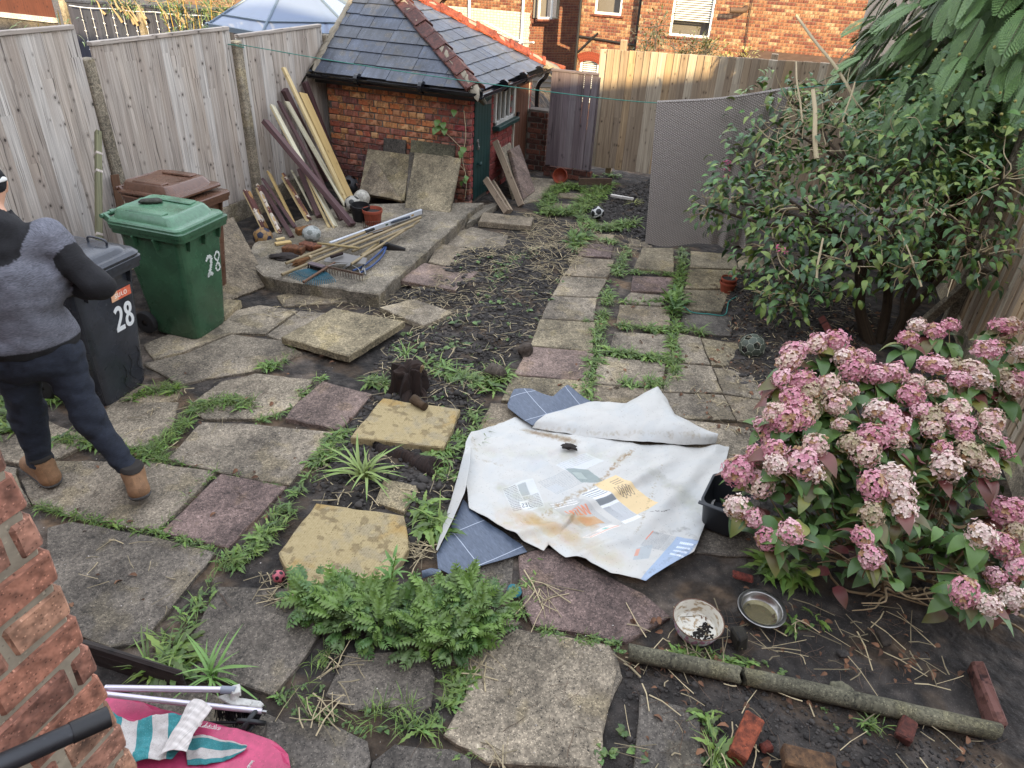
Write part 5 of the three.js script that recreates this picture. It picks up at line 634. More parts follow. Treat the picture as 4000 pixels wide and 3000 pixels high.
// balls
function ball(label, p, r, base, patch, o = {}) {   // panels: dark pentagons and raised seams
  const t = thing('football', label, 'ball', [p[0], p[1], p[2]], o.ry ?? .4, 'balls left in the garden'), phi = (1 + 5 ** .5) / 2, ic = []; for (const s of [-1, 1]) for (const q of [-1, 1]) ic.push(V(0, s, q * phi), V(s, q * phi, 0), V(q * phi, 0, s)); ic.forEach((v) => v.normalize());
  const g = new THREE.IcosahedronGeometry(r, 14), pa = g.attributes.position; const bodyG = [], patchG = []; for (let i = 0; i < pa.count; i += 3) { const c = V((pa.getX(i) + pa.getX(i + 1) + pa.getX(i + 2)) / 3, (pa.getY(i) + pa.getY(i + 1) + pa.getY(i + 2)) / 3, (pa.getZ(i) + pa.getZ(i + 1) + pa.getZ(i + 2)) / 3).normalize(); let m = -1; for (const v of ic) m = Math.max(m, v.dot(c)); const L = m > (o.cut ?? .945) ? patchG : bodyG; for (let k = 0; k < 3; k++) L.push(pa.getX(i + k), pa.getY(i + k), pa.getZ(i + k)); }
  const mk = (a) => { const q = new THREE.BufferGeometry(); q.setAttribute('position', new THREE.Float32BufferAttribute(a, 3)); const n = []; for (let i = 0; i < a.length; i += 3) { const l = Math.hypot(a[i], a[i + 1], a[i + 2]); n.push(a[i] / l, a[i + 1] / l, a[i + 2] / l); } q.setAttribute('normal', new THREE.Float32BufferAttribute(n, 3)); return boxUV(q); };
  const sq = o.squash ?? 1; t.scale.y = sq; t.position.y += r * sq; const M2 = (c) => mat(c, { map: T.grime, roughness: .6, bumpMap: T.grimeR, bumpScale: .002 });
  part('cover', mk(bodyG), M2(base), t); if (patch !== null && patchG.length) part('pentagon_panels', mk(patchG), M2(patch), t);
  if (o.seam) { const sg = []; for (let i = 0; i < 12; i++) { const near = ic.map((v, k) => [v.dot(ic[i]), k]).filter((q) => q[0] > .4 && q[0] < .9).map((q) => ic[q[1]]); const ref = near[0].clone().sub(ic[i].clone().multiplyScalar(near[0].dot(ic[i]))).normalize(), oth = ic[i].clone().cross(ref); const pent = [0, 1, 2, 3, 4].map((k) => { const a = (k + .5) * 2 * PI / 5; return ic[i].clone().multiplyScalar(.94).addScaledVector(ref, Math.cos(a) * .345).addScaledVector(oth, Math.sin(a) * .345).normalize().multiplyScalar(r * 1.002); }); for (let k = 0; k < 5; k++) { sg.push(tube([pent[k], pent[(k + 1) % 5]], r * .02, 4, 0, false, false)); const out = pent[k].clone().normalize(), away = out.clone().addScaledVector(out.clone().sub(ic[i]).normalize(), .37).normalize().multiplyScalar(r * 1.002); sg.push(tube([pent[k], away], r * .02, 4, 0, false, false)); } } part('seams', MG(sg), M2(o.seam), t); }
  return t;
}
ball('brown and navy football beside the leaning stained slab', [-5.023,.02,-6.076], .105, 0xa8824e, 0x222a44, { seam: 0x2c3350 });
ball('grey-green football with pale seams near the hydrangea', [.241,-.02,-5.888], .112, 0x545c4e, null, { seam: 0xb9bca6 });
const bw = ball('small black and white football on the grass path', [-1.922,-.01,-8.854], .086, 0xdad9d4, 0x17181b, { cut: .90 });
{ const tg = new TextGeometry('Sondico', { font, size: .022, depth: .002 }); tg.computeBoundingBox(); tg.translate(-tg.boundingBox.max.x / 2, 0, 0); const p = tg.attributes.position; for (let i = 0; i < p.count; i++) { const x = p.getX(i), y = p.getY(i), R1 = .0875 + p.getZ(i), a = x / .086, e = (y - .02) / .086; p.setXYZ(i, Math.sin(a) * Math.cos(e) * R1, Math.sin(e) * R1, Math.cos(a) * Math.cos(e) * R1); } tg.computeVertexNormals(); const band = new THREE.SphereGeometry(.0866, 24, 8, PI / 2 - .62, 1.24, PI / 2 - .1, .42); part('label_band', band, mat(0x17181b, { roughness: .6 }), bw, [0, 0, 0], [0, -.1, .5]); part('lettering', tg, mat(0xe6e6e2), bw, [0, 0, 0], [0, -.1, .5]); }
ball('white football behind the black plant pot', [-4.635,.12,-7.538], .1, 0xcfcabb, 0xb5b0a4, { seam: 0x8c877c });
ball('white and black football half hidden by the black pot', [-4.609,.12,-7.279], .1, 0xbdb9ad, 0x33332f, {});
ball('clear crumpled plastic football among the loose bricks', [-4.492,.12,-6.229], .1, 0xb4b8b2, 0x82877f, { squash: .85, seam: 0xe0e2de });
ball('dull black ball at the foot of the outhouse wall', [-5.033,.12,-7.904], .115, 0x25262a, null, {});
ball('small pink ball with black pentagons by the five-sided slab', [-1.979,0,-2.126], .034, 0xd8707c, 0x1a1618, {});
ball('tiny pale pink ball on the bark litter', [.337,0,-6.66], .02, 0xd9a2a0, null, {});
// pots
function pot(name, label, p, r, h, m, o = {}) { const t = thing(name, label, 'plant pot', p, 0, o.group || 'plant pots'); if (o.rot) t.rotation.set(...o.rot); const b = r * .76; part('pot', lathe([[0, .004], [b * .96, 0], [b, .006], [r * .94, h * .78], [r * 1.0, h * .78], [r * 1.02, h * .8], [r * 1.03, h * .98], [r * 1.01, h], [r * .97, h], [r * .93, h * .8], [b * .93, .012], [0, .012]], 28), m, t); if (o.soil) part('soil', new THREE.CircleGeometry(r * .88, 20).rotateX(-PI / 2), MT.clod, t, [0, h * o.soil, 0]); return t; }
const terra = mat(0xa54e35, { map: T.grime, roughness: .6 }), blkP = mat(0x1a1b1d, { roughness: .5, map: T.grime });
pot('orange_pot', 'orange plastic plant pot next to the black pot on the pad', [-4.188,.12,-7.023], .115, .18, terra, { soil: .8 });
pot('black_pot', 'black plastic plant pot next to the orange pot on the pad', [-4.374,.12,-7.061], .115, .18, blkP); pot('black_pot', 'inner black pot nested in the outer black pot', [-4.37,.12,-7.047].map((v, i) => i === 1 ? v + .03 : v), .105, .17, blkP, { rot: [.05, 0, -.08] });
pot('terracotta_pot', 'stacked terracotta pots standing on the path edge by the shrub', [-.097,0,-7.234], .085, .11, terra); pot('terracotta_pot', 'upper of the stacked terracotta pots by the shrub', [-.097,0,-7.234].map((v, i) => i === 1 ? v + .055 : v), .08, .1, terra, { soil: .85 });
pot('tipped_pot', 'tipped-over brown pot below the gate', [-2.815,0,-10.24].map((v, i) => i === 1 ? v + .07 : v), .11, .14, terra, { rot: [1.15, .2, .1] });
pot('plant_saucer', 'wide brown plant bowl under the shrub behind the blanket', [-.133,0,-8.833], .16, .1, terra);
// black container by the hydrangea
{ const t = thing('black_container', 'rectangular black plastic container between vinyl sheet and hydrangea', 'container', [.233,0,-3.595], -.15); part('tub', (() => { const g = loft([[.002, .2, .26, .04], [.2, .25, .32, .05], [.205, .27, .34, .05], [.215, .27, .34, .05], [.215, .245, .315, .05], [.2, .235, .305, .05], [.03, .18, .24, .04], [.025, .02, .02, .005]], 40, true, true); return g; })(), mat(0x24272b, { roughness: .45 }), t); part('rim_handle', MG([chamfer(.28, .012, .03, .004).translate(0, .215, .172)]), mat(0x24272b, { roughness: .4 }), t); }
// bowls
{ const t = thing('enamel_bowl', 'white flowered bowl with dried food in front of the vinyl sheet', 'bowl', [.193,0,-2.674]); t.scale.setScalar(1.1); t.rotation.set(.03, .3, -.03); const fl = canvasTex(512, 64, (c, w, h) => { c.fillStyle = '#d4d6d8'; c.fillRect(0, 0, w, h); const r = RNG(8); for (let i = 0; i < 40; i++) { const x = r() * w, y = rr(16, 50, r); if (r() < .6) { c.fillStyle = pick(['#b87a9c', '#a86a96', '#c48fb0'], r); for (let k = 0; k < 5; k++) { c.beginPath(); c.arc(x + Math.cos(k * 1.26) * 7, y + Math.sin(k * 1.26) * 7, 6, 0, 7); c.fill(); } } else { c.fillStyle = '#7f9a88'; c.beginPath(); c.ellipse(x, y, 14, 4, r() * 3, 0, 7); c.fill(); } } });
  const og = lathe([[.085, 0], [.092, .004], [.1, .02], [.112, .055], [.116, .078]], 40); uvOf(og, (x, y, z) => [Math.atan2(z, x) / PI + 1, y / .08]); part('outside', og, mat(0xffffff, { map: fl, roughness: .35 }), t);
  part('inside', lathe([[.116, .078], [.12, .081], [.117, .083], [.112, .078], [.1, .02], [.09, .01], [0, .008]], 40), mat(0xdcdad2, { map: tex(256, 256, .3, .3, (u, v) => { const s = sst(.5, .7, fbm(u, v, 8, 4, 3)); return mix3([.93, .92, .89], [.55, .42, .26], s * .6); }), roughness: .3 }), t); part('rim', new THREE.TorusGeometry(.118, .0028, 6, 48).rotateX(PI / 2), mat(0x5a3c2a, { roughness: .5 }), t, [0, .082, 0]); part('base', lathe([[0, 0], [.085, 0], [.086, .004]], 30), MT.white, t);
  const r = RNG(4), fm = []; for (let i = 0; i < 150; i++) { const a = rr(-.9, 2.2, r), d = rr(.01, .085, r); fm.push(XF(Math.cos(a) * d, .012, Math.sin(a) * d * .9 + .01, r() * 6, [rr(.002, .009, r), .003, rr(.002, .006, r)])); } stuff('dried_food', '', '', rough(new THREE.IcosahedronGeometry(1, 1), .5, 2), mat(0x1c1712, { roughness: 1 }), fm, null, t); }
{ const t = thing('steel_bowl', 'stainless steel bowl holding rainwater beside the flowered bowl', 'bowl', [.502,0,-2.895]); t.scale.setScalar(1.1); t.rotation.set(.02, 0, -.02); const sm = mat(0xb5b3ae, { metalness: .95, roughness: .28, map: T.grime }); part('bowl', lathe([[0, 0], [.075, 0], [.08, .004], [.098, .062], [.112, .066], [.116, .064], [.114, .069], [.1, .068], [.094, .062], [.077, .008], [0, .006]], 44), sm, t); part('water', new THREE.CircleGeometry(.083, 32).rotateX(-PI / 2), new THREE.MeshPhysicalMaterial({ color: 0xd8d2b8, transmission: .9, roughness: .05, thickness: 0, ior: 1.33 }), t, [0, .026, 0]); part('sediment', new THREE.CircleGeometry(.07, 24).rotateX(-PI / 2), mat(0x8d8468, { map: T.grime, roughness: .9 }), t, [0, .0095, 0]); }
// loose bricks and blocks
const brk = (label, p, ry, m, s = [.215, .065, .1], rot = [0, 0]) => solo('loose_brick', label, 'brick', boxUV(chamfer(...s, .008, .006)), m, [p[0], p[1] + s[1] / 2, p[2]], [rot[0], ry, rot[1]], 'loose bricks');
brk('yellow-brown brick beside the clear plastic ball', [-4.699,.12,-6.397], 1.0, bm(0xa06f3c), [.2, .07, .1]); brk('mossy brown brick in front of the clear plastic ball', [-4.472,.12,-5.86], .15, bm(0x8a5c3a), [.22, .07, .11]); brk('orange-brown brick behind the broom handles', [-4.38,.12,-6.005], 0, bm(0x8c563c), [.18, .07, .11]); brk('half brick touching the broom handles', [-4.29,.12,-6.02], .6, bm(0xa0643c), [.1, .07, .1]);
brk('red half tile lying above the steel bowl', [.398,0,-3.146], .1, bm(0x8f4436), [.11, .025, .055]); brk('crumbling orange brick standing in the front earth bed', [.484,0,-2.133], 1.35, bm(0xa9583a, T.brick), [.22, .075, .085], [.1, .12]); brk('mossy yellow-brown brick at the bottom edge of the picture', [.754,0,-2.116], .12, bm(0x7a5c3e), [.22, .07, .1]); brk('dark red brick half sunk near the concrete edging', [1.178,0,-2.452], 1.2, bm(0x6d3a2e), [.12, .06, .07]); brk('small red brick chip beside the standing brick', [.579,0,-2.139], .6, bm(0x8a4434), [.05, .035, .04]);
solo('brick_tile', 'red-brown brick edging strip at the right edge of the earth', 'edging', boxUV(chamfer(.06, .1, .36, .012, .008)), bm(0x6d4a42, T.flake), [1.576,.01,-2.817], [0, .1, 0]);
for (const [l, p, s, sd, c] of [['rough pale stone beside the concrete edging', [.905,0,-2.591], [.055, .025, .035], 3, 0x8a8a72], ['dark mossy stone on the earth right of the steel bowl', [1.131,0,-3.004], [.055, .02, .03], 5, 0x4a4238], ['lumpy concrete chunk at the bed edge right of the stump', [-1.696,0,-4.622], [.1, .07, .08], 6, 0x6d6458], ['square stone chunk at the left edge of the path', [-1.593,0,-5.061], [.055, .07, .06], 8, 0x6a6056], ['small grey pebble rock behind the concrete edging', [.922,0,-2.808], [.03, .02, .025], 9, 0x55524e]]) solo('stone', l, 'stone', stoneG(...s, sd, .45, 3, 1.7), bm(c), [p[0], p[1] + s[1] * .5, p[2]], [0, sd, 0], 'loose stones');
solo('wedge_block', 'dark mossy timber wedge standing between the two bowls', 'block', boxUV(chamfer(.07, .1, .09, .01, .008)), mat(0x4c4a36, { map: T.wold }), [.41,.04,-2.678], [0, .5, .1]);
solo('log_stub', 'short brown log stub on the yellow slab', 'log', grainUV(rough(new THREE.CylinderGeometry(.03, .034, .13, 14, 6), .25, 18, 3), 'y'), MT.bark, [-1.996,.11,-3.854], [PI / 2, 1.1, 0]);
for (const [l, p, ry, s, m] of [['grey wooden block lying flat by the shrub roots', [.371,0,-6.877], .3, [.07, .05, .22], MT.wold[0]], ['small wooden block stacked on the grey block', [.401,.05,-7.037], 1.2, [.07, .05, .1], MT.wold[1]], ['short new wood offcut beside the brown football', [-4.815,.12,-6.101], 1.1, [.1, .02, .035], MT.wnew[0]], ['larger wood offcut under the short offcut', [-4.712,.12,-6.011], .9, [.17, .025, .06], MT.wnew[1]], ['weathered board strip on the far soil heap', [-1.759,.1,-9.567], -.05, [.32, .03, .05], MT.wgrey[0]], ['rusty metal strip beside the far grass', [-2.288,.06,-10.129], .5, [.5, .1, .02], MT.rusty], ['splintered pale wood under the yellow slab', [-2.021,0,-3.382], -.15, [.17, .02, .04], MT.wpale]]) solo('wood_offcut', l, 'offcut', grainUV(chamfer(...s, .003, .003), s[2] > s[0] ? 'z' : 'x'), m, [p[0], p[1] + s[1] / 2, p[2]], [0, ry, 0], 'offcuts');
solo('scouring_pad', 'teal scouring pad by the weeds in front of the vinyl sheet', 'sponge', stoneG(.04, .014, .05, 7, .25), mat(0x2f6a72, { roughness: 1, bumpMap: T.soilB, bumpScale: .006 }), [-.77,.01,-2.544], [0, .2, 0]);
solo('earth_lump', 'lump of black earth dropped on the vinyl sheet', 'earth', stoneG(.05, .012, .035, 5, .8, 3, 2.5), MT.clod, [-.849,.055,-3.869]);
// edging, board and brick strip in the foreground
{ const r = .042, mk = (a, b, l) => { const A = V(...a), Bv = V(...b); solo('concrete_edging', l, 'edging', boxUV(rough(new THREE.CylinderGeometry(r, r, A.distanceTo(Bv), 16, 10), .06, 30, 2).applyQuaternion(new THREE.Quaternion().setFromUnitVectors(V(0, 1, 0), Bv.clone().sub(A).normalize()))), MT.edging, A.clone().add(Bv).multiplyScalar(.5).toArray(), undefined, 'round-topped edging'); }; mk([-.099,.03,-2.382], [.429,.03,-2.463], 'short left piece of round mossy concrete edging'); mk([.445,.03,-2.462], [1.585,.03,-2.611], 'long right piece of round mossy concrete edging'); }
solo('edging_board', 'dark weathered board on edge beside the brick corner', 'board', bar(V(-2.545,.03,-1.388), V(-1.989,.03,-1.431), .03, .15, .008, V(0, 1, 0), .006), mat(0x6b655c, { map: T.wold, bumpMap: T.wB, bumpScale: .004 }));
lean('red-flaked brick edging piece under the shrub trunk', [.79,.1,-6.745], [.877,.1,-6.373], [.939,0,-6.527], [.843,0,-6.901], .06, bm(0x7a4038, T.flake), 31);

// ---------- garden tools heaped on the pad ----------
{
  const P = (x, y, z) => V(x, y, z), hm = MT.handle, gp = 'garden tools heaped on the pad', tool = (n, l, c) => thing(n, l, c, [0, 0, 0], 0, gp), rod = (a, b, r, m, parent, name = 'handle') => part(name, (() => { const g = tube([a, a.clone().lerp(b, .5), b], r, 10, 6); return g; })(), m, parent);
  { const t = tool('spirit_level', 'long white spirit level lying behind the tool handles', 'spirit level'), a = P(-3.824,.17,-7.562), b = P(-4.192,.17,-6.116), d = b.clone().sub(a).normalize(), s = d.clone().cross(P(0, 1, 0)).normalize(), w = mat(0xcfd3d8, { roughness: .3, metalness: .4 }); part('beam', bar(a, b, .028, .06, .003), w, t); for (const [k, c] of [[.12, 0xa8802c], [.42, 0x2c4a30], [.93, 0xb05a2c]]) { const q = a.clone().lerp(b, k); part('vial_window', bar(q.clone().addScaledVector(d, -.025), q.clone().addScaledVector(d, .025), .031, .028, .006), mat(c, { roughness: .2 }), t); } for (const k of [.24, .74]) { const q = a.clone().lerp(b, k); part('hand_hole', bar(q.clone().addScaledVector(d, -.05), q.clone().addScaledVector(d, .05), .0312, .03, .008), MT.iron, t); } part('end_cap', bar(a.clone().addScaledVector(d, -.008), a, .031, .063, .003), MT.iron, t); }
  { const t = tool('garden_fork_handle', 'straight wooden tool handle lying nearest the bricks', 'tool handle'); rod(P(-4.312,.16,-5.5), P(-3.931,.24,-6.584), .015, hm, t); part('ferrule', tube([P(-3.961,.24,-6.473), P(-3.928,.24,-6.595)], .017, 10), MT.iron, t); }
  { const t = tool('long_handle', 'longest wooden handle crossing over the tool heap', 'tool handle'); rod(P(-4.195,.15,-5.269), P(-3.614,.26,-7.13), .0155, hm, t); }
  { const t = tool('corn_broom', 'worn corn broom with a short brown bristle head', 'broom'), a = P(-4.177,.17,-5.733), b = P(-3.905,.21,-6.518); rod(a, b, .014, hm, t); const e = P(-4.229,.15,-5.552), n = 46, r = RNG(5), gs = []; for (let i = 0; i < n; i++) { const o1 = P(rr(-.012, .012, r), rr(-.012, .012, r), rr(-.012, .012, r)), o2 = P(rr(-.035, .035, r), rr(-.025, .03, r), rr(-.035, .035, r)); gs.push(tube([a.clone().add(o1), e.clone().add(o2)], .004, 4, 0, false, false)); } part('bristles', MG(gs), mat(0x6b4a2c, { roughness: 1 }), t); part('binding', tube([a.clone().lerp(e, -.05), a.clone().lerp(e, .1)], .022, 12), mat(0x9c8a6c), t); }
  { const t = tool('dark_broom', 'broom with a dark dirty bristle block', 'broom'); rod(P(-3.871,.18,-6.038), P(-3.617,.22,-6.941), .014, hm, t); const c = P(-3.994,.16,-5.574); part('head', bar(P(-4.058,.2,-5.539), P(-3.873,.2,-5.512), .06, .02, .004), MT.wold[2], t); const r = RNG(6), gs = []; for (let i = 0; i < 120; i++) { const q = P(-4.058,.2,-5.539).lerp(P(-3.873,.2,-5.512), r()).add(P(rr(-.02, .02, r), -.01, rr(-.02, .02, r))); gs.push(tube([q, q.clone().add(P(rr(-.02, .02, r), -.065, rr(0, .03, r)))], .0035, 3, 0, false, false)); } part('bristles', MG(gs), mat(0x2b2420, { roughness: 1 }), t); }
  { const t = tool('short_stick', 'short peeled pale stick lying across the handles', 'stick'); rod(P(-4.238,.23,-5.963), P(-3.789,.23,-6.041), .013, mat(0xcdbd9c, { map: T.wpale }), t); }
  { const t = tool('leaf_rake', 'plastic leaf rake with blue-green fan head and worn red handle', 'rake'), m = mat(0x2c5b68, { roughness: .5 }), a = P(-3.918,.15,-5.52); rod(P(-3.911,.15,-5.212), P(-3.84,.2,-5.657), .013, mat(0x9a7f72, { map: T.wtan }), t); const L = P(-4.186,.13,-5.336), R2 = P(-3.688,.13,-5.412), top = P(-3.953,.15,-5.553); for (let i = 0; i < 24; i++) { const s = i / 23, e = L.clone().lerp(R2, s), bow = P(-3.865,.13,-5.269).sub(L.clone().lerp(R2, .5)).multiplyScalar(4 * s * (1 - s)); e.add(bow); const st = top.clone().add(P((s - .5) * .1, 0, (s - .5) * .02)), dn = e.clone().sub(st).normalize(); part('tine', tube([st, st.clone().lerp(e, .6).add(P(0, .012, 0)), e.clone().add(P(0, .006, 0)), e.clone().addScaledVector(dn, .012).add(P(0, -.02, 0))], .0042, 5, 8), m, t); } for (const k of [.35, .72]) part('cross_band', tube([0, .25, .5, .75, 1].map((s) => { const e = L.clone().lerp(R2, s).add(P(-3.865,.13,-5.269).sub(L.clone().lerp(R2, .5)).multiplyScalar(4 * s * (1 - s))); return top.clone().add(P((s - .5) * .1, .004, (s - .5) * .02)).lerp(e, k); }), .006, 6, 16), m, t); part('socket', stoneG(.06, .018, .05, 3, .15), m, t, top.toArray()); }
  { const t = tool('bow_rake', 'steel garden rake with a row of curved teeth facing the camera', 'rake'), a = P(-3.888,.19,-5.548), b = P(-3.451,.19,-5.54); part('bar', bar(a, b, .012, .022, .002), MT.rusty, t); for (let i = 0; i < 15; i++) { const q = a.clone().lerp(b, i / 14); part('tooth', tube([q, q.clone().add(P(.004, -.012, .02)), q.clone().add(P(.006, -.05, .022)), q.clone().add(P(.004, -.066, .01))], (s) => .005 - .003 * s, 6, 8), MT.rusty, t); } part('bow', MG([tube([a.clone().lerp(b, .05), P(-3.777,.22,-5.593), P(-3.651,.22,-5.657)], .004, 6, 12), tube([a.clone().lerp(b, .95), P(-3.526,.22,-5.584), P(-3.625,.22,-5.636)], .004, 6, 12)]), MT.steel, t); rod(P(-3.651,.22,-5.657), P(-3.656,.2,-7.156), .014, hm, t); }
  { const t = tool('wood_saw', 'old grey hand saw with a short wooden handle', 'saw'), gm = mat(0x8f8b86, { map: T.grime, metalness: .5, roughness: .5 }); const q = [P(-3.952,.2,-5.635), P(-3.55,.2,-5.763), P(-3.592,.22,-5.865), P(-3.855,.23,-5.855), P(-3.971,.21,-5.698)]; const n = P(0, .004, 0), pts = [...q, ...q.map((v) => v.clone().sub(n))].map((v) => v.toArray()); part('blade', poly([[0, 1, 2], [0, 2, 3], [0, 3, 4], [5, 7, 6], [5, 8, 7], [5, 9, 8]], [[0, 5, 6, 1], [1, 6, 7, 2], [2, 7, 8, 3], [3, 8, 9, 4], [4, 9, 5, 0]], pts), gm, t); part('grip', tube([P(-3.905,.235,-5.691), P(-3.835,.25,-5.802)], .016, 10), mat(0x6b4a38, { map: T.wbrn }), t); }
  { const t = tool('loppers', 'pair of loppers with blue tubular handles', 'loppers'), m = mat(0x2b4a7d, { roughness: .4, map: T.grime }); part('handle', tube([P(-3.639,.15,-5.661), P(-3.596,.16,-5.812), P(-3.614,.17,-6.142), P(-3.654,.17,-6.376)], .011, 10, 16), m, t); part('handle', tube([P(-3.547,.15,-5.656), P(-3.533,.15,-5.871), P(-3.561,.16,-6.122), P(-3.63,.17,-6.321)], .011, 10, 16), m, t); part('blade', tube([P(-3.541,.16,-5.684), P(-3.589,.17,-5.789), P(-3.474,.15,-5.626)], .009, 6, 10), MT.steel, t); }
  { const t = tool('spade', 'spade with a dark curved blade at the right of the heap', 'spade'), W = 10, H2 = 6, pts = [], a = P(-3.721,.2,-6.374), b = P(-3.461,.125,-6.459), u = b.clone().sub(a), s = P(-3.629,.125,-6.36).sub(P(-3.631,.19,-6.41)); const pos = [], ix = []; for (let j = 0; j <= H2; j++) for (let i = 0; i <= W; i++) { const q = a.clone().addScaledVector(u, j / H2).addScaledVector(s, (i / W - .2)).add(P(0, .035 * Math.sin(PI * i / W), 0)); pos.push(...q.toArray()); if (i < W && j < H2) { const k = j * (W + 1) + i; ix.push(k, k + 1, k + W + 1, k + 1, k + W + 2, k + W + 1); } } const g = new THREE.BufferGeometry(); g.setAttribute('position', new THREE.Float32BufferAttribute(pos, 3)); g.setIndex(ix); g.computeVertexNormals(); part('blade', boxUV(g), mat(0x24221f, { roughness: .4, metalness: .5, side: THREE.DoubleSide }), t); rod(P(-3.662,.19,-6.333), P(-3.722,.17,-5.992), .018, hm, t); part('socket', tube([P(-3.626,.2,-6.363), P(-3.67,.19,-6.309)], .022, 10), MT.iron, t); }
  { const t = tool('cultivator_rake', 'small rake with upturned tines in front of the plant pots', 'rake'), a = P(-4.191,.14,-6.815), b = P(-4.021,.14,-6.933); part('bar', bar(a, b, .012, .014, .002), MT.rusty, t); for (let i = 0; i < 10; i++) { const q = a.clone().lerp(b, i / 9); part('tine', tube([q, q.clone().add(P(0, .045, .004)), q.clone().add(P(.004, .075, .02)), q.clone().add(P(.006, .07, .032))], .0035, 6, 8), MT.rusty, t); } rod(P(-4.082,.15,-6.833), P(-3.817,.2,-7.238), .014, mat(0x4a525e, { map: T.grime }), t); }
  { const t = tool('steel_trowel', 'flat steel float with a wooden board back among the handles', 'float'); part('board', bar(P(-3.94,.2,-6.509), P(-3.847,.2,-6.822), .06, .018, .004), mat(0x8a7d6c, { map: T.wtan }), t); part('blade', bar(P(-3.908,.215,-6.536), P(-3.854,.215,-6.669), .015, .006, .001), MT.steel, t); }
  { const t = tool('shears', 'old garden shears with wooden grips under the long handle', 'shears'); rod(P(-3.759,.15,-6.029), P(-3.77,.16,-6.405), .017, mat(0xb9a98c, { map: T.wpale }), t, 'grip'); rod(P(-4.001,.17,-5.942), P(-3.962,.18,-6.068), .02, mat(0xb0a694, { map: T.grime }), t, 'grip'); part('blade', bar(P(-3.763,.14,-5.693), P(-3.773,.15,-6.041), .03, .005, .001), MT.steel, t); }
  solo('dark_rag', 'dark dirty rag lying beside the corn broom', 'rag', stoneG(.14, .035, .08, 12, .5, 4, 2.4), mat(0x332d2a, { roughness: 1, bumpMap: T.cloth, bumpScale: .002 }), [-4.457,.14,-5.679], [0, .3, 0]);
}

// ---------- vinyl sheet, blanket, towel ----------
function pl(P) { const L = [0]; for (let i = 1; i < P.length; i++) L.push(L[i - 1] + Math.hypot(P[i][0] - P[i - 1][0], P[i][1] - P[i - 1][1])); const T2 = L[L.length - 1]; return (t) => { const d = t * T2; let i = 1; while (i < P.length - 1 && L[i] < d) i++; const k = (d - L[i - 1]) / (L[i] - L[i - 1] || 1); return [lerp(P[i - 1][0], P[i][0], k), lerp(P[i - 1][1], P[i][1], k)]; }; }
function coons(back, front, left, right, nu, nv, hf, uvf, th = .003) {   // sheet between four edge lines; back and front run left to right, left and right run back to front
  const b = pl(back), f = pl(front), l = pl(left), r = pl(right), c00 = b(0), c10 = b(1), c01 = f(0), c11 = f(1), p = [], ix = [], uv = [];
  for (const side of [0, 1]) for (let j = 0; j <= nv; j++) for (let i = 0; i <= nu; i++) { const s = i / nu, t = j / nv, B = b(s), F = f(s), Lf = l(t), Rt = r(t), q = [0, 1].map((k) => (1 - t) * B[k] + t * F[k] + (1 - s) * Lf[k] + s * Rt[k] - ((1 - s) * (1 - t) * c00[k] + s * (1 - t) * c10[k] + (1 - s) * t * c01[k] + s * t * c11[k])); p.push(q[0], hf(s, t, q[0], q[1]) - side * th, q[1]); uv.push(...(uvf ? uvf(q[0], q[1], s, t) : [q[0], q[1]])); }
  const n1 = nu + 1, off = n1 * (nv + 1); for (let j = 0; j < nv; j++) for (let i = 0; i < nu; i++) { const a = j * n1 + i; ix.push(a, a + n1, a + 1, a + 1, a + n1, a + n1 + 1, off + a, off + a + 1, off + a + n1, off + a + 1, off + a + n1 + 1, off + a + n1); }
  const edge = (a, c) => ix.push(a, c, off + a, c, off + c, off + a); for (let i = 0; i < nu; i++) { edge(i, i + 1); edge(nv * n1 + i + 1, nv * n1 + i); } for (let j = 0; j < nv; j++) { edge((j + 1) * n1, j * n1); edge(j * n1 + nu, (j + 1) * n1 + nu); }
  const g = new THREE.BufferGeometry(); g.setAttribute('position', new THREE.Float32BufferAttribute(p, 3)); g.setAttribute('uv', new THREE.Float32BufferAttribute(uv, 2)); g.setIndex(ix); g.computeVertexNormals(); return g;
}
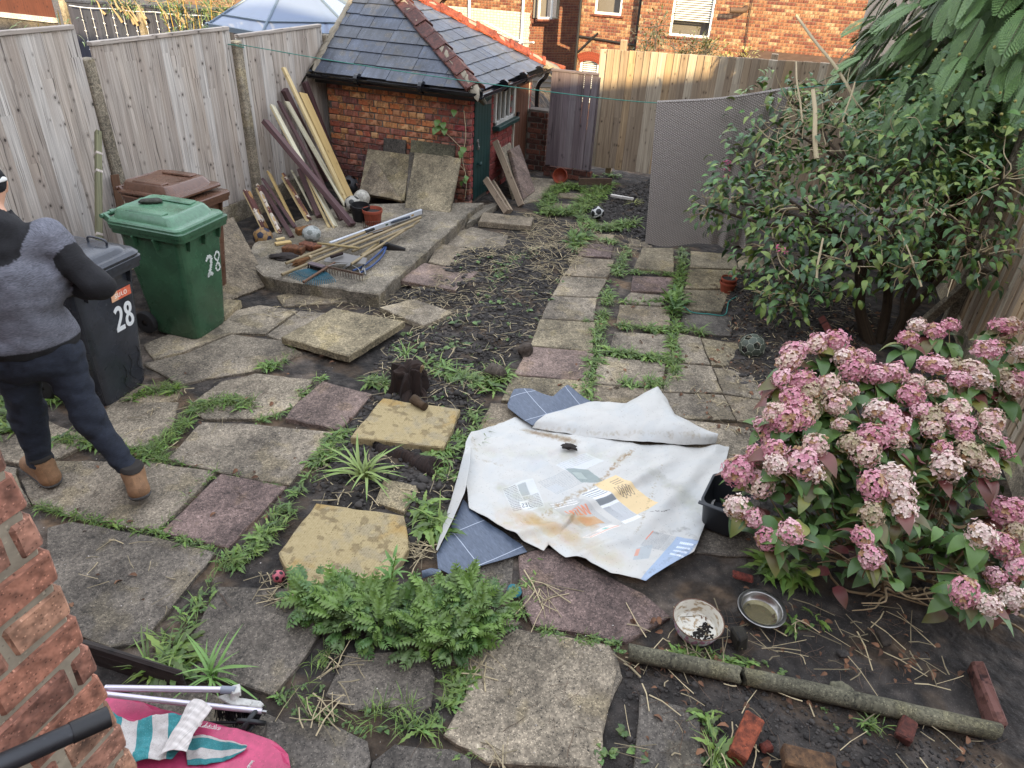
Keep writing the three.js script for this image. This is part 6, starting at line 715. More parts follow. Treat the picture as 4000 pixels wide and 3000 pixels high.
{
  const X0 = -1.75, X1 = .45, Z0 = -4.65, Z1 = -2.65, W = 1024, H = Math.round(1024 * (Z1 - Z0) / (X1 - X0)), C = ([x, z]) => [(x - X0) / (X1 - X0) * W, (z - Z0) / (Z1 - Z0) * H];
  const print = canvasTex(W, H, (c) => {
    c.fillStyle = '#bdbbb4'; c.fillRect(0, 0, W, H); const r = RNG(12);
    const blob = (P, n, rad, col, al) => { const f = pl(P); for (let i = 0; i < n; i++) { const q = C(f(r())), a = rr(.3, 1, r) * rad; c.globalAlpha = al * rr(.3, 1, r); c.fillStyle = col; c.beginPath(); c.ellipse(q[0] + rr(-rad, rad, r) * .9, q[1] + rr(-rad, rad, r) * .6, a, a * rr(.25, .7, r), r() * 3, 0, 7); c.fill(); } c.globalAlpha = 1; };
    for (let i = 0; i < 420; i++) { c.globalAlpha = .05; c.fillStyle = pick(['#b3a68c', '#9fa4a8', '#c9bda2'], r); c.beginPath(); c.ellipse(r() * W, r() * H, rr(20, 90, r), rr(10, 50, r), r() * 3, 0, 7); c.fill(); } c.globalAlpha = 1;
    const quad = (P, fn, al = 1) => { const [a, b, , d] = P.map(C); c.save(); c.globalAlpha = al; c.setTransform((b[0] - a[0]) / 100, (b[1] - a[1]) / 100, (d[0] - a[0]) / 100, (d[1] - a[1]) / 100, a[0], a[1]); fn(); c.restore(); };
    const lines = (x, y, w, h, n, col = '#6d7072') => { c.fillStyle = col; for (let i = 0; i < n; i++) { let q = x; while (q < x + w) { const l = rr(2, 9, r); c.fillRect(q, y + h * i / n, Math.min(l, x + w - q), h / n * .45); q += l + 1.2; } } };
    quad([[-1.137,-3.318],[-.985,-3.491],[-.765,-3.394],[-.975,-3.091]], () => { c.fillStyle = '#c6c8c6'; c.fillRect(0, 0, 100, 100); lines(2, 4, 40, 90, 16); c.fillStyle = '#8d9492'; c.fillRect(46, 8, 26, 40); lines(46, 52, 50, 44, 9); c.fillStyle = '#dfe0dc'; c.fillRect(30, 66, 28, 26); c.fillStyle = '#565b5e'; c.font = 'bold 18px sans-serif'; c.save(); c.translate(58, 86); c.scale(-1, 1); c.fillText('JES', 0, 0); c.restore(); }, .75);
    quad([[-.945,-3.473],[-.78,-3.711],[-.641,-3.66],[-.779,-3.405]], () => { lines(0, 0, 100, 96, 14, '#8b8f92'); c.fillStyle = '#b3b6b6'; c.fillRect(0, 40, 30, 40); }, .6);
    quad([[-.887,-3.683],[-.726,-3.89],[-.564,-3.844],[-.751,-3.648]], () => { c.fillStyle = '#c9cccb'; c.fillRect(0, 0, 100, 100); lines(4, 4, 90, 60, 5, '#a9aeb1'); }, .7);
    quad([[-.816,-3.676],[-.671,-3.73],[-.559,-3.686],[-.678,-3.589]], () => { c.fillStyle = '#7f8b86'; c.fillRect(0, 0, 100, 100); c.fillStyle = '#a3aca4'; c.fillRect(8, 30, 40, 40); }, .85);
    quad([[-.823,-3.302],[-.659,-3.44],[-.472,-3.339],[-.56,-3.161]], () => { c.fillStyle = '#a9a8a2'; c.fillRect(0, 0, 100, 100); lines(4, 4, 80, 20, 3, '#dedcd6'); c.fillStyle = '#d8764e'; c.font = 'bold 34px sans-serif'; c.save(); c.translate(86, 58); c.scale(-1, 1); c.fillText('WIN', 0, 0); c.restore(); c.fillStyle = '#b98f63'; c.fillRect(20, 66, 60, 30); }, .8);
    quad([[-.592,-3.6],[-.482,-3.738],[-.233,-3.642],[-.275,-3.432]], () => { c.fillStyle = '#d9bd8b'; c.fillRect(0, 0, 100, 100); c.strokeStyle = '#6d6253'; c.lineWidth = 1.6; for (let k = 0; k < 9; k++) { c.beginPath(); c.ellipse(28 + k * 6, 40 + (k % 3) * 5, 5, 10, .5, 0, 7); c.stroke(); } lines(50, 10, 40, 18, 3, '#8a7d66'); }, .9);
    quad([[-.66,-3.483],[-.576,-3.58],[-.261,-3.414],[-.324,-3.324]], () => { c.fillStyle = '#dcdedd'; c.fillRect(0, 0, 100, 100); c.fillStyle = '#5f6467'; c.fillRect(0, 34, 100, 12); lines(2, 4, 96, 26, 4); for (let k = 0; k < 60; k++) { c.fillStyle = '#5c6063'; c.fillRect(k * 1.66, 52, .8, 40); } }, .85);
    quad([[-.538,-3.081],[-.405,-3.274],[-.327,-3.338],[-.475,-3.108]], () => { c.fillStyle = '#e4d8cd'; c.fillRect(0, 0, 100, 100); c.fillStyle = '#d98a6e'; c.fillRect(0, 70, 100, 12); c.fillStyle = '#7fb3a6'; c.fillRect(58, 20, 16, 40); lines(5, 10, 40, 50, 5); }, .8);
    quad([[-.153,-3.328],[.004,-3.335],[-.057,-3.121],[-.198,-3.153]], () => { lines(0, 0, 70, 98, 22, '#7d8184'); lines(72, 0, 28, 98, 22, '#8d9194'); c.fillStyle = '#d9745a'; c.fillRect(0, 0, 4, 60); }, .85);
    quad([[-.213,-3.132],[-.129,-3.197],[-.065,-3.167],[-.213,-2.994]], () => { c.fillStyle = '#9ea5a8'; c.fillRect(0, 0, 100, 100); c.fillStyle = '#d98d70'; c.fillRect(0, 10, 24, 60); }, .7);
    quad([[-.006,-3.338],[.123,-3.319],[.054,-3.134],[-.112,-2.957]], () => { c.fillStyle = '#8fa3bd'; c.fillRect(0, 0, 100, 130); lines(30, 10, 60, 50, 4, '#dfe6ee'); }, .85);
    for (const [P, n, rad, col, al] of [[[[-.429,-4.062],[-.489,-3.916],[-.529,-3.746],[-.563,-3.657]], 90, 9, '#7a5a34', .35], [[[-.584,-3.612],[-.697,-3.423],[-.781,-3.271],[-.809,-3.162],[-.896,-3.048]], 90, 10, '#7d6038', .28], [[[-.205,-3.964],[-.219,-3.736],[-.23,-3.411],[-.248,-3.205]], 80, 5, '#7d6a48', .4], [[[-.906,-3.074],[-.751,-3.079],[-.613,-3.064]], 120, 34, '#b08a52', .07], [[[-.634,-3.206],[-.572,-3.28],[-.531,-3.204]], 90, 24, '#a8733a', .09], [[[-1.023,-2.993],[-.798,-2.941],[-.65,-2.919]], 90, 26, '#a88c5e', .06], [[[-1.221,-3.963],[-.981,-3.984],[-.83,-3.967]], 160, 16, '#6d5636', .16], [[[-1.017,-3.089],[-.706,-3.099],[-.309,-2.913]], 260, 46, '#a08a62', .045], [[[-1.153,-3.329],[-.861,-3.253],[-.523,-3.177]], 200, 30, '#8f8468', .05], [[[-1.156,-3.992],[-.544,-4.157],[.066,-4.365]], 120, 10, '#7d6a4c', .14], [[[-.254,-3.866],[-.013,-3.72],[.121,-3.484]], 200, 30, '#8a8878', .05], [[[-1.453,-3.609],[-.919,-3.785],[-.28,-4.008]], 140, 40, '#9a8f78', .04], [[[-.201,-3.472],[-.123,-3.497],[-.089,-3.537]], 60, 2, '#2a2622', .8], [[[-1.525,-3.72],[-1.398,-3.535],[-1.237,-3.548]], 60, 7, '#7d6a4c', .18], [[[-.149,-3.307],[.032,-3.414],[.125,-3.305],[-.12,-2.902]], 160, 8, '#55524a', .12]]) blob(P, n, rad, col, al);
    for (let i = 0; i < 4200; i++) { c.globalAlpha = rr(.2, .75, r); c.fillStyle = pick(['#4a3f30', '#5d5240', '#35302a'], r); const x = r() * W, y = r() * H, l = rr(.6, 2.4, r); c.fillRect(x, y, l, rr(.6, 1.4, r)); } c.globalAlpha = 1;
  });
  print.flipY = false; print.repeat.set(1, 1); const vinyl = mat(0xffffff, { map: print, roughness: .55, bumpMap: T.grimeR, bumpScale: .002 }), uvP = (x, z) => [(x - X0) / (X1 - X0), (z - Z0) / (Z1 - Z0)];
  const tile = canvasTex(512, 512, (c, w, h) => { const r = RNG(3); c.fillStyle = '#4c5666'; c.fillRect(0, 0, w, h); for (let i = 0; i < 900; i++) { c.globalAlpha = .18; c.fillStyle = pick(['#3a4352', '#6a7688', '#5b6677', '#2f3744'], r); c.beginPath(); c.ellipse(r() * w, r() * h, rr(4, 50, r), rr(2, 9, r), rr(-.3, .3, r), 0, 7); c.fill(); } c.globalAlpha = 1; c.fillStyle = '#aab2bd'; c.fillRect(0, 0, w, 7); c.fillRect(0, 0, 7, h); }, .3, .3), blue = mat(0xffffff, { map: tile, roughness: .4 });
  const t = thing('vinyl_sheet', 'dirty white vinyl sheet with newsprint, folded to show its blue tile side', 'vinyl flooring'), N = (x, z, f, a, s) => (wn(x, z, f, s) - .5) * a;
  part('white_side', coons([[-1.533,-3.738],[-1.331,-4.093],[-.895,-4.109],[-.419,-4.128],[.059,-4.33],[.202,-4.383]], [[-1.319,-3.17],[-1.25,-3.036],[-1.078,-2.97],[-.851,-2.89],[-.708,-2.867],[-.705,-2.935],[-.572,-2.856],[-.465,-2.887],[-.309,-2.835],[-.111,-2.86]], [[-1.533,-3.738],[-1.524,-3.618],[-1.427,-3.352],[-1.319,-3.17]], [[.202,-4.383],[.185,-3.806],[.14,-3.492],[.109,-3.213],[-.034,-2.989],[-.111,-2.86]], 110, 80, (s, q, x, z) => .022 + .035 * sst(.9, 1, s) * Math.sin(PI * q) + .03 * sst(.12, 0, s) + .03 * sst(.8, 1, q) * sst(0, .3, s) + .028 * Math.exp(-(((s - .62 + (q - .5) * .5) / .03) ** 2)) * sst(.05, .3, q) + .02 * Math.exp(-(((s - .83 + (q - .5) * .25) / .035) ** 2)) + N(x, z, 3, .05, 3) + N(x, z, 9, .022, 5) + N(x, z, 24, .007, 6) - .018 * sst(.05, .5, q) * sst(.95, .5, q), uvP), vinyl, t);
  part('left_flap', coons([[-1.524,-3.618],[-1.502,-3.607],[-1.476,-3.599]], [[-1.286,-2.642],[-1.28,-2.635],[-1.268,-2.624]], [[-1.524,-3.618],[-1.451,-3.342],[-1.382,-3.06],[-1.331,-2.831],[-1.286,-2.642]], [[-1.476,-3.599],[-1.389,-3.369],[-1.309,-3.108],[-1.28,-2.853],[-1.268,-2.624]], 8, 40, (s, q) => .03 + .055 * s * Math.sin(PI * (q * .8 + .1)), uvP), vinyl, t);
  part('blue_corner', coons([[-1.324,-3.118],[-1.168,-3.008],[-.851,-2.89],[-.801,-2.848]], [[-1.273,-2.624],[-1.22,-2.529],[-1.139,-2.514],[-1.104,-2.546]], [[-1.324,-3.118],[-1.304,-2.997],[-1.286,-2.791],[-1.273,-2.624]], [[-.801,-2.848],[-.892,-2.754],[-.999,-2.648],[-1.104,-2.546]], 40, 30, (s, q, x, z) => .014 + N(x, z, 5, .02, 8), (x, z) => [x * .8 + z * .6, -x * .6 + z * .8]), blue, t);
  part('curled_scrap', coons([[-1.278,-2.472],[-1.258,-2.513],[-1.203,-2.523]], [[-1.265,-2.426],[-1.24,-2.456],[-1.192,-2.502]], [[-1.278,-2.472],[-1.282,-2.451],[-1.265,-2.426]], [[-1.203,-2.523],[-1.196,-2.513],[-1.192,-2.502]], 12, 8, (s, q) => .02 + .03 * Math.sin(PI * q) * (1 - s)), blue, t);
  part('folded_over', coons([[-1.072,-4.198],[-.966,-4.351],[-.799,-4.494],[-.593,-4.539],[-.501,-4.709],[-.416,-4.875],[-.308,-4.697],[-.232,-4.541],[-.052,-4.464],[.101,-4.412]], [[-1.168,-4.009],[-.993,-4.025],[-.763,-4.07],[-.421,-4.134],[-.093,-4.257],[.107,-4.366]], [[-1.072,-4.198],[-1.119,-4.108],[-1.168,-4.009]], [[.101,-4.412],[.107,-4.394],[.107,-4.366]], 90, 24, (s, q, x, z) => .045 + .09 * Math.pow(Math.sin(PI * clamp(q * .85 + .12)), .7) * (.4 + .6 * Math.exp(-(((s - .62) / .3) ** 2))) + N(x, z, 7, .035, 4) - .02 * sst(.8, 1, q), uvP), vinyl, t);
  part('blue_top', coons([[-1.441,-4.257],[-1.446,-4.374],[-1.324,-4.447],[-1.138,-4.407],[-1.076,-4.594],[-.939,-4.534],[-.799,-4.494]], [[-1.41,-4.15],[-1.283,-4.068],[-1.168,-4.009],[-1.108,-4.113],[-1.072,-4.198],[-.962,-4.341],[-.794,-4.477]], [[-1.441,-4.257],[-1.433,-4.2],[-1.41,-4.15]], [[-.799,-4.494],[-.796,-4.486],[-.794,-4.477]], 60, 20, (s, q, x, z) => .05 + .03 * Math.sin(PI * s) * (1 - q) + .03 * Math.sin(s * 12) * (1 - q) * .5, (x, z) => [x * .75 + z * .66, -x * .66 + z * .75]), blue, t);
}
{ // blanket on the line
  const waf = tex(256, 256, .19, .19, (u, v) => { const a = u * 8, b = v * 8 + (Math.floor(a) % 2) * .5, x = a - Math.floor(a) - .5, y = b - Math.floor(b) - .5; return clamp(1.15 - Math.hypot(x * 1.05, y * 1.05) * 2); }, false), wafC = tex(256, 256, .19, .19, (u, v) => { const a = u * 8, b = v * 8 + (Math.floor(a) % 2) * .5, x = a - Math.floor(a) - .5, y = b - Math.floor(b) - .5, k = .55 + .22 * clamp(1.1 - Math.hypot(x, y) * 2) + (hash(Math.floor(u * 128), Math.floor(v * 128)) - .5) * .08; return [k, k * .975, k * .955]; });
  const m = mat(0xe8e2dc, { map: wafC, bumpMap: waf, bumpScale: .005, roughness: 1, side: THREE.DoubleSide }), o = thing('waffle_blanket', 'grey waffle-knit blanket hanging over the washing line', 'blanket');
  const TL = V(-1.22, 1.655, -7.9), TRt = V(.05, 1.89, -8.13), nu = 70, nv = 60, mk = (back) => { const p = [], uv = [], ix = []; for (let j = 0; j <= nv; j++) for (let i = 0; i <= nu; i++) { const s = i / nu, t = j / nv, top = TL.clone().lerp(TRt, s); top.y -= .03 * Math.sin(PI * s); const len = back ? 1.1 : 1.5 + .12 * s + .03 * Math.sin(s * 9), fo = sst(.4, 1, s) * (.05 * Math.sin(s * 34 + t * .8) + .025 * Math.sin(s * 61 + 1)) * (.3 + t), x = top.x + t * .11 * (1 - s), y = top.y - t * len, z = top.z + (back ? -.02 - .03 * t : .012 + .05 * t + fo + .012 * Math.sin(t * 5 + s * 3)); p.push(x, y, z); uv.push(s * 1.6, t * len); if (i < nu && j < nv) { const a = j * (nu + 1) + i; ix.push(a, a + nu + 1, a + 1, a + 1, a + nu + 1, a + nu + 2); } } const g = new THREE.BufferGeometry(); g.setAttribute('position', new THREE.Float32BufferAttribute(p, 3)); g.setAttribute('uv', new THREE.Float32BufferAttribute(uv, 2)); g.setIndex(ix); g.computeVertexNormals(); return g; };
  part('front_fall', mk(false), m, o); part('back_fall', mk(true), m, o); part('top_fold', tube([TL.clone().add(V(0, .004, -.004)), TL.clone().lerp(TRt, .5).add(V(0, -.026, -.004)), TRt.clone().add(V(0, .004, -.004))], .017, 8, 20), m, o);
  const l = thing('washing_line', 'thin green washing line from the fence post to the shrub', 'washing line'), gm = mat(0x2f7a6a, { roughness: .6 }), a = V(-5.83, 1.9, -7.08); part('cord', tube([a, V(-4.6, 1.80, -7.3), V(-3, 1.705, -7.58), TL, V(-.4, 1.79, -8.05), TRt, V(1.2, 2.1, -8.35)], .0045, 6, 60), gm, l); part('knot_loop', tube([V(-5.79, 1.9, -7.0), V(-5.78, 1.87, -7.1), V(-5.82, 1.86, -7.18), V(-5.93, 1.88, -7.18), V(-5.93, 1.9, -7.0)], .005, 6, 30, true), gm, l);
}
{ // pink board with towel, mop, pole and hoop
  const pk = mat(0xc8456e, { map: T.grime, roughness: .35 }), o = thing('pink_board', 'bright pink plastic body board lying by the brick corner', 'board'), edge = [[-2.388,-1.232],[-2.193,-1.246],[-1.955,-1.264],[-1.718,-1.292],[-1.519,-1.32],[-1.405,-1.322],[-1.327,-1.297],[-1.288,-1.258],[-1.277,-1.196],[-1.476,-1.072],[-1.807,-.94],[-2.156,-.898],[-2.388,-1.089]];
  const g = slabG(edge, .1, .06, .02, { seed: 5, jit: .002, step: .05 }); part('hull', g, pk, o); part('groove_rib', tube([V(-2.094,.1,-1.147), V(-1.852,.105,-1.182), V(-1.701,.1,-1.214)], .012, 8, 20), pk, o);
  const st = canvasTex(256, 256, (c, w, h) => { const r = RNG(6); for (let i = 0; i < 4; i++) { c.fillStyle = i % 2 ? '#3f8f93' : '#cfc8c2'; c.fillRect(0, i * h / 4, w, h / 4); } for (let i = 0; i < 2600; i++) { c.globalAlpha = .16; c.fillStyle = r() < .5 ? '#ffffff' : '#4a4a48'; c.fillRect(r() * w, r() * h, 2, 3); } }, .32, .32), tm = mat(0xffffff, { map: st, bumpMap: T.cloth, bumpScale: .003, roughness: 1 }), tw = thing('striped_towel', 'crumpled white and teal striped towel draped over the pink board', 'towel');
  const fo = (x, z, a, s) => .125 + (wn(x, z, 9, s) - .35) * a + (wn(x, z, 22, s + 4) - .5) * a * .35;
  part('towel_spread', coons([[-2.105,-1.143],[-2.008,-1.145],[-1.906,-1.193],[-1.821,-1.243],[-1.804,-1.279]], [[-1.866,-1],[-1.763,-1.055],[-1.715,-1.087],[-1.696,-1.136],[-1.711,-1.171]], [[-2.105,-1.143],[-2.054,-1.076],[-1.959,-1.03],[-1.866,-1]], [[-1.804,-1.279],[-1.767,-1.227],[-1.741,-1.202],[-1.711,-1.171]], 40, 30, (s, t, x, z) => fo(x, z, .1, 3), (x, z) => [x * .5 + z, z * .8 - x]), tm, tw);
  part('towel_fold', coons([[-1.815,-1.286],[-1.794,-1.305],[-1.751,-1.312],[-1.706,-1.311]], [[-1.761,-1.062],[-1.726,-1.083],[-1.696,-1.101],[-1.672,-1.118]], [[-1.815,-1.286],[-1.792,-1.21],[-1.781,-1.143],[-1.761,-1.062]], [[-1.706,-1.311],[-1.702,-1.254],[-1.697,-1.191],[-1.672,-1.118]], 20, 40, (s, t, x, z) => .165 + .025 * Math.sin(PI * s) + (wn(x, z, 25, 3) - .5) * .02, (x, z) => [x, .04 + z * .05]), tm, tw);
  part('towel_tail', coons([[-1.735,-1.19],[-1.673,-1.218],[-1.591,-1.233],[-1.489,-1.25]], [[-1.661,-1.096],[-1.592,-1.123],[-1.523,-1.177],[-1.486,-1.227]], [[-1.735,-1.19],[-1.71,-1.144],[-1.661,-1.096]], [[-1.489,-1.25],[-1.486,-1.241],[-1.486,-1.227]], 40, 20, (s, t, x, z) => fo(x, z, .07, 9) - .01, (x, z, s, t) => [x * 1.2, .3 + t * .22]), tm, tw);
  const fr = [], r = RNG(4); for (let i = 0; i < 26; i++) { const s = i / 25, a = V(-1.424,.13,-1.198).lerp(V(-1.425,.13,-1.169), s), b = V(-1.704,.18,-1.212).lerp(V(-1.606,.18,-1.233), s); fr.push(tube([a, a.clone().add(V(rr(.004, .012, r), rr(-.006, .004, r), rr(-.006, .006, r)))], .0012, 3), tube([b, b.clone().add(V(rr(-.01, .015, r), rr(-.01, .01, r), rr(-.02, -.008, r)))], .0012, 3)); } part('fringe', MG(fr), mat(0xd6d0ca), tw);
  const al = mat(0xc9c3cc, { roughness: .35, metalness: .6 }), mp = thing('scrubbing_brush', 'long-handled brush with white hinged head on the pink board', 'brush'); part('pole', tube([V(-2.166,.2,-1.2), V(-1.726,.16,-1.4)], .0135, 14), al, mp); part('grip', tube([V(-1.732,.16,-1.397), V(-1.675,.155,-1.42)], .017, 12), mat(0x7d828c, { roughness: .5 }), mp); part('hinge', MG([bar(V(-1.686,.15,-1.412), V(-1.66,.15,-1.434), .045, .03), tube([V(-1.678,.16,-1.419), V(-1.673,.12,-1.403)], .018, 10)]), MT.white, mp); part('brush_plate', MG([slabG([[-1.746,-1.385],[-1.723,-1.407],[-1.591,-1.421],[-1.593,-1.397],[-1.666,-1.375],[-1.736,-1.378]], .125, .018, .004, { seed: 2, jit: .001 }), slabG([[-1.653,-1.419],[-1.566,-1.439],[-1.544,-1.432],[-1.55,-1.413],[-1.59,-1.399],[-1.642,-1.404]], .118, .016, .004, { seed: 3, jit: .001 })]), MT.white, mp); const br = []; for (let i = 0; i < 220; i++) { const a = V(-1.729,.1,-1.379).lerp(V(-1.563,.1,-1.431), r()).add(V(rr(-.01, .01, r), 0, rr(-.03, .04, r))); br.push(tube([a, a.clone().add(V(rr(-.02, .02, r), -.08, rr(-.01, .03, r)))], .002, 3, 0, false, false)); } part('bristles', MG(br), mat(0x16171a), mp);
  const p2 = thing('metal_pole', 'plain white metal pole lying in front of the brush', 'pole'); part('tube', tube([V(-2.142,.2,-1.177), V(-1.537,.1,-1.407)], .0125, 14), al, p2); part('tip', tube([V(-1.54,.1,-1.406), V(-1.514,.1,-1.412)], .008, 8), MT.steel, p2);
  const hp = thing('black_hoop', 'black plastic hoop stake lying by the brush head', 'plant hoop'), bk = mat(0x1a1b1d, { roughness: .5 }), c = V(-1.569,.06,-1.368); for (const [ry, rx] of [[.3, .5], [1.5, .25]]) part('hoop', new THREE.TorusGeometry(.058, .007, 6, 36).scale(1, 1, 1.6), bk, hp, [c.x, c.y + .0, c.z], [rx, ry, 0]); part('stake', tube([V(-1.859,.03,-1.266), V(-1.556,.05,-1.379)], .006, 6), bk, hp);
}
{ const m = mat(0x2f7a70, { roughness: .6 }); solo('garden_twine', 'loose green cord trailing over the path by the terracotta pots', 'cord', tube([V(-.459,.02,-6.611), V(-.362,.015,-6.522), V(-.217,.012,-6.558), V(-.058,.012,-6.606), V(-.047,.012,-6.831), V(-.043,.012,-6.965), V(.046,.02,-7.195), V(.143,.03,-7.633)], .006, 6, 50), m); }

// ---------- shrubs ----------
const up = V(0, 1, 0);
function leafXF(p, dir, s, r, roll = .5) { const f = dir.clone().normalize(), x = up.clone().cross(f); if (x.lengthSq() < 1e-4) x.set(1, 0, 0); x.normalize(); const y = f.clone().cross(x); const m = new THREE.Matrix4().makeBasis(x, y, f); m.multiply(new THREE.Matrix4().makeRotationZ(rr(-roll, roll, r))); m.scale(V(s, s, s)); m.setPosition(p); return m; }
function leaves(parent, list, geos, m, max, name = 'leaf') {   // the first max leaves are parts, the rest one mass
  const rest = geos.map(() => []); list.forEach(([M, k, c], i) => { if (i < max) { const q = part(name, geos[k], m, parent); q.applyMatrix4(M); } else rest[k].push([M, c]); });
  rest.forEach((l, k) => { if (l.length) stuff('foliage', '', '', geos[k], m, l.map((q) => q[0]), l.map((q) => q[1]), parent); });
}
const limb = (a, b, r0, r1, r, bend = .12, seg = 8) => { const d = a.distanceTo(b), j = () => rr(-bend, bend, r) * d; return tube([a, a.clone().lerp(b, .33).add(V(j(), j() * .5, j())), a.clone().lerp(b, .67).add(V(j(), j() * .5, j())), b], (t) => lerp(r0, r1, t), seg, 10, false, true); };
{ // big shrub
  const o = thing('large_shrub', 'large tangled green shrub with bare twigs on the right', 'shrub', [1.3, 0, -6.7]), r = RNG(101), B = V(1.3, 0, -6.7), L = [];
  for (const [x, y, z, q] of [
    [-.115,1.243,-7.383, .42], [-.228,.987,-7.053, .34], [-.004,1.577,-8.014, .45], [.43,1.089,-6.967, .5], [.221,.774,-6.689, .42], [.619,1.519,-7.687, .55], [1.011,1.092,-6.791, .5], [1.303,1.724,-7.553, .6], [1.49,1.256,-6.81, .5], [1.803,1.931,-7.981, .5], [1.923,1.503,-7.117, .5], [.452,.599,-6.403, .34], [.824,.81,-6.417, .36], [1.324,.891,-6.389, .3], [1.802,1.007,-6.501, .3], [1.077,1.447,-7.419, .5], [.011,1.769,-8.394, .3], [-.431,.904,-7.054, .2], [2.059,1.747,-7.573, .4], [.465,.384,-6.265, .2], [.273,.452,-6.246, .18]]) L.push([V(x, y, z).sub(B), q]);
  // stems
  const bark = mat(0x5d5244, { map: T.wtan, bumpMap: T.brickB, bumpScale: .008, roughness: 1 }), forks = [];
  for (const [dx, dz, tx, ty, tz, ra] of [[0, 0, -.45, .95, -.1, .06], [.08, -.05, -.1, 1.15, -.15, .05], [.14, .02, .3, 1.2, .05, .04], [.18, -.08, .55, 1.1, -.2, .035], [-.06, -.04, -.25, 1.3, -.35, .045], [.1, .06, .15, .9, .25, .025]]) { const a = V(dx, -.05, dz), b = V(tx, ty, tz); part('trunk', limb(a, b, ra, ra * .55, r, .06, 10), bark, o); forks.push([b, ra * .5]); }
  const tw = [], tp = [];
  for (const [c, q] of L) { const f = forks.reduce((a, b) => b[0].distanceTo(c) < a[0].distanceTo(c) ? b : a); part('branch', limb(f[0], c, f[1] * .8, .01, r, .1, 6), bark, o); for (let i = 0; i < 9; i++) { const e = c.clone().add(V(rr(-1, 1, r), rr(-.8, 1, r), rr(-1, 1, r)).normalize().multiplyScalar(q * rr(.7, 1.15, r))); (i % 2 ? tw : tp).push(limb(c.clone().lerp(e, rr(0, .3, r)), e, .007, .0025, r, .2, 5)); } }
  part('twigs', MG(tw), MT.twig, o).userData.kind = 'stuff'; part('pale_twigs', MG(tp), MT.twigPale, o).userData.kind = 'stuff';
  const bare = []; for (let i = 0; i < 34; i++) { const a = V(.493,1.723,-7.654).sub(B).add(V(rr(-.5, .4, r), rr(-.3, .1, r), rr(-.2, .3, r))), b = a.clone().add(V(rr(-.35, .35, r), rr(.0, .38, r), rr(-.1, .25, r))); bare.push(limb(a, b, .006, .002, r, .15, 5)); } part('bare_twigs', MG(bare), MT.twigPale, o).userData.kind = 'stuff';
  for (const [a, b, q] of [[[.417,1.478,-7.095], [.245,2.008,-7.386], .022], [[.649,1.891,-8.19], [-.053,2.518,-8.618], .016], [[.572,1.746,-7.447], [.589,2.086,-7.553], .008], [[.232,1.708,-7.433], [.048,2.193,-7.691], .009], [[.619,.705,-6.155], [.593,1.003,-6.343], .011], [[1.399,.808,-6.111], [1.142,1.153,-6.377], .008], [[1.59,.91,-6.118], [1.583,.788,-6.035], .004]]) part('cut_stem', limb(V(...a).sub(B), V(...b).sub(B), q, q * .8, r, .03, 8), MT.twigPale, o);
  const cols = [[[.065, .14, .03], [.085, .18, .035]], [[.045, .11, .03], [.06, .135, .035]], [[.13, .2, .035], [.18, .24, .045]], [[.04, .09, .035], [.055, .11, .04]]], geos = cols.map(([a, b], i) => leafG(1, .48, { seg: 6, tip: 1.05, droop: .28 + i * .06, fold: .3, c0: a, c1: b }));
  const list = []; for (const [c, q] of L) { const n = Math.round(q * q * 1150); for (let i = 0; i < n; i++) { const d = V(rr(-1, 1, r), rr(-1, 1, r), rr(-1, 1, r)).normalize(), p = c.clone().addScaledVector(d, q * Math.pow(r(), .35) * 1.08); if (p.y < .12) continue; const dir = d.clone().multiply(V(1, .4, 1)).add(V(rr(-.6, .6, r), rr(-.6, .15, r), rr(-.6, .6, r))); const k = r() < .12 ? 2 : Math.floor(r() * 4), v = rr(.7, 1.3, r); list.push([leafXF(p, dir, rr(.055, .115, r), r, .7), k, [v, v * rr(.95, 1.05, r), v]]); } }
  list.sort((a, b) => { const pa = new THREE.Vector3().setFromMatrixPosition(a[0]).add(B).sub(camera.position).length(), pb = new THREE.Vector3().setFromMatrixPosition(b[0]).add(B).sub(camera.position).length(); return pa - pb; });
  leaves(o, list, geos, leafM(), 300);
  const fl = []; for (const [p, s] of [[[-.331,1.312,-7.17], .05], [[.281,.902,-6.173], .05], [[-.343,1.269,-7.138], .04], [[-.338,1.206,-7.098], .03]]) for (let i = 0; i < 16; i++) { const g = leafG(s * .6, s * .3, { seg: 2, c0: [.42, .03, .12], c1: [.5, .06, .18] }); g.applyMatrix4(leafXF(V(...p).sub(B).add(V(rr(-s, s, r), rr(-s, s, r) * .5, rr(-s, s, r))), V(rr(-1, 1, r), rr(-.3, 1, r), rr(-1, 1, r)), 1, r)); fl.push(g); } part('pink_flowers', MG(fl), leafM(), o);
}
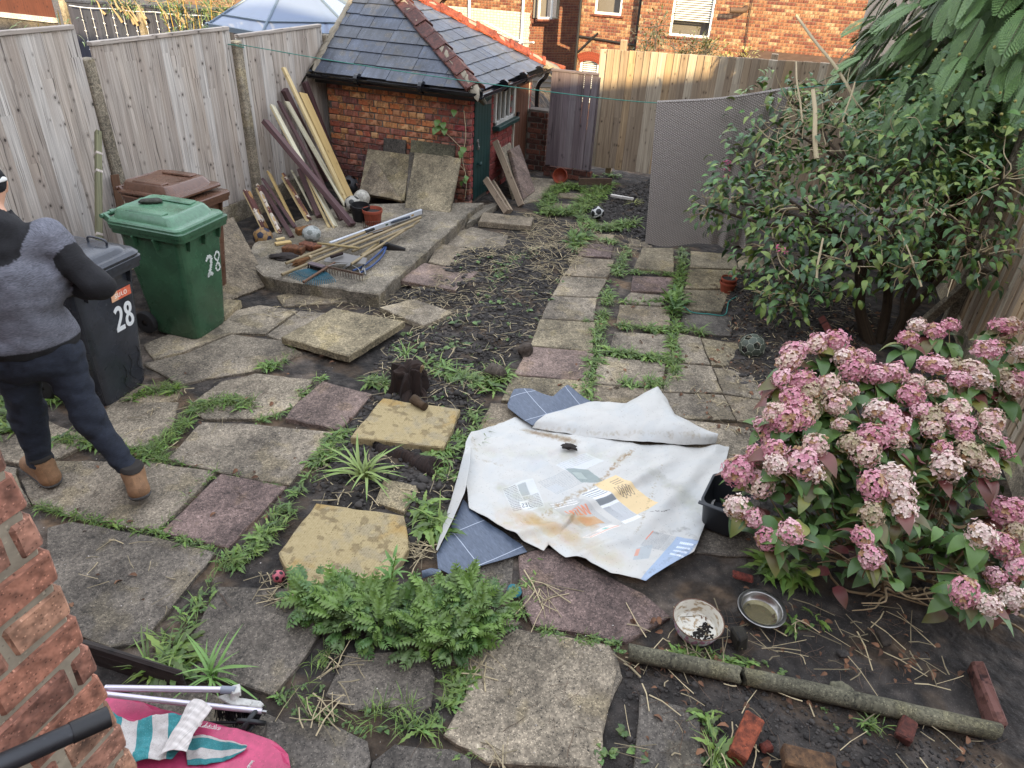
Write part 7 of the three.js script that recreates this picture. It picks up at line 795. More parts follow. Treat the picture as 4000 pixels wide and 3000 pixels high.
{ // conifer hanging over the right-hand corner
  const o = thing('cypress_tree', 'drooping green cypress overhanging the right corner', 'conifer', [2.0, 0, -8.8]), r = RNG(131);
  part('trunk', limb(V(0, -.1, 0), V(.1, 5.5, .1), .17, .04, r, .02, 12), MT.bark, o);
  const strip = (a, b, w, c) => { const d = b.clone().sub(a), x = V(d.z, 0, -d.x).normalize().multiplyScalar(w), p = [a.clone().add(x.clone().multiplyScalar(.5)), a.clone().sub(x.clone().multiplyScalar(.5)), a.clone().lerp(b, .6).add(x), a.clone().lerp(b, .6).sub(x), b]; const g = poly([[0, 2, 1], [1, 2, 3], [2, 4, 3]], [], p.map((q) => [q.x, q.y + w * .2, q.z])); return tint(uvOf(g, (x1, y, z) => [x1, z]), c); };
  const frond = (seed) => { const q = RNG(seed), gs = [], c = [.08, .15, .045]; for (let i = 0; i < 17; i++) { const t = (i + 1) / 18, y = -.3 * t * t, l = .3 * Math.sin(PI * (t * .82 + .14)); for (const s of [-1, 1]) { const a = V(0, y, t - .03), e = V(s * l * .82, y - .2 * l, t + l * .55); gs.push(strip(a, e, .009, mix3(c, [.1, .19, .05], q()))); for (let k = 1; k < 7; k++) { const f = k / 7, b = a.clone().lerp(e, f), m = .085 * (1.1 - f * .6) * rr(.7, 1.25, q); gs.push(strip(b, b.clone().add(V(s * m * .2, -m * .25, m)), .0115, mix3(c, [.13, .22, .06], q())), strip(b, b.clone().add(V(s * m, -m * .25, m * .1)), .0115, mix3(c, [.1, .19, .05], q()))); } } } gs.push(strip(V(0, 0, 0), V(0, -.3, 1), .01, [.12, .1, .05])); return MG(gs); };
  const geos = [1, 2, 3].map(frond), list = [];
  for (let i = 0; i < 1500; i++) { const y = rr(1.3, 4.8, r), Rm = lerp(1.75, .5, clamp((y - 1.3) / 3.8)) * (y < 1.9 ? sst(1.0, 1.9, y) : 1), a = r() * 6.283, q = Math.pow(r(), .45), p = V(Math.cos(a) * Rm * q, y + (1 - q) * .4, Math.sin(a) * Rm * q), v = rr(.6, 1.35, r); list.push([leafXF(p, V(Math.cos(a), rr(-1.7, -.3, r), Math.sin(a)), rr(.28, .5, r), r, .5), Math.floor(r() * 3), [v, v, v * .95]]); }
  for (let i = 0; i < 26; i++) { const y = rr(1.6, 4.2, r), a = r() * 6.283, Rm = lerp(1.5, .5, (y - 1.3) / 3.6); part('branch', limb(V(.03, y + .25, .03), V(Math.cos(a) * Rm, y, Math.sin(a) * Rm), .022, .006, r, .06, 6), MT.bark, o); }
  list.sort((p, q) => { const d = (m) => new THREE.Vector3().setFromMatrixPosition(m).add(o.position).distanceTo(camera.position); return d(p[0]) - d(q[0]); });
  leaves(o, list, geos, leafM({ transmission: .08 }), 120, 'frond');
  const cn = []; for (let i = 0; i < 60; i++) { const y = rr(1.9, 2.5, r), a = rr(.9, 2.4, r), R2 = lerp(1.7, 1.2, y - 1.9); cn.push(TR(new THREE.IcosahedronGeometry(.013, 1), Math.cos(a) * R2 + rr(-.05, .05, r), y, Math.sin(a) * R2 + rr(-.05, .05, r))); } part('cones', MG(cn), mat(0x8a8248), o);
}
{ // hydrangea
  const P = [[.321,.795,-3.951], [.386,.979,-4.002], [.411,.998,-4.087], [.524,1.013,-4.199], [.36,.938,-3.843], [.537,1.024,-4.248], [.479,.932,-3.875], [.425,.895,-3.728], [.522,.906,-3.808], [.62,.919,-3.896], [.744,.91,-3.924], [.69,.985,-4.168], [.64,1.024,-4.297], [.71,.992,-4.202], [.807,.987,-4.231], [.757,.957,-4.095], [.884,.947,-4.115], [.979,.957,-4.198], [.989,.949,-4.172], [1.135,1.06,-4.689], [1.24,1.045,-4.673], [1.336,1.06,-4.786], [1.069,1.03,-4.527], [1.215,.968,-4.348], [1.11,.932,-4.166], [1.219,.915,-4.156], [1.344,.966,-4.4], [1.451,.957,-4.417], [1.477,.936,-4.351], [1.349,.936,-4.292], [1.531,1,-4.622], [1.686,.889,-4.967], [1.839,.94,-5.284], [1.76,.934,-5.214], [1.846,.876,-4.985], [1.702,.822,-4.694], [1.801,.812,-4.697], [1.747,.795,-4.606], [.307,.713,-3.668], [.349,.859,-3.579], [.413,.842,-3.556], [.376,.692,-3.632], [.482,.872,-3.679], [.5,.842,-3.595], [.516,.855,-3.642], [.703,.831,-3.654], [.669,.876,-3.778], [.302,.641,-3.445], [.379,.774,-3.346], [.401,.739,-3.264], [.58,.782,-3.458], [.52,.744,-3.327], [.591,.722,-3.303], [.764,.788,-3.558], [.845,.765,-3.528], [.888,.803,-3.656], [.891,.865,-3.844], [.952,.855,-3.838], [1.003,.829,-3.783], [1.015,.795,-3.688], [1.083,.898,-4.036], [1.143,.863,-3.952], [1.193,.85,-3.934], [1.192,.821,-3.842], [1.327,.868,-4.049], [1.343,.833,-3.948], [1.37,.803,-3.871], [1.517,.842,-4.053], [1.51,.808,-3.946], [1.649,.658,-4.093], [1.249,.774,-3.731], [1.395,.765,-3.772], [1.268,.735,-3.634], [1.489,.731,-3.72], [.23,.604,-3.311], [.356,.577,-3.291], [.998,.714,-3.459], [1.03,.675,-3.377], [.894,.69,-3.354], [1.057,.635,-3.291], [.904,.624,-3.2], [.864,.573,-3.068], [.912,.526,-2.988], [.349,.495,-3.082], [.255,.523,-3.11], [.523,.581,-2.941], [.435,.448,-3.008], [1.441,.577,-3.324], [1.62,.431,-3.473], [1.685,.465,-3.583], [1.642,.508,-3.671], [1.702,.517,-3.718], [1.574,.361,-3.295], [1.363,.444,-3.014], [1.462,.44,-2.974], [1.658,.32,-3.218], [1.704,.376,-3.383]], o = thing('hydrangea', 'broad hydrangea bush covered in fading pink flower heads', 'hydrangea', [1.35, 0, -3.75]), B = V(1.35, 0, -3.75), r = RNG(151);
  const pal = [[[.62, .25, .34], [.72, .46, .47]], [[.70, .46, .45], [.76, .66, .56]], [[.58, .18, .28], [.66, .36, .40]], [[.66, .38, .40], [.62, .50, .38]], [[.36, .32, .17], [.50, .36, .28]]];
  const headG = pal.map(([a, b], hi) => { const q = RNG(hi + 9), gs = []; for (let i = 0; i < 62; i++) { const y = 1 - 1.6 * (i + .5) / 62, a2 = i * 2.39996, rad = Math.sqrt(1 - y * y), n = V(Math.cos(a2) * rad, y, Math.sin(a2) * rad), base = n.clone().multiplyScalar(rr(.7, 1.1, q)), t1 = n.clone().cross(V(.3, 1, .2)).normalize(), t2 = n.clone().cross(t1), c = q() < .12 ? [.32, .17, .07] : mix3(a, b, q()), tw = q() * 3; for (let k = 0; k < 4; k++) { const an = tw + k * PI / 2, d = t1.clone().multiplyScalar(Math.cos(an)).addScaledVector(t2, Math.sin(an)), e = t1.clone().multiplyScalar(-Math.sin(an)).addScaledVector(t2, Math.cos(an)), s = rr(.2, .34, q), cu = rr(-.14, .2, q), p0 = base.clone(), pm = base.clone().addScaledVector(d, s * .6).addScaledVector(n, .05 + cu * .5), p1 = pm.clone().addScaledVector(e, s * .5), p2 = pm.clone().addScaledVector(e, -s * .5), p3 = base.clone().addScaledVector(d, s * 1.1).addScaledVector(n, cu); const g = poly([[0, 1, 3], [0, 3, 2]], [], [p0, p1, p2, p3].map((v) => v.toArray())); gs.push(tint(uvOf(g, (x, yy) => [x, yy]), mix3(c, [.5, .36, .22], q() < .1 ? .6 : q() * .15))); } } return MG(gs); });
  const pm = leafM({ roughness: .7, transmission: .15 }), stems = [], list = [], lc = [[[.08, .15, .03], [.1, .19, .035]], [[.055, .12, .03], [.075, .15, .035]], [[.13, .06, .04], [.13, .14, .035]], [[.2, .035, .045], [.15, .07, .04]], [[.26, .22, .04], [.13, .17, .035]]], lg = lc.map(([a, b]) => leafG(1, .62, { seg: 6, droop: .3, fold: .22, c0: a, c1: b, tip: .7 })), root = (p) => V(lerp(0, p.x, .3) + rr(-.1, .1, r), -.02, lerp(0, p.z, .3) + rr(-.1, .1, r));
  P.forEach(([x, y, z], i) => { const p = V(x, y, z).sub(B), s = rr(.05, .08, r) * (i % 7 === 3 ? .8 : 1), out = V(p.x * .6, .9, p.z * .6 + .25).normalize(), k = i % 9 === 8 ? 4 : Math.floor(r() * 4), m = part('flower_head', headG[k], pm, o); m.position.copy(p); m.quaternion.setFromUnitVectors(up, out).multiply(new THREE.Quaternion().setFromAxisAngle(up, r() * 6)); m.scale.set(s * rr(.9, 1.2, r), s * rr(.75, .95, r), s * rr(.9, 1.15, r));
    const ro = root(p), mid = ro.clone().lerp(p, .6).add(V(rr(-.08, .08, r), rr(-.06, .06, r), rr(-.08, .08, r))); stems.push(tube([ro, mid, p.clone().addScaledVector(out, -s * .3)], (t) => lerp(.006, .003, t), 5, 8));
    for (let q = 0; q < 6; q++) { const a = r() * 6.28, d = V(Math.cos(a), rr(-.5, .1, r), Math.sin(a)), lp = p.clone().addScaledVector(out, -s * rr(.5, 2.2, r)).addScaledVector(d, s * .3), v = rr(.75, 1.3, r), kk = r() < .6 ? Math.floor(r() * 2) : 2 + Math.floor(r() * 3); list.push([leafXF(lp, d, rr(.1, .16, r), r, .4), kk, [v, v, v]]); } });
  for (let i = 0; i < 900; i++) { const q = P[Math.floor(r() * P.length)], p = V(q[0], q[1], q[2]).sub(B), t = rr(.35, .9, r), b = root(p).lerp(p, t).add(V(rr(-.14, .14, r), rr(-.1, .08, r), rr(-.14, .14, r))), a = r() * 6.28, v = rr(.6, 1.15, r); if (b.y < .06) continue; list.push([leafXF(b, V(Math.cos(a), rr(-.6, .2, r), Math.sin(a)), rr(.08, .13, r), r, .4), r() < .75 ? Math.floor(r() * 2) : 2 + Math.floor(r() * 3), [v, v, v]]); }
  for (let i = 0; i < 60; i++) { const a = V(rr(-.3, .5, r), rr(.02, .15, r), rr(-.3, .5, r)), e = a.clone().add(V(rr(-.7, .25, r), rr(.05, .4, r), rr(.0, .5, r))); stems.push(limb(a, e, .009, .003, r, .15, 5)); }
  part('stems', MG(stems), mat(0x8a7658, { roughness: .9 }), o); leaves(o, list, lg, leafM(), 300);
}
{ // sunlit bush beyond the end fence, bamboo and ivy in the next garden
  const leafBush = (name, label, pos, lobes, n, L, pal, seed, stemH, trail) => { const o = thing(name, label, 'bush', pos), r = RNG(seed), geos = pal.map(([a, b]) => leafG(1, .42, { seg: 3, droop: .2, c0: a, c1: b })), list = [], st = []; for (const [x, y, z, q] of lobes) { const c = V(x, y, z); st.push(limb(trail ? V(x + .2, y - .3, z) : V(x * .3, stemH, z * .3), c, .03, .008, r, .08, 6)); for (let i = 0; i < 6; i++) st.push(limb(c, c.clone().add(V(rr(-q, q, r), rr(-q * .3, q, r), rr(-q, q, r))), .008, .003, r, .1, 4)); for (let i = 0; i < n * q * q; i++) { const d = V(rr(-1, 1, r), rr(-1, 1, r), rr(-1, 1, r)).normalize(), p = c.clone().addScaledVector(d, q * Math.pow(r(), .4)), v = rr(.7, 1.3, r); list.push([leafXF(p, d.add(V(0, rr(-.5, .5, r), 0)), rr(L * .6, L * 1.2, r), r), Math.floor(r() * geos.length), [v, v, v]]); } } part('stems', MG(st), MT.twig, o); leaves(o, list, geos, leafM(), 150); return o; };
  const yel = [[[.30, .25, .06], [.36, .30, .09]], [[.20, .19, .05], [.28, .25, .07]]], grn = [[[.08, .14, .03], [.12, .18, .05]], [[.05, .1, .03], [.08, .14, .04]]];
  const lb = []; const r = RNG(77); for (let i = 0; i < 34; i++) lb.push([rr(-1.15, 1.25, r), rr(2.2, 3.6, r) + .25 * Math.sin(i), rr(-.4, .4, r), rr(.2, .38, r)]); leafBush('privet_bush', 'sunlit yellow-green bush behind the end fence', [-1.6, -1.75, -15], lb, 1100, .075, yel, 171, 0);
  const bam = (label, pos, h, seed, lit) => { const o = thing('bamboo', label, 'bamboo', pos, 0, 'bamboo clumps in the next garden'), q = RNG(seed), gs = [leafG(1, .13, { seg: 3, droop: .4, c0: [.13, .19, .04], c1: [.2, .25, .06] }), leafG(1, .13, { seg: 3, droop: .4, c0: [.09, .15, .04], c1: [.13, .19, .05] })], ls = []; for (let i = 0; i < 7; i++) { const b = V(rr(-.22, .22, q), -.5, rr(-.15, .15, q)), e = b.clone().add(V(rr(-.35, .35, q), h * rr(.8, 1.1, q), rr(-.25, .25, q))); part('cane', limb(b, e, .012, .005, q, .03, 6), mat(0xa88a3c, { roughness: .5 }), o); for (let k = 0; k < 45; k++) { const p = b.clone().lerp(e, rr(.55, 1, q)).add(V(rr(-.2, .2, q), rr(-.1, .15, q), rr(-.2, .2, q))), a = q() * 6.3, v = rr(.7, 1.3, q); ls.push([leafXF(p, V(Math.cos(a), rr(-.8, .3, q), Math.sin(a)), rr(.09, .17, q), q), k % 2, [v, v, v]]); } } leaves(o, ls, gs, leafM(), 60); };
  bam('leftmost bamboo clump with yellow canes behind the fence', [-7.9, 0, -6.3], 2.45, 5); bam('thin bamboo stems behind the gap between fence panels', [-6.8, 0, -5.75], 2.25, 6); bam('bushy bamboo clump in front of the blue fence', [-8.2, 0, -8.9], 2.35, 7); bam('sunlit bamboo clump at the right end of the blue fence', [-10.9, 0, -11.9], 2.5, 8);
  const iv = []; for (let i = 0; i < 26; i++) iv.push([rr(-2.4, 2.2, r), rr(-.1, .16, r), rr(-.1, .1, r), rr(.1, .18, r)]); leafBush('ivy', 'ivy trailing along the top of the blue fence', [-11.3, 1.6, -12.35], iv, 2400, .06, grn, 173, -.2, true);
  const o = thing('climbing_ivy', 'small ivy vine climbing the corner of the outhouse', 'ivy', [-3.72, 0, -8.54]), q = RNG(9), g = leafG(1, .85, { seg: 4, droop: .2, c0: [.1, .2, .04], c1: [.13, .22, .05] }); part('vine', MG([tube([V(.06, .1, .02), V(.08, .35, .025), V(.02, .6, .02), V(.06, .9, .02), V(.03, 1.2, .02)], .005, 5, 20), tube([V(.06, .45, .025), V(-.1, .6, .03), V(-.25, .62, .03)], .004, 5, 12), tube([V(.05, .7, .02), V(-.15, .86, .03), V(-.3, .95, .03)], .004, 5, 12)]), MT.twigPale, o); for (const [x, y] of [[-.28, .98], [-.25, 1.03], [-.33, .95], [-.22, .96], [-.3, 1.05], [-.1, 1.2], [.02, .72], [.05, .76], [.0, .68], [.06, .36], [.03, .32], [.08, .4]]) { const m = part('leaf', g, leafM(), o); m.applyMatrix4(leafXF(V(x, y, .035), V(rr(-.6, .6, q), -.6, .7), rr(.07, .11, q), q)); }
}

// ---------- weeds, grass, straw ----------
{
  const r = RNG(201), g1 = [.09, .19, .035], g2 = [.15, .27, .05], blade = leafG(1, .055, { seg: 3, droop: .45, fold: .5, c0: [.1, .19, .03], c1: [.19, .3, .06], tip: .5 }), dand = leafG(1, .24, { seg: 9, droop: .3, fold: .25, tooth: .5, c0: [.1, .19, .03], c1: [.15, .27, .045], tip: 1 }), round = leafG(1, .8, { seg: 4, droop: .15, c0: [.08, .17, .035], c1: [.12, .22, .05] }), lm = leafM();
  const A = { grass: [[], []], dand: [[], []], round: [[], []] }, gy = (x, z) => Math.max(groundY(x, z), -.012);
  const tuft = (kind, x, z, n, L, v) => { const y = gy(x, z); for (let i = 0; i < n; i++) { const a = r() * 6.283, el = kind === 'grass' ? rr(.5, 1.5, r) : rr(.15, .75, r), s = L * rr(.55, 1.15, r), q = v * rr(.4, 1.1, r); A[kind][0].push(leafXF(V(x + rr(-.012, .012, r), y, z + rr(-.012, .012, r)), V(Math.cos(a), el, Math.sin(a)), s, r, .3)); A[kind][1].push([q * rr(.9, 1.25, r), q, q * .9]); } };
  const seam = (P, w, den, mix = [.5, .35, .15], L = .07) => { const f = pl(P); let len = 0; for (let i = 1; i < P.length; i++) len += Math.hypot(P[i][0] - P[i - 1][0], P[i][1] - P[i - 1][1]); const n = Math.round(len * den); for (let i = 0; i < n; i++) { const t = r(), q = f(t), c = wn(q[0], q[1], 3, 44); if (c < .42 && r() < .8) continue; const x = q[0] + (r() + r() - 1) * w, z = q[1] + (r() + r() - 1) * w, k = r(); if (k < mix[0]) tuft('grass', x, z, 5, L * rr(.7, 1.6, r), rr(.8, 1.2, r)); else if (k < mix[0] + mix[1]) tuft('dand', x, z, 6, L * rr(.8, 1.5, r), rr(.8, 1.2, r)); else tuft('round', x, z, 6, L * .35, rr(.8, 1.2, r)); } };
  // right-hand path
  seam([[-1.34,-8.15],[-1.29,-7.464],[-1.254,-7.059],[-1.23,-6.682],[-1.166,-6.312],[-1.133,-6.039],[-1.116,-5.74],[-1.027,-5.394],[-1.007,-5.112],[-.961,-4.892],[-.941,-4.675]], .07, 130, [.5, .3, .2], .07);
  seam([[-1.132,-7.275],[-.908,-7.388],[-.686,-7.406]], .025, 90); seam([[-1.069,-6.489],[-.872,-6.542],[-.664,-6.733]], .025, 60); seam([[-.977,-5.938],[-.727,-5.982],[-.501,-6.064]], .03, 110, [.55, .35, .1], .08); seam([[-.944,-5.4],[-.741,-5.445],[-.477,-5.471]], .035, 130, [.5, .45, .05], .09);
  seam([[-.726,-8.282],[-.642,-7.795],[-.602,-7.285],[-.574,-6.822],[-.518,-6.418],[-.449,-6.059],[-.42,-5.714],[-.35,-5.418],[-.331,-5.125]], .045, 90, [.5, .4, .1], .08); seam([[-.72,-4.946],[-.554,-4.965],[-.379,-5.074]], .05, 130, [.4, .55, .05], .09); seam([[-.423,-6.071],[-.279,-6.177],[-.208,-6.118]], .03, 70, [.8, .1, .1], .1); seam([[-1.347,-5.896],[-1.249,-5.904]], .03, 60, [.9, .1, 0], .05); seam([[-.997,-4.65],[-.916,-4.66],[-.872,-4.546]], .04, 60);
  // far end
  seam([[-2.678,-8.941],[-2.783,-9.66],[-2.738,-10.017],[-2.558,-10.119],[-2.389,-9.976]], .12, 170, [.7, .25, .05], .1); seam([[-2.626,-8.746],[-2.39,-8.859],[-2.221,-9.094],[-2.196,-9.63],[-2.182,-10.482]], .14, 220, [.75, .2, .05], .12); seam([[-2.149,-8.835],[-1.869,-8.472],[-1.615,-8.607],[-1.479,-8.896],[-1.385,-8.66]], .1, 160, [.6, .3, .1], .1); seam([[-1.712,-8.115],[-1.484,-8.138]], .06, 90); seam([[-2.912,-11.021],[-2.677,-10.934],[-2.46,-10.735]], .16, 170, [.1, .3, .6], .11); seam([[-2.317,-11.034],[-2.08,-10.955]], .12, 130, [.1, .3, .6], .08);
  // patio joints
  seam([[-3.681,-2.068],[-3.342,-2.085],[-2.929,-2.153],[-2.845,-2.17],[-2.438,-2.171]], .03, 120, [.6, .2, .2], .05); seam([[-2.91,-2.739],[-2.921,-2.49],[-2.849,-2.18]], .025, 110, [.6, .2, .2], .05); seam([[-4.084,-2.589],[-3.848,-2.673],[-3.501,-2.704],[-3.255,-2.713]], .055, 130, [.5, .45, .05], .075); seam([[-3.249,-2.706],[-2.914,-2.743],[-2.456,-2.795]], .02, 60, [.6, .2, .2], .04); seam([[-3.414,-2.702],[-3.461,-3.019],[-3.513,-3.301],[-3.328,-3.485],[-3.181,-3.452]], .075, 210, [.7, .2, .1], .07); seam([[-4.018,-3.171],[-3.97,-3.321],[-3.892,-3.409],[-3.78,-3.356]], .06, 120, [.6, .35, .05], .085); seam([[-2.947,-4.03],[-2.927,-3.788],[-2.899,-3.568],[-2.933,-3.409],[-3.026,-3.303]], .03, 110, [.6, .35, .05], .06); seam([[-3.415,-4.34],[-3.382,-4.069],[-3.44,-3.906]], .045, 110, [.6, .35, .05], .07); seam([[-4.782,-2.725],[-4.569,-2.657],[-4.448,-2.533]], .12, 180, [.4, .55, .05], .13); seam([[-4.502,-2.901],[-4.45,-2.999]], .1, 130, [.4, .6, 0], .12);
  // broad diagonal strip and the front
  seam([[-2.394,-3.466],[-2.353,-3.081],[-2.303,-2.748],[-2.259,-2.453],[-2.264,-2.247],[-2.325,-2.089],[-2.274,-1.881],[-2.237,-1.703],[-2.242,-1.552]], .07, 230, [.35, .35, .3], .075); seam([[-2.242,-1.552],[-2.087,-1.503]], .1, 120, [.2, .75, .05], .13); seam([[-1.466,-1.825],[-1.499,-1.727],[-1.459,-1.623],[-1.521,-1.55],[-1.571,-1.501]], .07, 200, [.7, .1, .2], .055); seam([[-1.558,-1.497],[-1.423,-1.515],[-1.298,-1.547],[-1.184,-1.566],[-1.098,-1.539]], .05, 220, [.3, .1, .6], .05); seam([[-1.164,-1.593],[-1.061,-1.662],[-.972,-1.661],[-.867,-1.695]], .1, 420, [.85, .05, .1], .075); seam([[-.932,-1.65],[-.834,-1.717],[-.815,-1.808],[-.826,-1.911],[-.853,-1.992]], .075, 300, [.45, .2, .35], .06); seam([[-.789,-1.621],[-.702,-1.613],[-.6,-1.645]], .04, 90, [.4, .2, .4], .05);
  seam([[-.765,-2.864],[-.745,-2.713],[-.686,-2.601],[-.713,-2.424]], .05, 190, [.3, .4, .3], .05); seam([[-.604,-2.36],[-.432,-2.384],[-.272,-2.405]], .03, 110, [.5, .3, .2], .045); seam([[-.282,-2.446],[-.191,-2.449],[-.144,-2.401]], .05, 90, [.1, .1, .8], .07); seam([[-.111,-1.894],[-.043,-1.871],[.023,-1.848]], .1, 150, [0, .1, .9], .12); seam([[.102,-2.463],[.412,-2.579],[.66,-2.606]], .05, 90, [.1, .2, .7], .06); seam([[.304,-2.204],[.394,-2.097],[.376,-1.989]], .05, 60, [.1, .4, .5], .1); seam([[.726,-2.53],[.821,-2.49],[.938,-2.316],[1.049,-2.469]], .06, 50, [.3, .2, .5], .06); seam([[.519,-3.264],[.607,-3.314],[.697,-3.325]], .06, 110, [.15, .75, .1], .12); seam([[.688,-2.915],[.753,-2.988],[.802,-3.032]], .05, 60, [.2, .3, .5], .08); seam([[1.232,-2.676],[1.32,-2.654]], .05, 60, [.8, .1, .1], .07); seam([[-.012,-2.67],[.031,-2.621]], .04, 50, [.9, .1, 0], .06);
  seam([[-1.744,-4.047],[-1.621,-4.008],[-1.506,-3.793],[-1.581,-3.592],[-1.668,-3.514],[-1.584,-3.284],[-1.497,-3.249]], .08, 140, [.45, .45, .1], .08); seam([[-1.536,-2.929],[-1.441,-2.891],[-1.353,-2.822]], .1, 190, [.2, .75, .05], .12); seam([[-2.167,-4.444],[-1.929,-4.371],[-1.752,-4.427],[-1.628,-4.694]], .1, 150, [.55, .35, .1], .1); seam([[-2.59,-4.066],[-2.493,-4.137],[-2.329,-4.087]], .05, 120, [.6, .4, 0], .09);
  // thin weeds on the dug bed
  inside(bedMain, 330, (x, z) => { if (wn(x, z, 1.4, 61) > .5) tuft(r() < .5 ? 'grass' : 'round', x, z, 4, rr(.025, .06, r), 1); }, r); inside(bedRight, 25, (x, z) => tuft('grass', x, z, 3, .05, .9), r);
  seam([[-2.374,-5.975],[-2.372,-6.623],[-2.418,-7.037],[-2.231,-7.133]], .14, 190, [.1, .1, .8], .05); seam([[-1.971,-7.82],[-1.874,-7.625],[-1.904,-8.113],[-1.863,-8.201]], .09, 170, [.1, .3, .6], .1);
  stuff('grass_tufts', 'grass growing in the paving joints', 'grass', blade, lm, ...A.grass); stuff('dandelion_leaves', 'jagged dandelion leaves growing in the paving joints', 'weeds', dand, lm, ...A.dand); stuff('small_weeds', 'small round-leaved weeds growing in the paving joints', 'weeds', round, lm, ...A.round);
}
{ // single plants
  const r = RNG(231);
  // deeply cut leaf: leaflets in pairs along a midrib
  const fern = (L, c0, c1, q) => { const gs = [], n = 6; for (let i = 0; i <= n; i++) { const t = (i + 1) / (n + 1.2), y = -.28 * L * t * t + .2 * L * t, l = L * .3 * Math.sin(PI * (t * .75 + .2)); for (const s of i === n ? [0] : [-1, 1]) { const g = leafG(l * (s ? 1 : .9), l * .62, { seg: 4, droop: .25, fold: .2, tooth: .35, c0, c1 }); g.applyMatrix4(leafXF(V(0, y, L * t), s ? V(s, -.1, .75) : V(0, -.2, 1), 1, q, .35)); gs.push(g); } } const st = bar(V(0, 0, 0), V(0, L * -.03, L * .95), L * .02, L * .02, .0003); tint(st, [.12, .2, .06]); gs.push(st); return MG(gs.map((g) => { const n2 = g.index ? g.toNonIndexed() : g; return n2; })); };
  const geos = [[[.07, .15, .03], [.1, .19, .035]], [[.055, .125, .03], [.08, .165, .035]], [[.11, .2, .035], [.15, .24, .045]], [[.08, .13, .045], [.12, .18, .055]]].map(([a, b], i) => fern(1, a, b, RNG(i + 3)));
  const clump = (label, spots, n, L, H, max) => { const c = spots.reduce((s, q) => [s[0] + q[0] / spots.length, s[1] + q[1] / spots.length], [0, 0]), o = thing('ragwort_clump', label, 'weed', [c[0], 0, c[1]]), list = [], st = []; for (const [x, z] of spots) { const b = V(x - c[0], 0, z - c[1]); for (let i = 0; i < n; i++) { const a = r() * 6.283, el = r(), d = V(Math.cos(a), 0, Math.sin(a)), p = b.clone().add(V(rr(-.03, .03, r), H * el * rr(.4, 1, r), rr(-.03, .03, r))).addScaledVector(d, (1 - el * .5) * L * rr(.1, .5, r)), v = rr(.75, 1.25, r); list.push([leafXF(p, d.clone().add(V(0, lerp(.1, 1.1, el) + rr(-.2, .2, r), 0)), L * rr(.6, 1.1, r), r, .5), el > .7 ? 2 : Math.floor(r() * 4), [v, v, v]]); if (i % 4 === 0) st.push(limb(b.clone(), p.clone(), .004, .002, r, .1, 5)); } } part('stems', MG(st), mat(0x6d8a3c), o); leaves(o, list, geos, leafM(), max); };
  clump('big lush cut-leaved weed filling the foreground paving joint', [[-1.737,-2.084],[-1.593,-2.107],[-1.458,-2.126],[-1.331,-2.154],[-1.21,-2.156],[-1.093,-2.181],[-1.003,-2.242],[-.917,-2.339],[-.836,-2.36],[-1.494,-2.015],[-1.326,-2.038],[-1.087,-2.068],[-.966,-2.096],[-.886,-2.197],[-1.624,-2.057],[-1.108,-2.296],[-1.007,-2.364]], 24, .17, .11, 260);
  clump('small cut-leaved weed on the path beside the green cord', [[-.595,-6.634],[-.515,-6.717],[-.523,-6.499]], 26, .13, .13, 60); clump('pale leafy weed at the far corner of the earth bed', [[-1.953,-7.829],[-1.904,-8.113]], 24, .12, .16, 40);
  const strap = (label, p, n, L, c0, c1) => { const o = thing('strappy_plant', label, 'plant', p), gs = [.3, .6, .9].map((d) => leafG(1, .065, { seg: 8, droop: d, fold: .5, c0, c1, tip: 1 })); for (let i = 0; i < n; i++) { const a = r() * 6.283, m = part('leaf', gs[i % 3], leafM(), o); m.applyMatrix4(leafXF(V(rr(-.02, .02, r), 0, rr(-.02, .02, r)), V(Math.cos(a), rr(.5, 2, r), Math.sin(a)), L * rr(.6, 1.1, r), r, .3)); } };
  strap('yellow-green strappy plant between the yellow slabs', [-1.989,0,-3.038], 34, .3, [.3, .32, .12], [.2, .32, .06]); strap('small strappy plant growing on the rotten stump', [-2.388,.14,-4.378], 16, .14, [.16, .28, .05], [.2, .32, .07]); strap('pale grassy plant on the far soil heap', [-1.562,.05,-9.48], 30, .14, [.2, .24, .05], [.3, .3, .07]); strap('bright leafy sprout behind the white brush head', [-1.893,0,-1.501], 26, .2, [.12, .24, .05], [.16, .3, .06]);
  const tall = thing('tall_sprout', 'upright leafy sprout standing in the big foreground weed', 'weed', [-1.369,0,-2.263]); part('stem', tube([V(0, 0, 0), V(.01, .15, 0), V(.03, .3, -.02)], .004, 6, 10), mat(0x7d9a4c), tall); const lg = leafG(1, .2, { seg: 5, droop: .3, c0: [.1, .22, .04], c1: [.13, .26, .05] }); for (let i = 0; i < 16; i++) { const m = part('leaf', lg, leafM(), tall), a = i * 2.4; m.applyMatrix4(leafXF(V(.02 * i / 16, .08 + i * .014, -.01 * i / 16), V(Math.cos(a), .5, Math.sin(a)), rr(.07, .12, r), r)); }
}
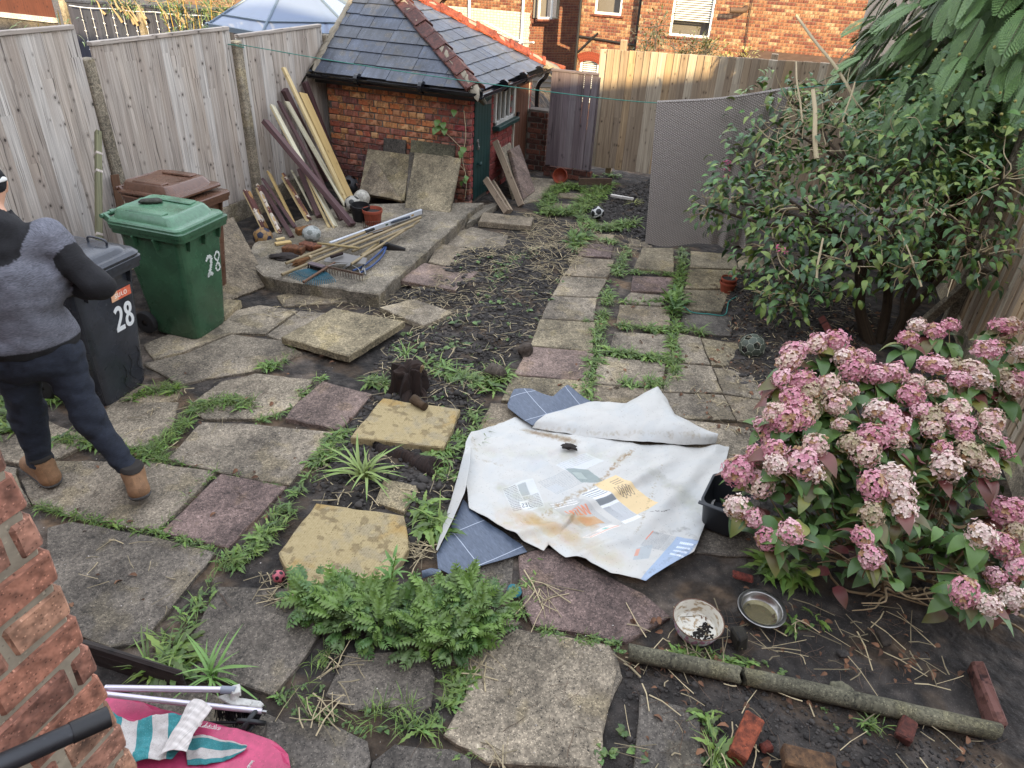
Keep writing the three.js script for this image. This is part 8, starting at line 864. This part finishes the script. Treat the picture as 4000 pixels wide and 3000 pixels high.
{ // rotten stump
  const p = [-2.21,0,-4.117], f = (x, y, z) => { const a = Math.atan2(z, x), n = .025 * Math.sin(a * 7 + y * 9) + .03 * (v3n(x * 22, y * 9, z * 22, 3) - .5) + .05 * (v3n(x * 9, y * 4, z * 9, 8) - .5), top = .17 + .07 * v3n(x * 14, 0, z * 14, 5) + .03 * Math.sin(a * 3); return Math.max(Math.hypot(x, z) - (.135 - y * .12) + n, y - top, -.06 - y); };
  const o = thing('tree_stump', 'rotten dark tree stump at the edge of the earth bed', 'stump', p), wd = mat(0x5a4638, { map: T.wold, bumpMap: T.wB, bumpScale: .01, roughness: 1 }); part('stump_body', grainUV(nets(f, [-.22, -.08, -.22], [.22, .3, .22], .009), 'y'), wd, o); const r = RNG(6); for (let i = 0; i < 7; i++) { const a = r() * 6.28; part('splinter', bar(V(Math.cos(a) * .08, .12, Math.sin(a) * .08), V(Math.cos(a) * .11, rr(.2, .27, r), Math.sin(a) * .11), .03, .012, .003), i % 2 ? mat(0xa8937c, { map: T.wpale }) : wd, o); } for (let i = 0; i < 6; i++) { const a = i * 1.05 + .3; part('root', limb(V(Math.cos(a) * .09, .05, Math.sin(a) * .09), V(Math.cos(a) * rr(.2, .3, r), -.04, Math.sin(a) * rr(.2, .3, r)), .045, .012, r, .1, 8), wd, o); }
  solo('rotten_log', 'rotten root lump half buried below the yellow slab', 'log', boxUV(rough(new THREE.CylinderGeometry(.06, .07, .42, 14, 16), .5, 12, 9).rotateZ(PI / 2)), wd, [-1.831,0,-3.335], [0, -.1, .05]);
}
{ // straw, dead stalks, bark and dry leaves
  const r = RNG(251), st = MG([bar(V(0, 0, -.5), V(.005, .004, -.1), .0055, .0025, .0005), bar(V(.005, .004, -.1), V(-.003, 0, .5), .0045, .002, .0005)]), ms = [], cs = [], put = (x, z, l, y = 0) => { const v = rr(.3, 1.15, r); ms.push(XF(x, Math.max(groundY(x, z), -.004) + y + .006, z, r() * 6.283, [rr(.5, 1.3, r), 1, l], rr(-.06, .06, r))); cs.push([.42 * v, .34 * v, .2 * v]); }, sow = (P, n, a, b) => inside(P, n, (x, z) => put(x, z, rr(a, b, r), r() * .02), r);
  sow([[-3.015,-6.508],[-2.825,-8.081],[-2.236,-7.153],[-2.279,-5.872],[-2.6,-5.062],[-3.011,-5.147]], 260, .05, .2); sow([[-2.877,-8.612],[-1.951,-8.549],[-1.684,-7.436],[-1.7,-6.862],[-1.939,-6.447],[-2.419,-7.502]], 520, .05, .24); sow(bedMain, 520, .04, .18); sow([[-2.128,-8.454],[-1.182,-8.338],[-1.175,-7.697],[-1.901,-7.771]], 90, .05, .2); sow([[-3.389,-5.328],[-3.053,-6.332],[-2.55,-5.74],[-2.912,-4.968]], 130, .04, .16); sow(bedStump, 130, .04, .16); sow(bedRight, 380, .03, .1); sow(bedFront, 60, .04, .2); sow([[-.154,-2.605],[.155,-2.806],[1.219,-3.307],[1.526,-2.834],[-.034,-2.351]], 75, .04, .26); sow([[-.177,-5.172],[.415,-5.534],[.476,-4.353],[.153,-4.058]], 60, .03, .1);
  sow([[-4.065,-5.141],[-3.182,-5.459],[-3.179,-5.021],[-3.997,-4.626]], 70, .04, .14); sow([[-1.505,-1.809],[-1.302,-1.892],[-1.176,-1.643],[-1.346,-1.593]], 16, .08, .16); sow([[-2.115,-2.136],[-1.942,-2.208],[-1.838,-1.968],[-1.995,-1.976]], 26, .08, .24); sow([[-1.548,-1.548],[-1.263,-1.607],[-1.174,-1.491],[-1.351,-1.437]], 14, .1, .22); sow([[-.853,-2.055],[-.655,-2.136],[-.739,-1.897]], 8, .1, .24); sow([[-1.507,-2.686],[-1.32,-2.673],[-1.334,-2.437]], 34, .06, .2); sow([[-.776,-2.771],[-.446,-2.77],[-.525,-2.441],[-.679,-2.438]], 14, .08, .3); sow([[-.612,-1.674],[-.452,-1.705],[-.445,-1.642],[-.556,-1.597]], 8, .06, .16); sow([[-3.987,-3.202],[-3.55,-3.691],[-2.92,-2.726],[-3.522,-2.566]], 30, .03, .12); sow([[-3.175,-2.019],[-2.429,-2.139],[-2.322,-1.577],[-2.736,-1.466]], 14, .04, .14); sow([[-1.514,-4.259],[-.715,-6.103],[.225,-5.123],[.14,-4.536],[-1.321,-3.946]], 70, .03, .12);
  stuff('straw', 'dry straw stalks scattered over earth and paving', 'straw', st, mat(0xffffff, { roughness: .8 }), ms, cs);
  const tg = [], tc = []; const stick = tube([V(0, 0, -.5), V(.04, .01, -.15), V(-.03, .012, .2), V(.02, 0, .5)], .012, 4, 6); for (const [P, n] of [[bedMain, 120], [bedRight, 260], [bedFront, 130], [[[-.154,-2.605],[.155,-2.806],[1.219,-3.307],[1.526,-2.834],[-.034,-2.351]], 150], [[[-4.552,-2.682],[-3.429,-4.798],[-2.44,-3.635],[-2.03,-1.728],[-2.944,-1.41]], 110], [[[-1.446,-4.084],[-1.995,-7.254],[-.637,-7.95],[.315,-4.878]], 130], [[[-1.055,-2.082],[-.18,-2.56],[-.085,-1.802],[-1.008,-1.473]], 30]]) inside(P, n, (x, z) => { const l = rr(.03, .15, r), v = rr(.4, 1.1, r); tg.push(XF(x, Math.max(groundY(x, z), -.002) + .006, z, r() * 6.28, [l * .5 + .02, l * .5 + .02, l])); tc.push([.14 * v, .09 * v, .06 * v]); }, r);
  stuff('twig_litter', 'small dark twigs scattered over the ground', 'twigs', stick, mat(0xffffff, { roughness: 1 }), tg, tc);
  const dl = leafG(1, .55, { seg: 3, droop: .2, fold: .5, c0: [.16, .08, .04], c1: [.12, .055, .03] }), dm = [], dc = []; for (const [P, n] of [[bedRight, 330], [[[-.154,-2.605],[.155,-2.806],[1.219,-3.307],[1.526,-2.834],[-.034,-2.351]], 110], [bedFront, 60], [[[-1.128,-4.227],[-1.272,-6.518],[-.555,-7.399],[.315,-4.878]], 50], [[[-4.552,-2.682],[-3.429,-4.798],[-2.44,-3.635],[-2.03,-1.728],[-2.944,-1.41]], 40], [[[-.177,-5.172],[.415,-5.534],[.539,-3.122],[.336,-3.037]], 50]]) inside(P, n, (x, z) => { const v = rr(.4, 1.5, r), a = r() * 6.28; dm.push(leafXF(V(x, Math.max(groundY(x, z), 0) + .006, z), V(Math.cos(a), rr(-.1, .25, r), Math.sin(a)), rr(.015, .055, r), r, .8)); dc.push([v, v, v]); }, r);
  stuff('dead_leaves', 'brown dead leaves and bark scattered over the ground', 'leaf litter', dl, leafM({ transmission: 0, roughness: .9 }), dm, dc);
  // crumbs and grit on the flags
  const cr = rough(new THREE.IcosahedronGeometry(1, 0), .4, 2), cm2 = [], cc = []; for (const [P, n] of [[[[-4.552,-2.682],[-3.429,-4.798],[-2.44,-3.635],[-2.03,-1.728],[-2.944,-1.41]], 1400], [[[-1.442,-3.71],[-1.933,-7.603],[-.637,-7.95],[.342,-4.502]], 1500], [[[-3.3,-5.566],[-3.524,-8.496],[-4.527,-5.44],[-4.136,-5.493]], 300], [[[-1.521,-1.834],[-.18,-2.56],[-.085,-1.802],[-1.283,-1.363]], 300], [[[-4.465,-5.399],[-3.271,-5.514],[-3.494,-8.512],[-4.604,-8.022]], 600]]) inside(P, n, (x, z) => { const s = rr(.0012, .0042, r), lite = r() < .08, v = lite ? rr(.3, .6, r) : rr(.025, .12, r), on = z < -5.3 && inPoly(x, z, padP); cm2.push(XF(x, on ? PAD + .003 : Math.max(groundY(x, z), .001) + .001, z, r() * 6, [s * rr(.6, 1.8, r), s * .6, s])); cc.push([v, v * .9, v * .8]); }, r);
  stuff('crumbs', 'crumbs of earth and grit scattered over the slabs', 'grit', cr, mat(0xffffff, { roughness: 1 }), cm2, cc);
}
renderer.render(scene, camera);
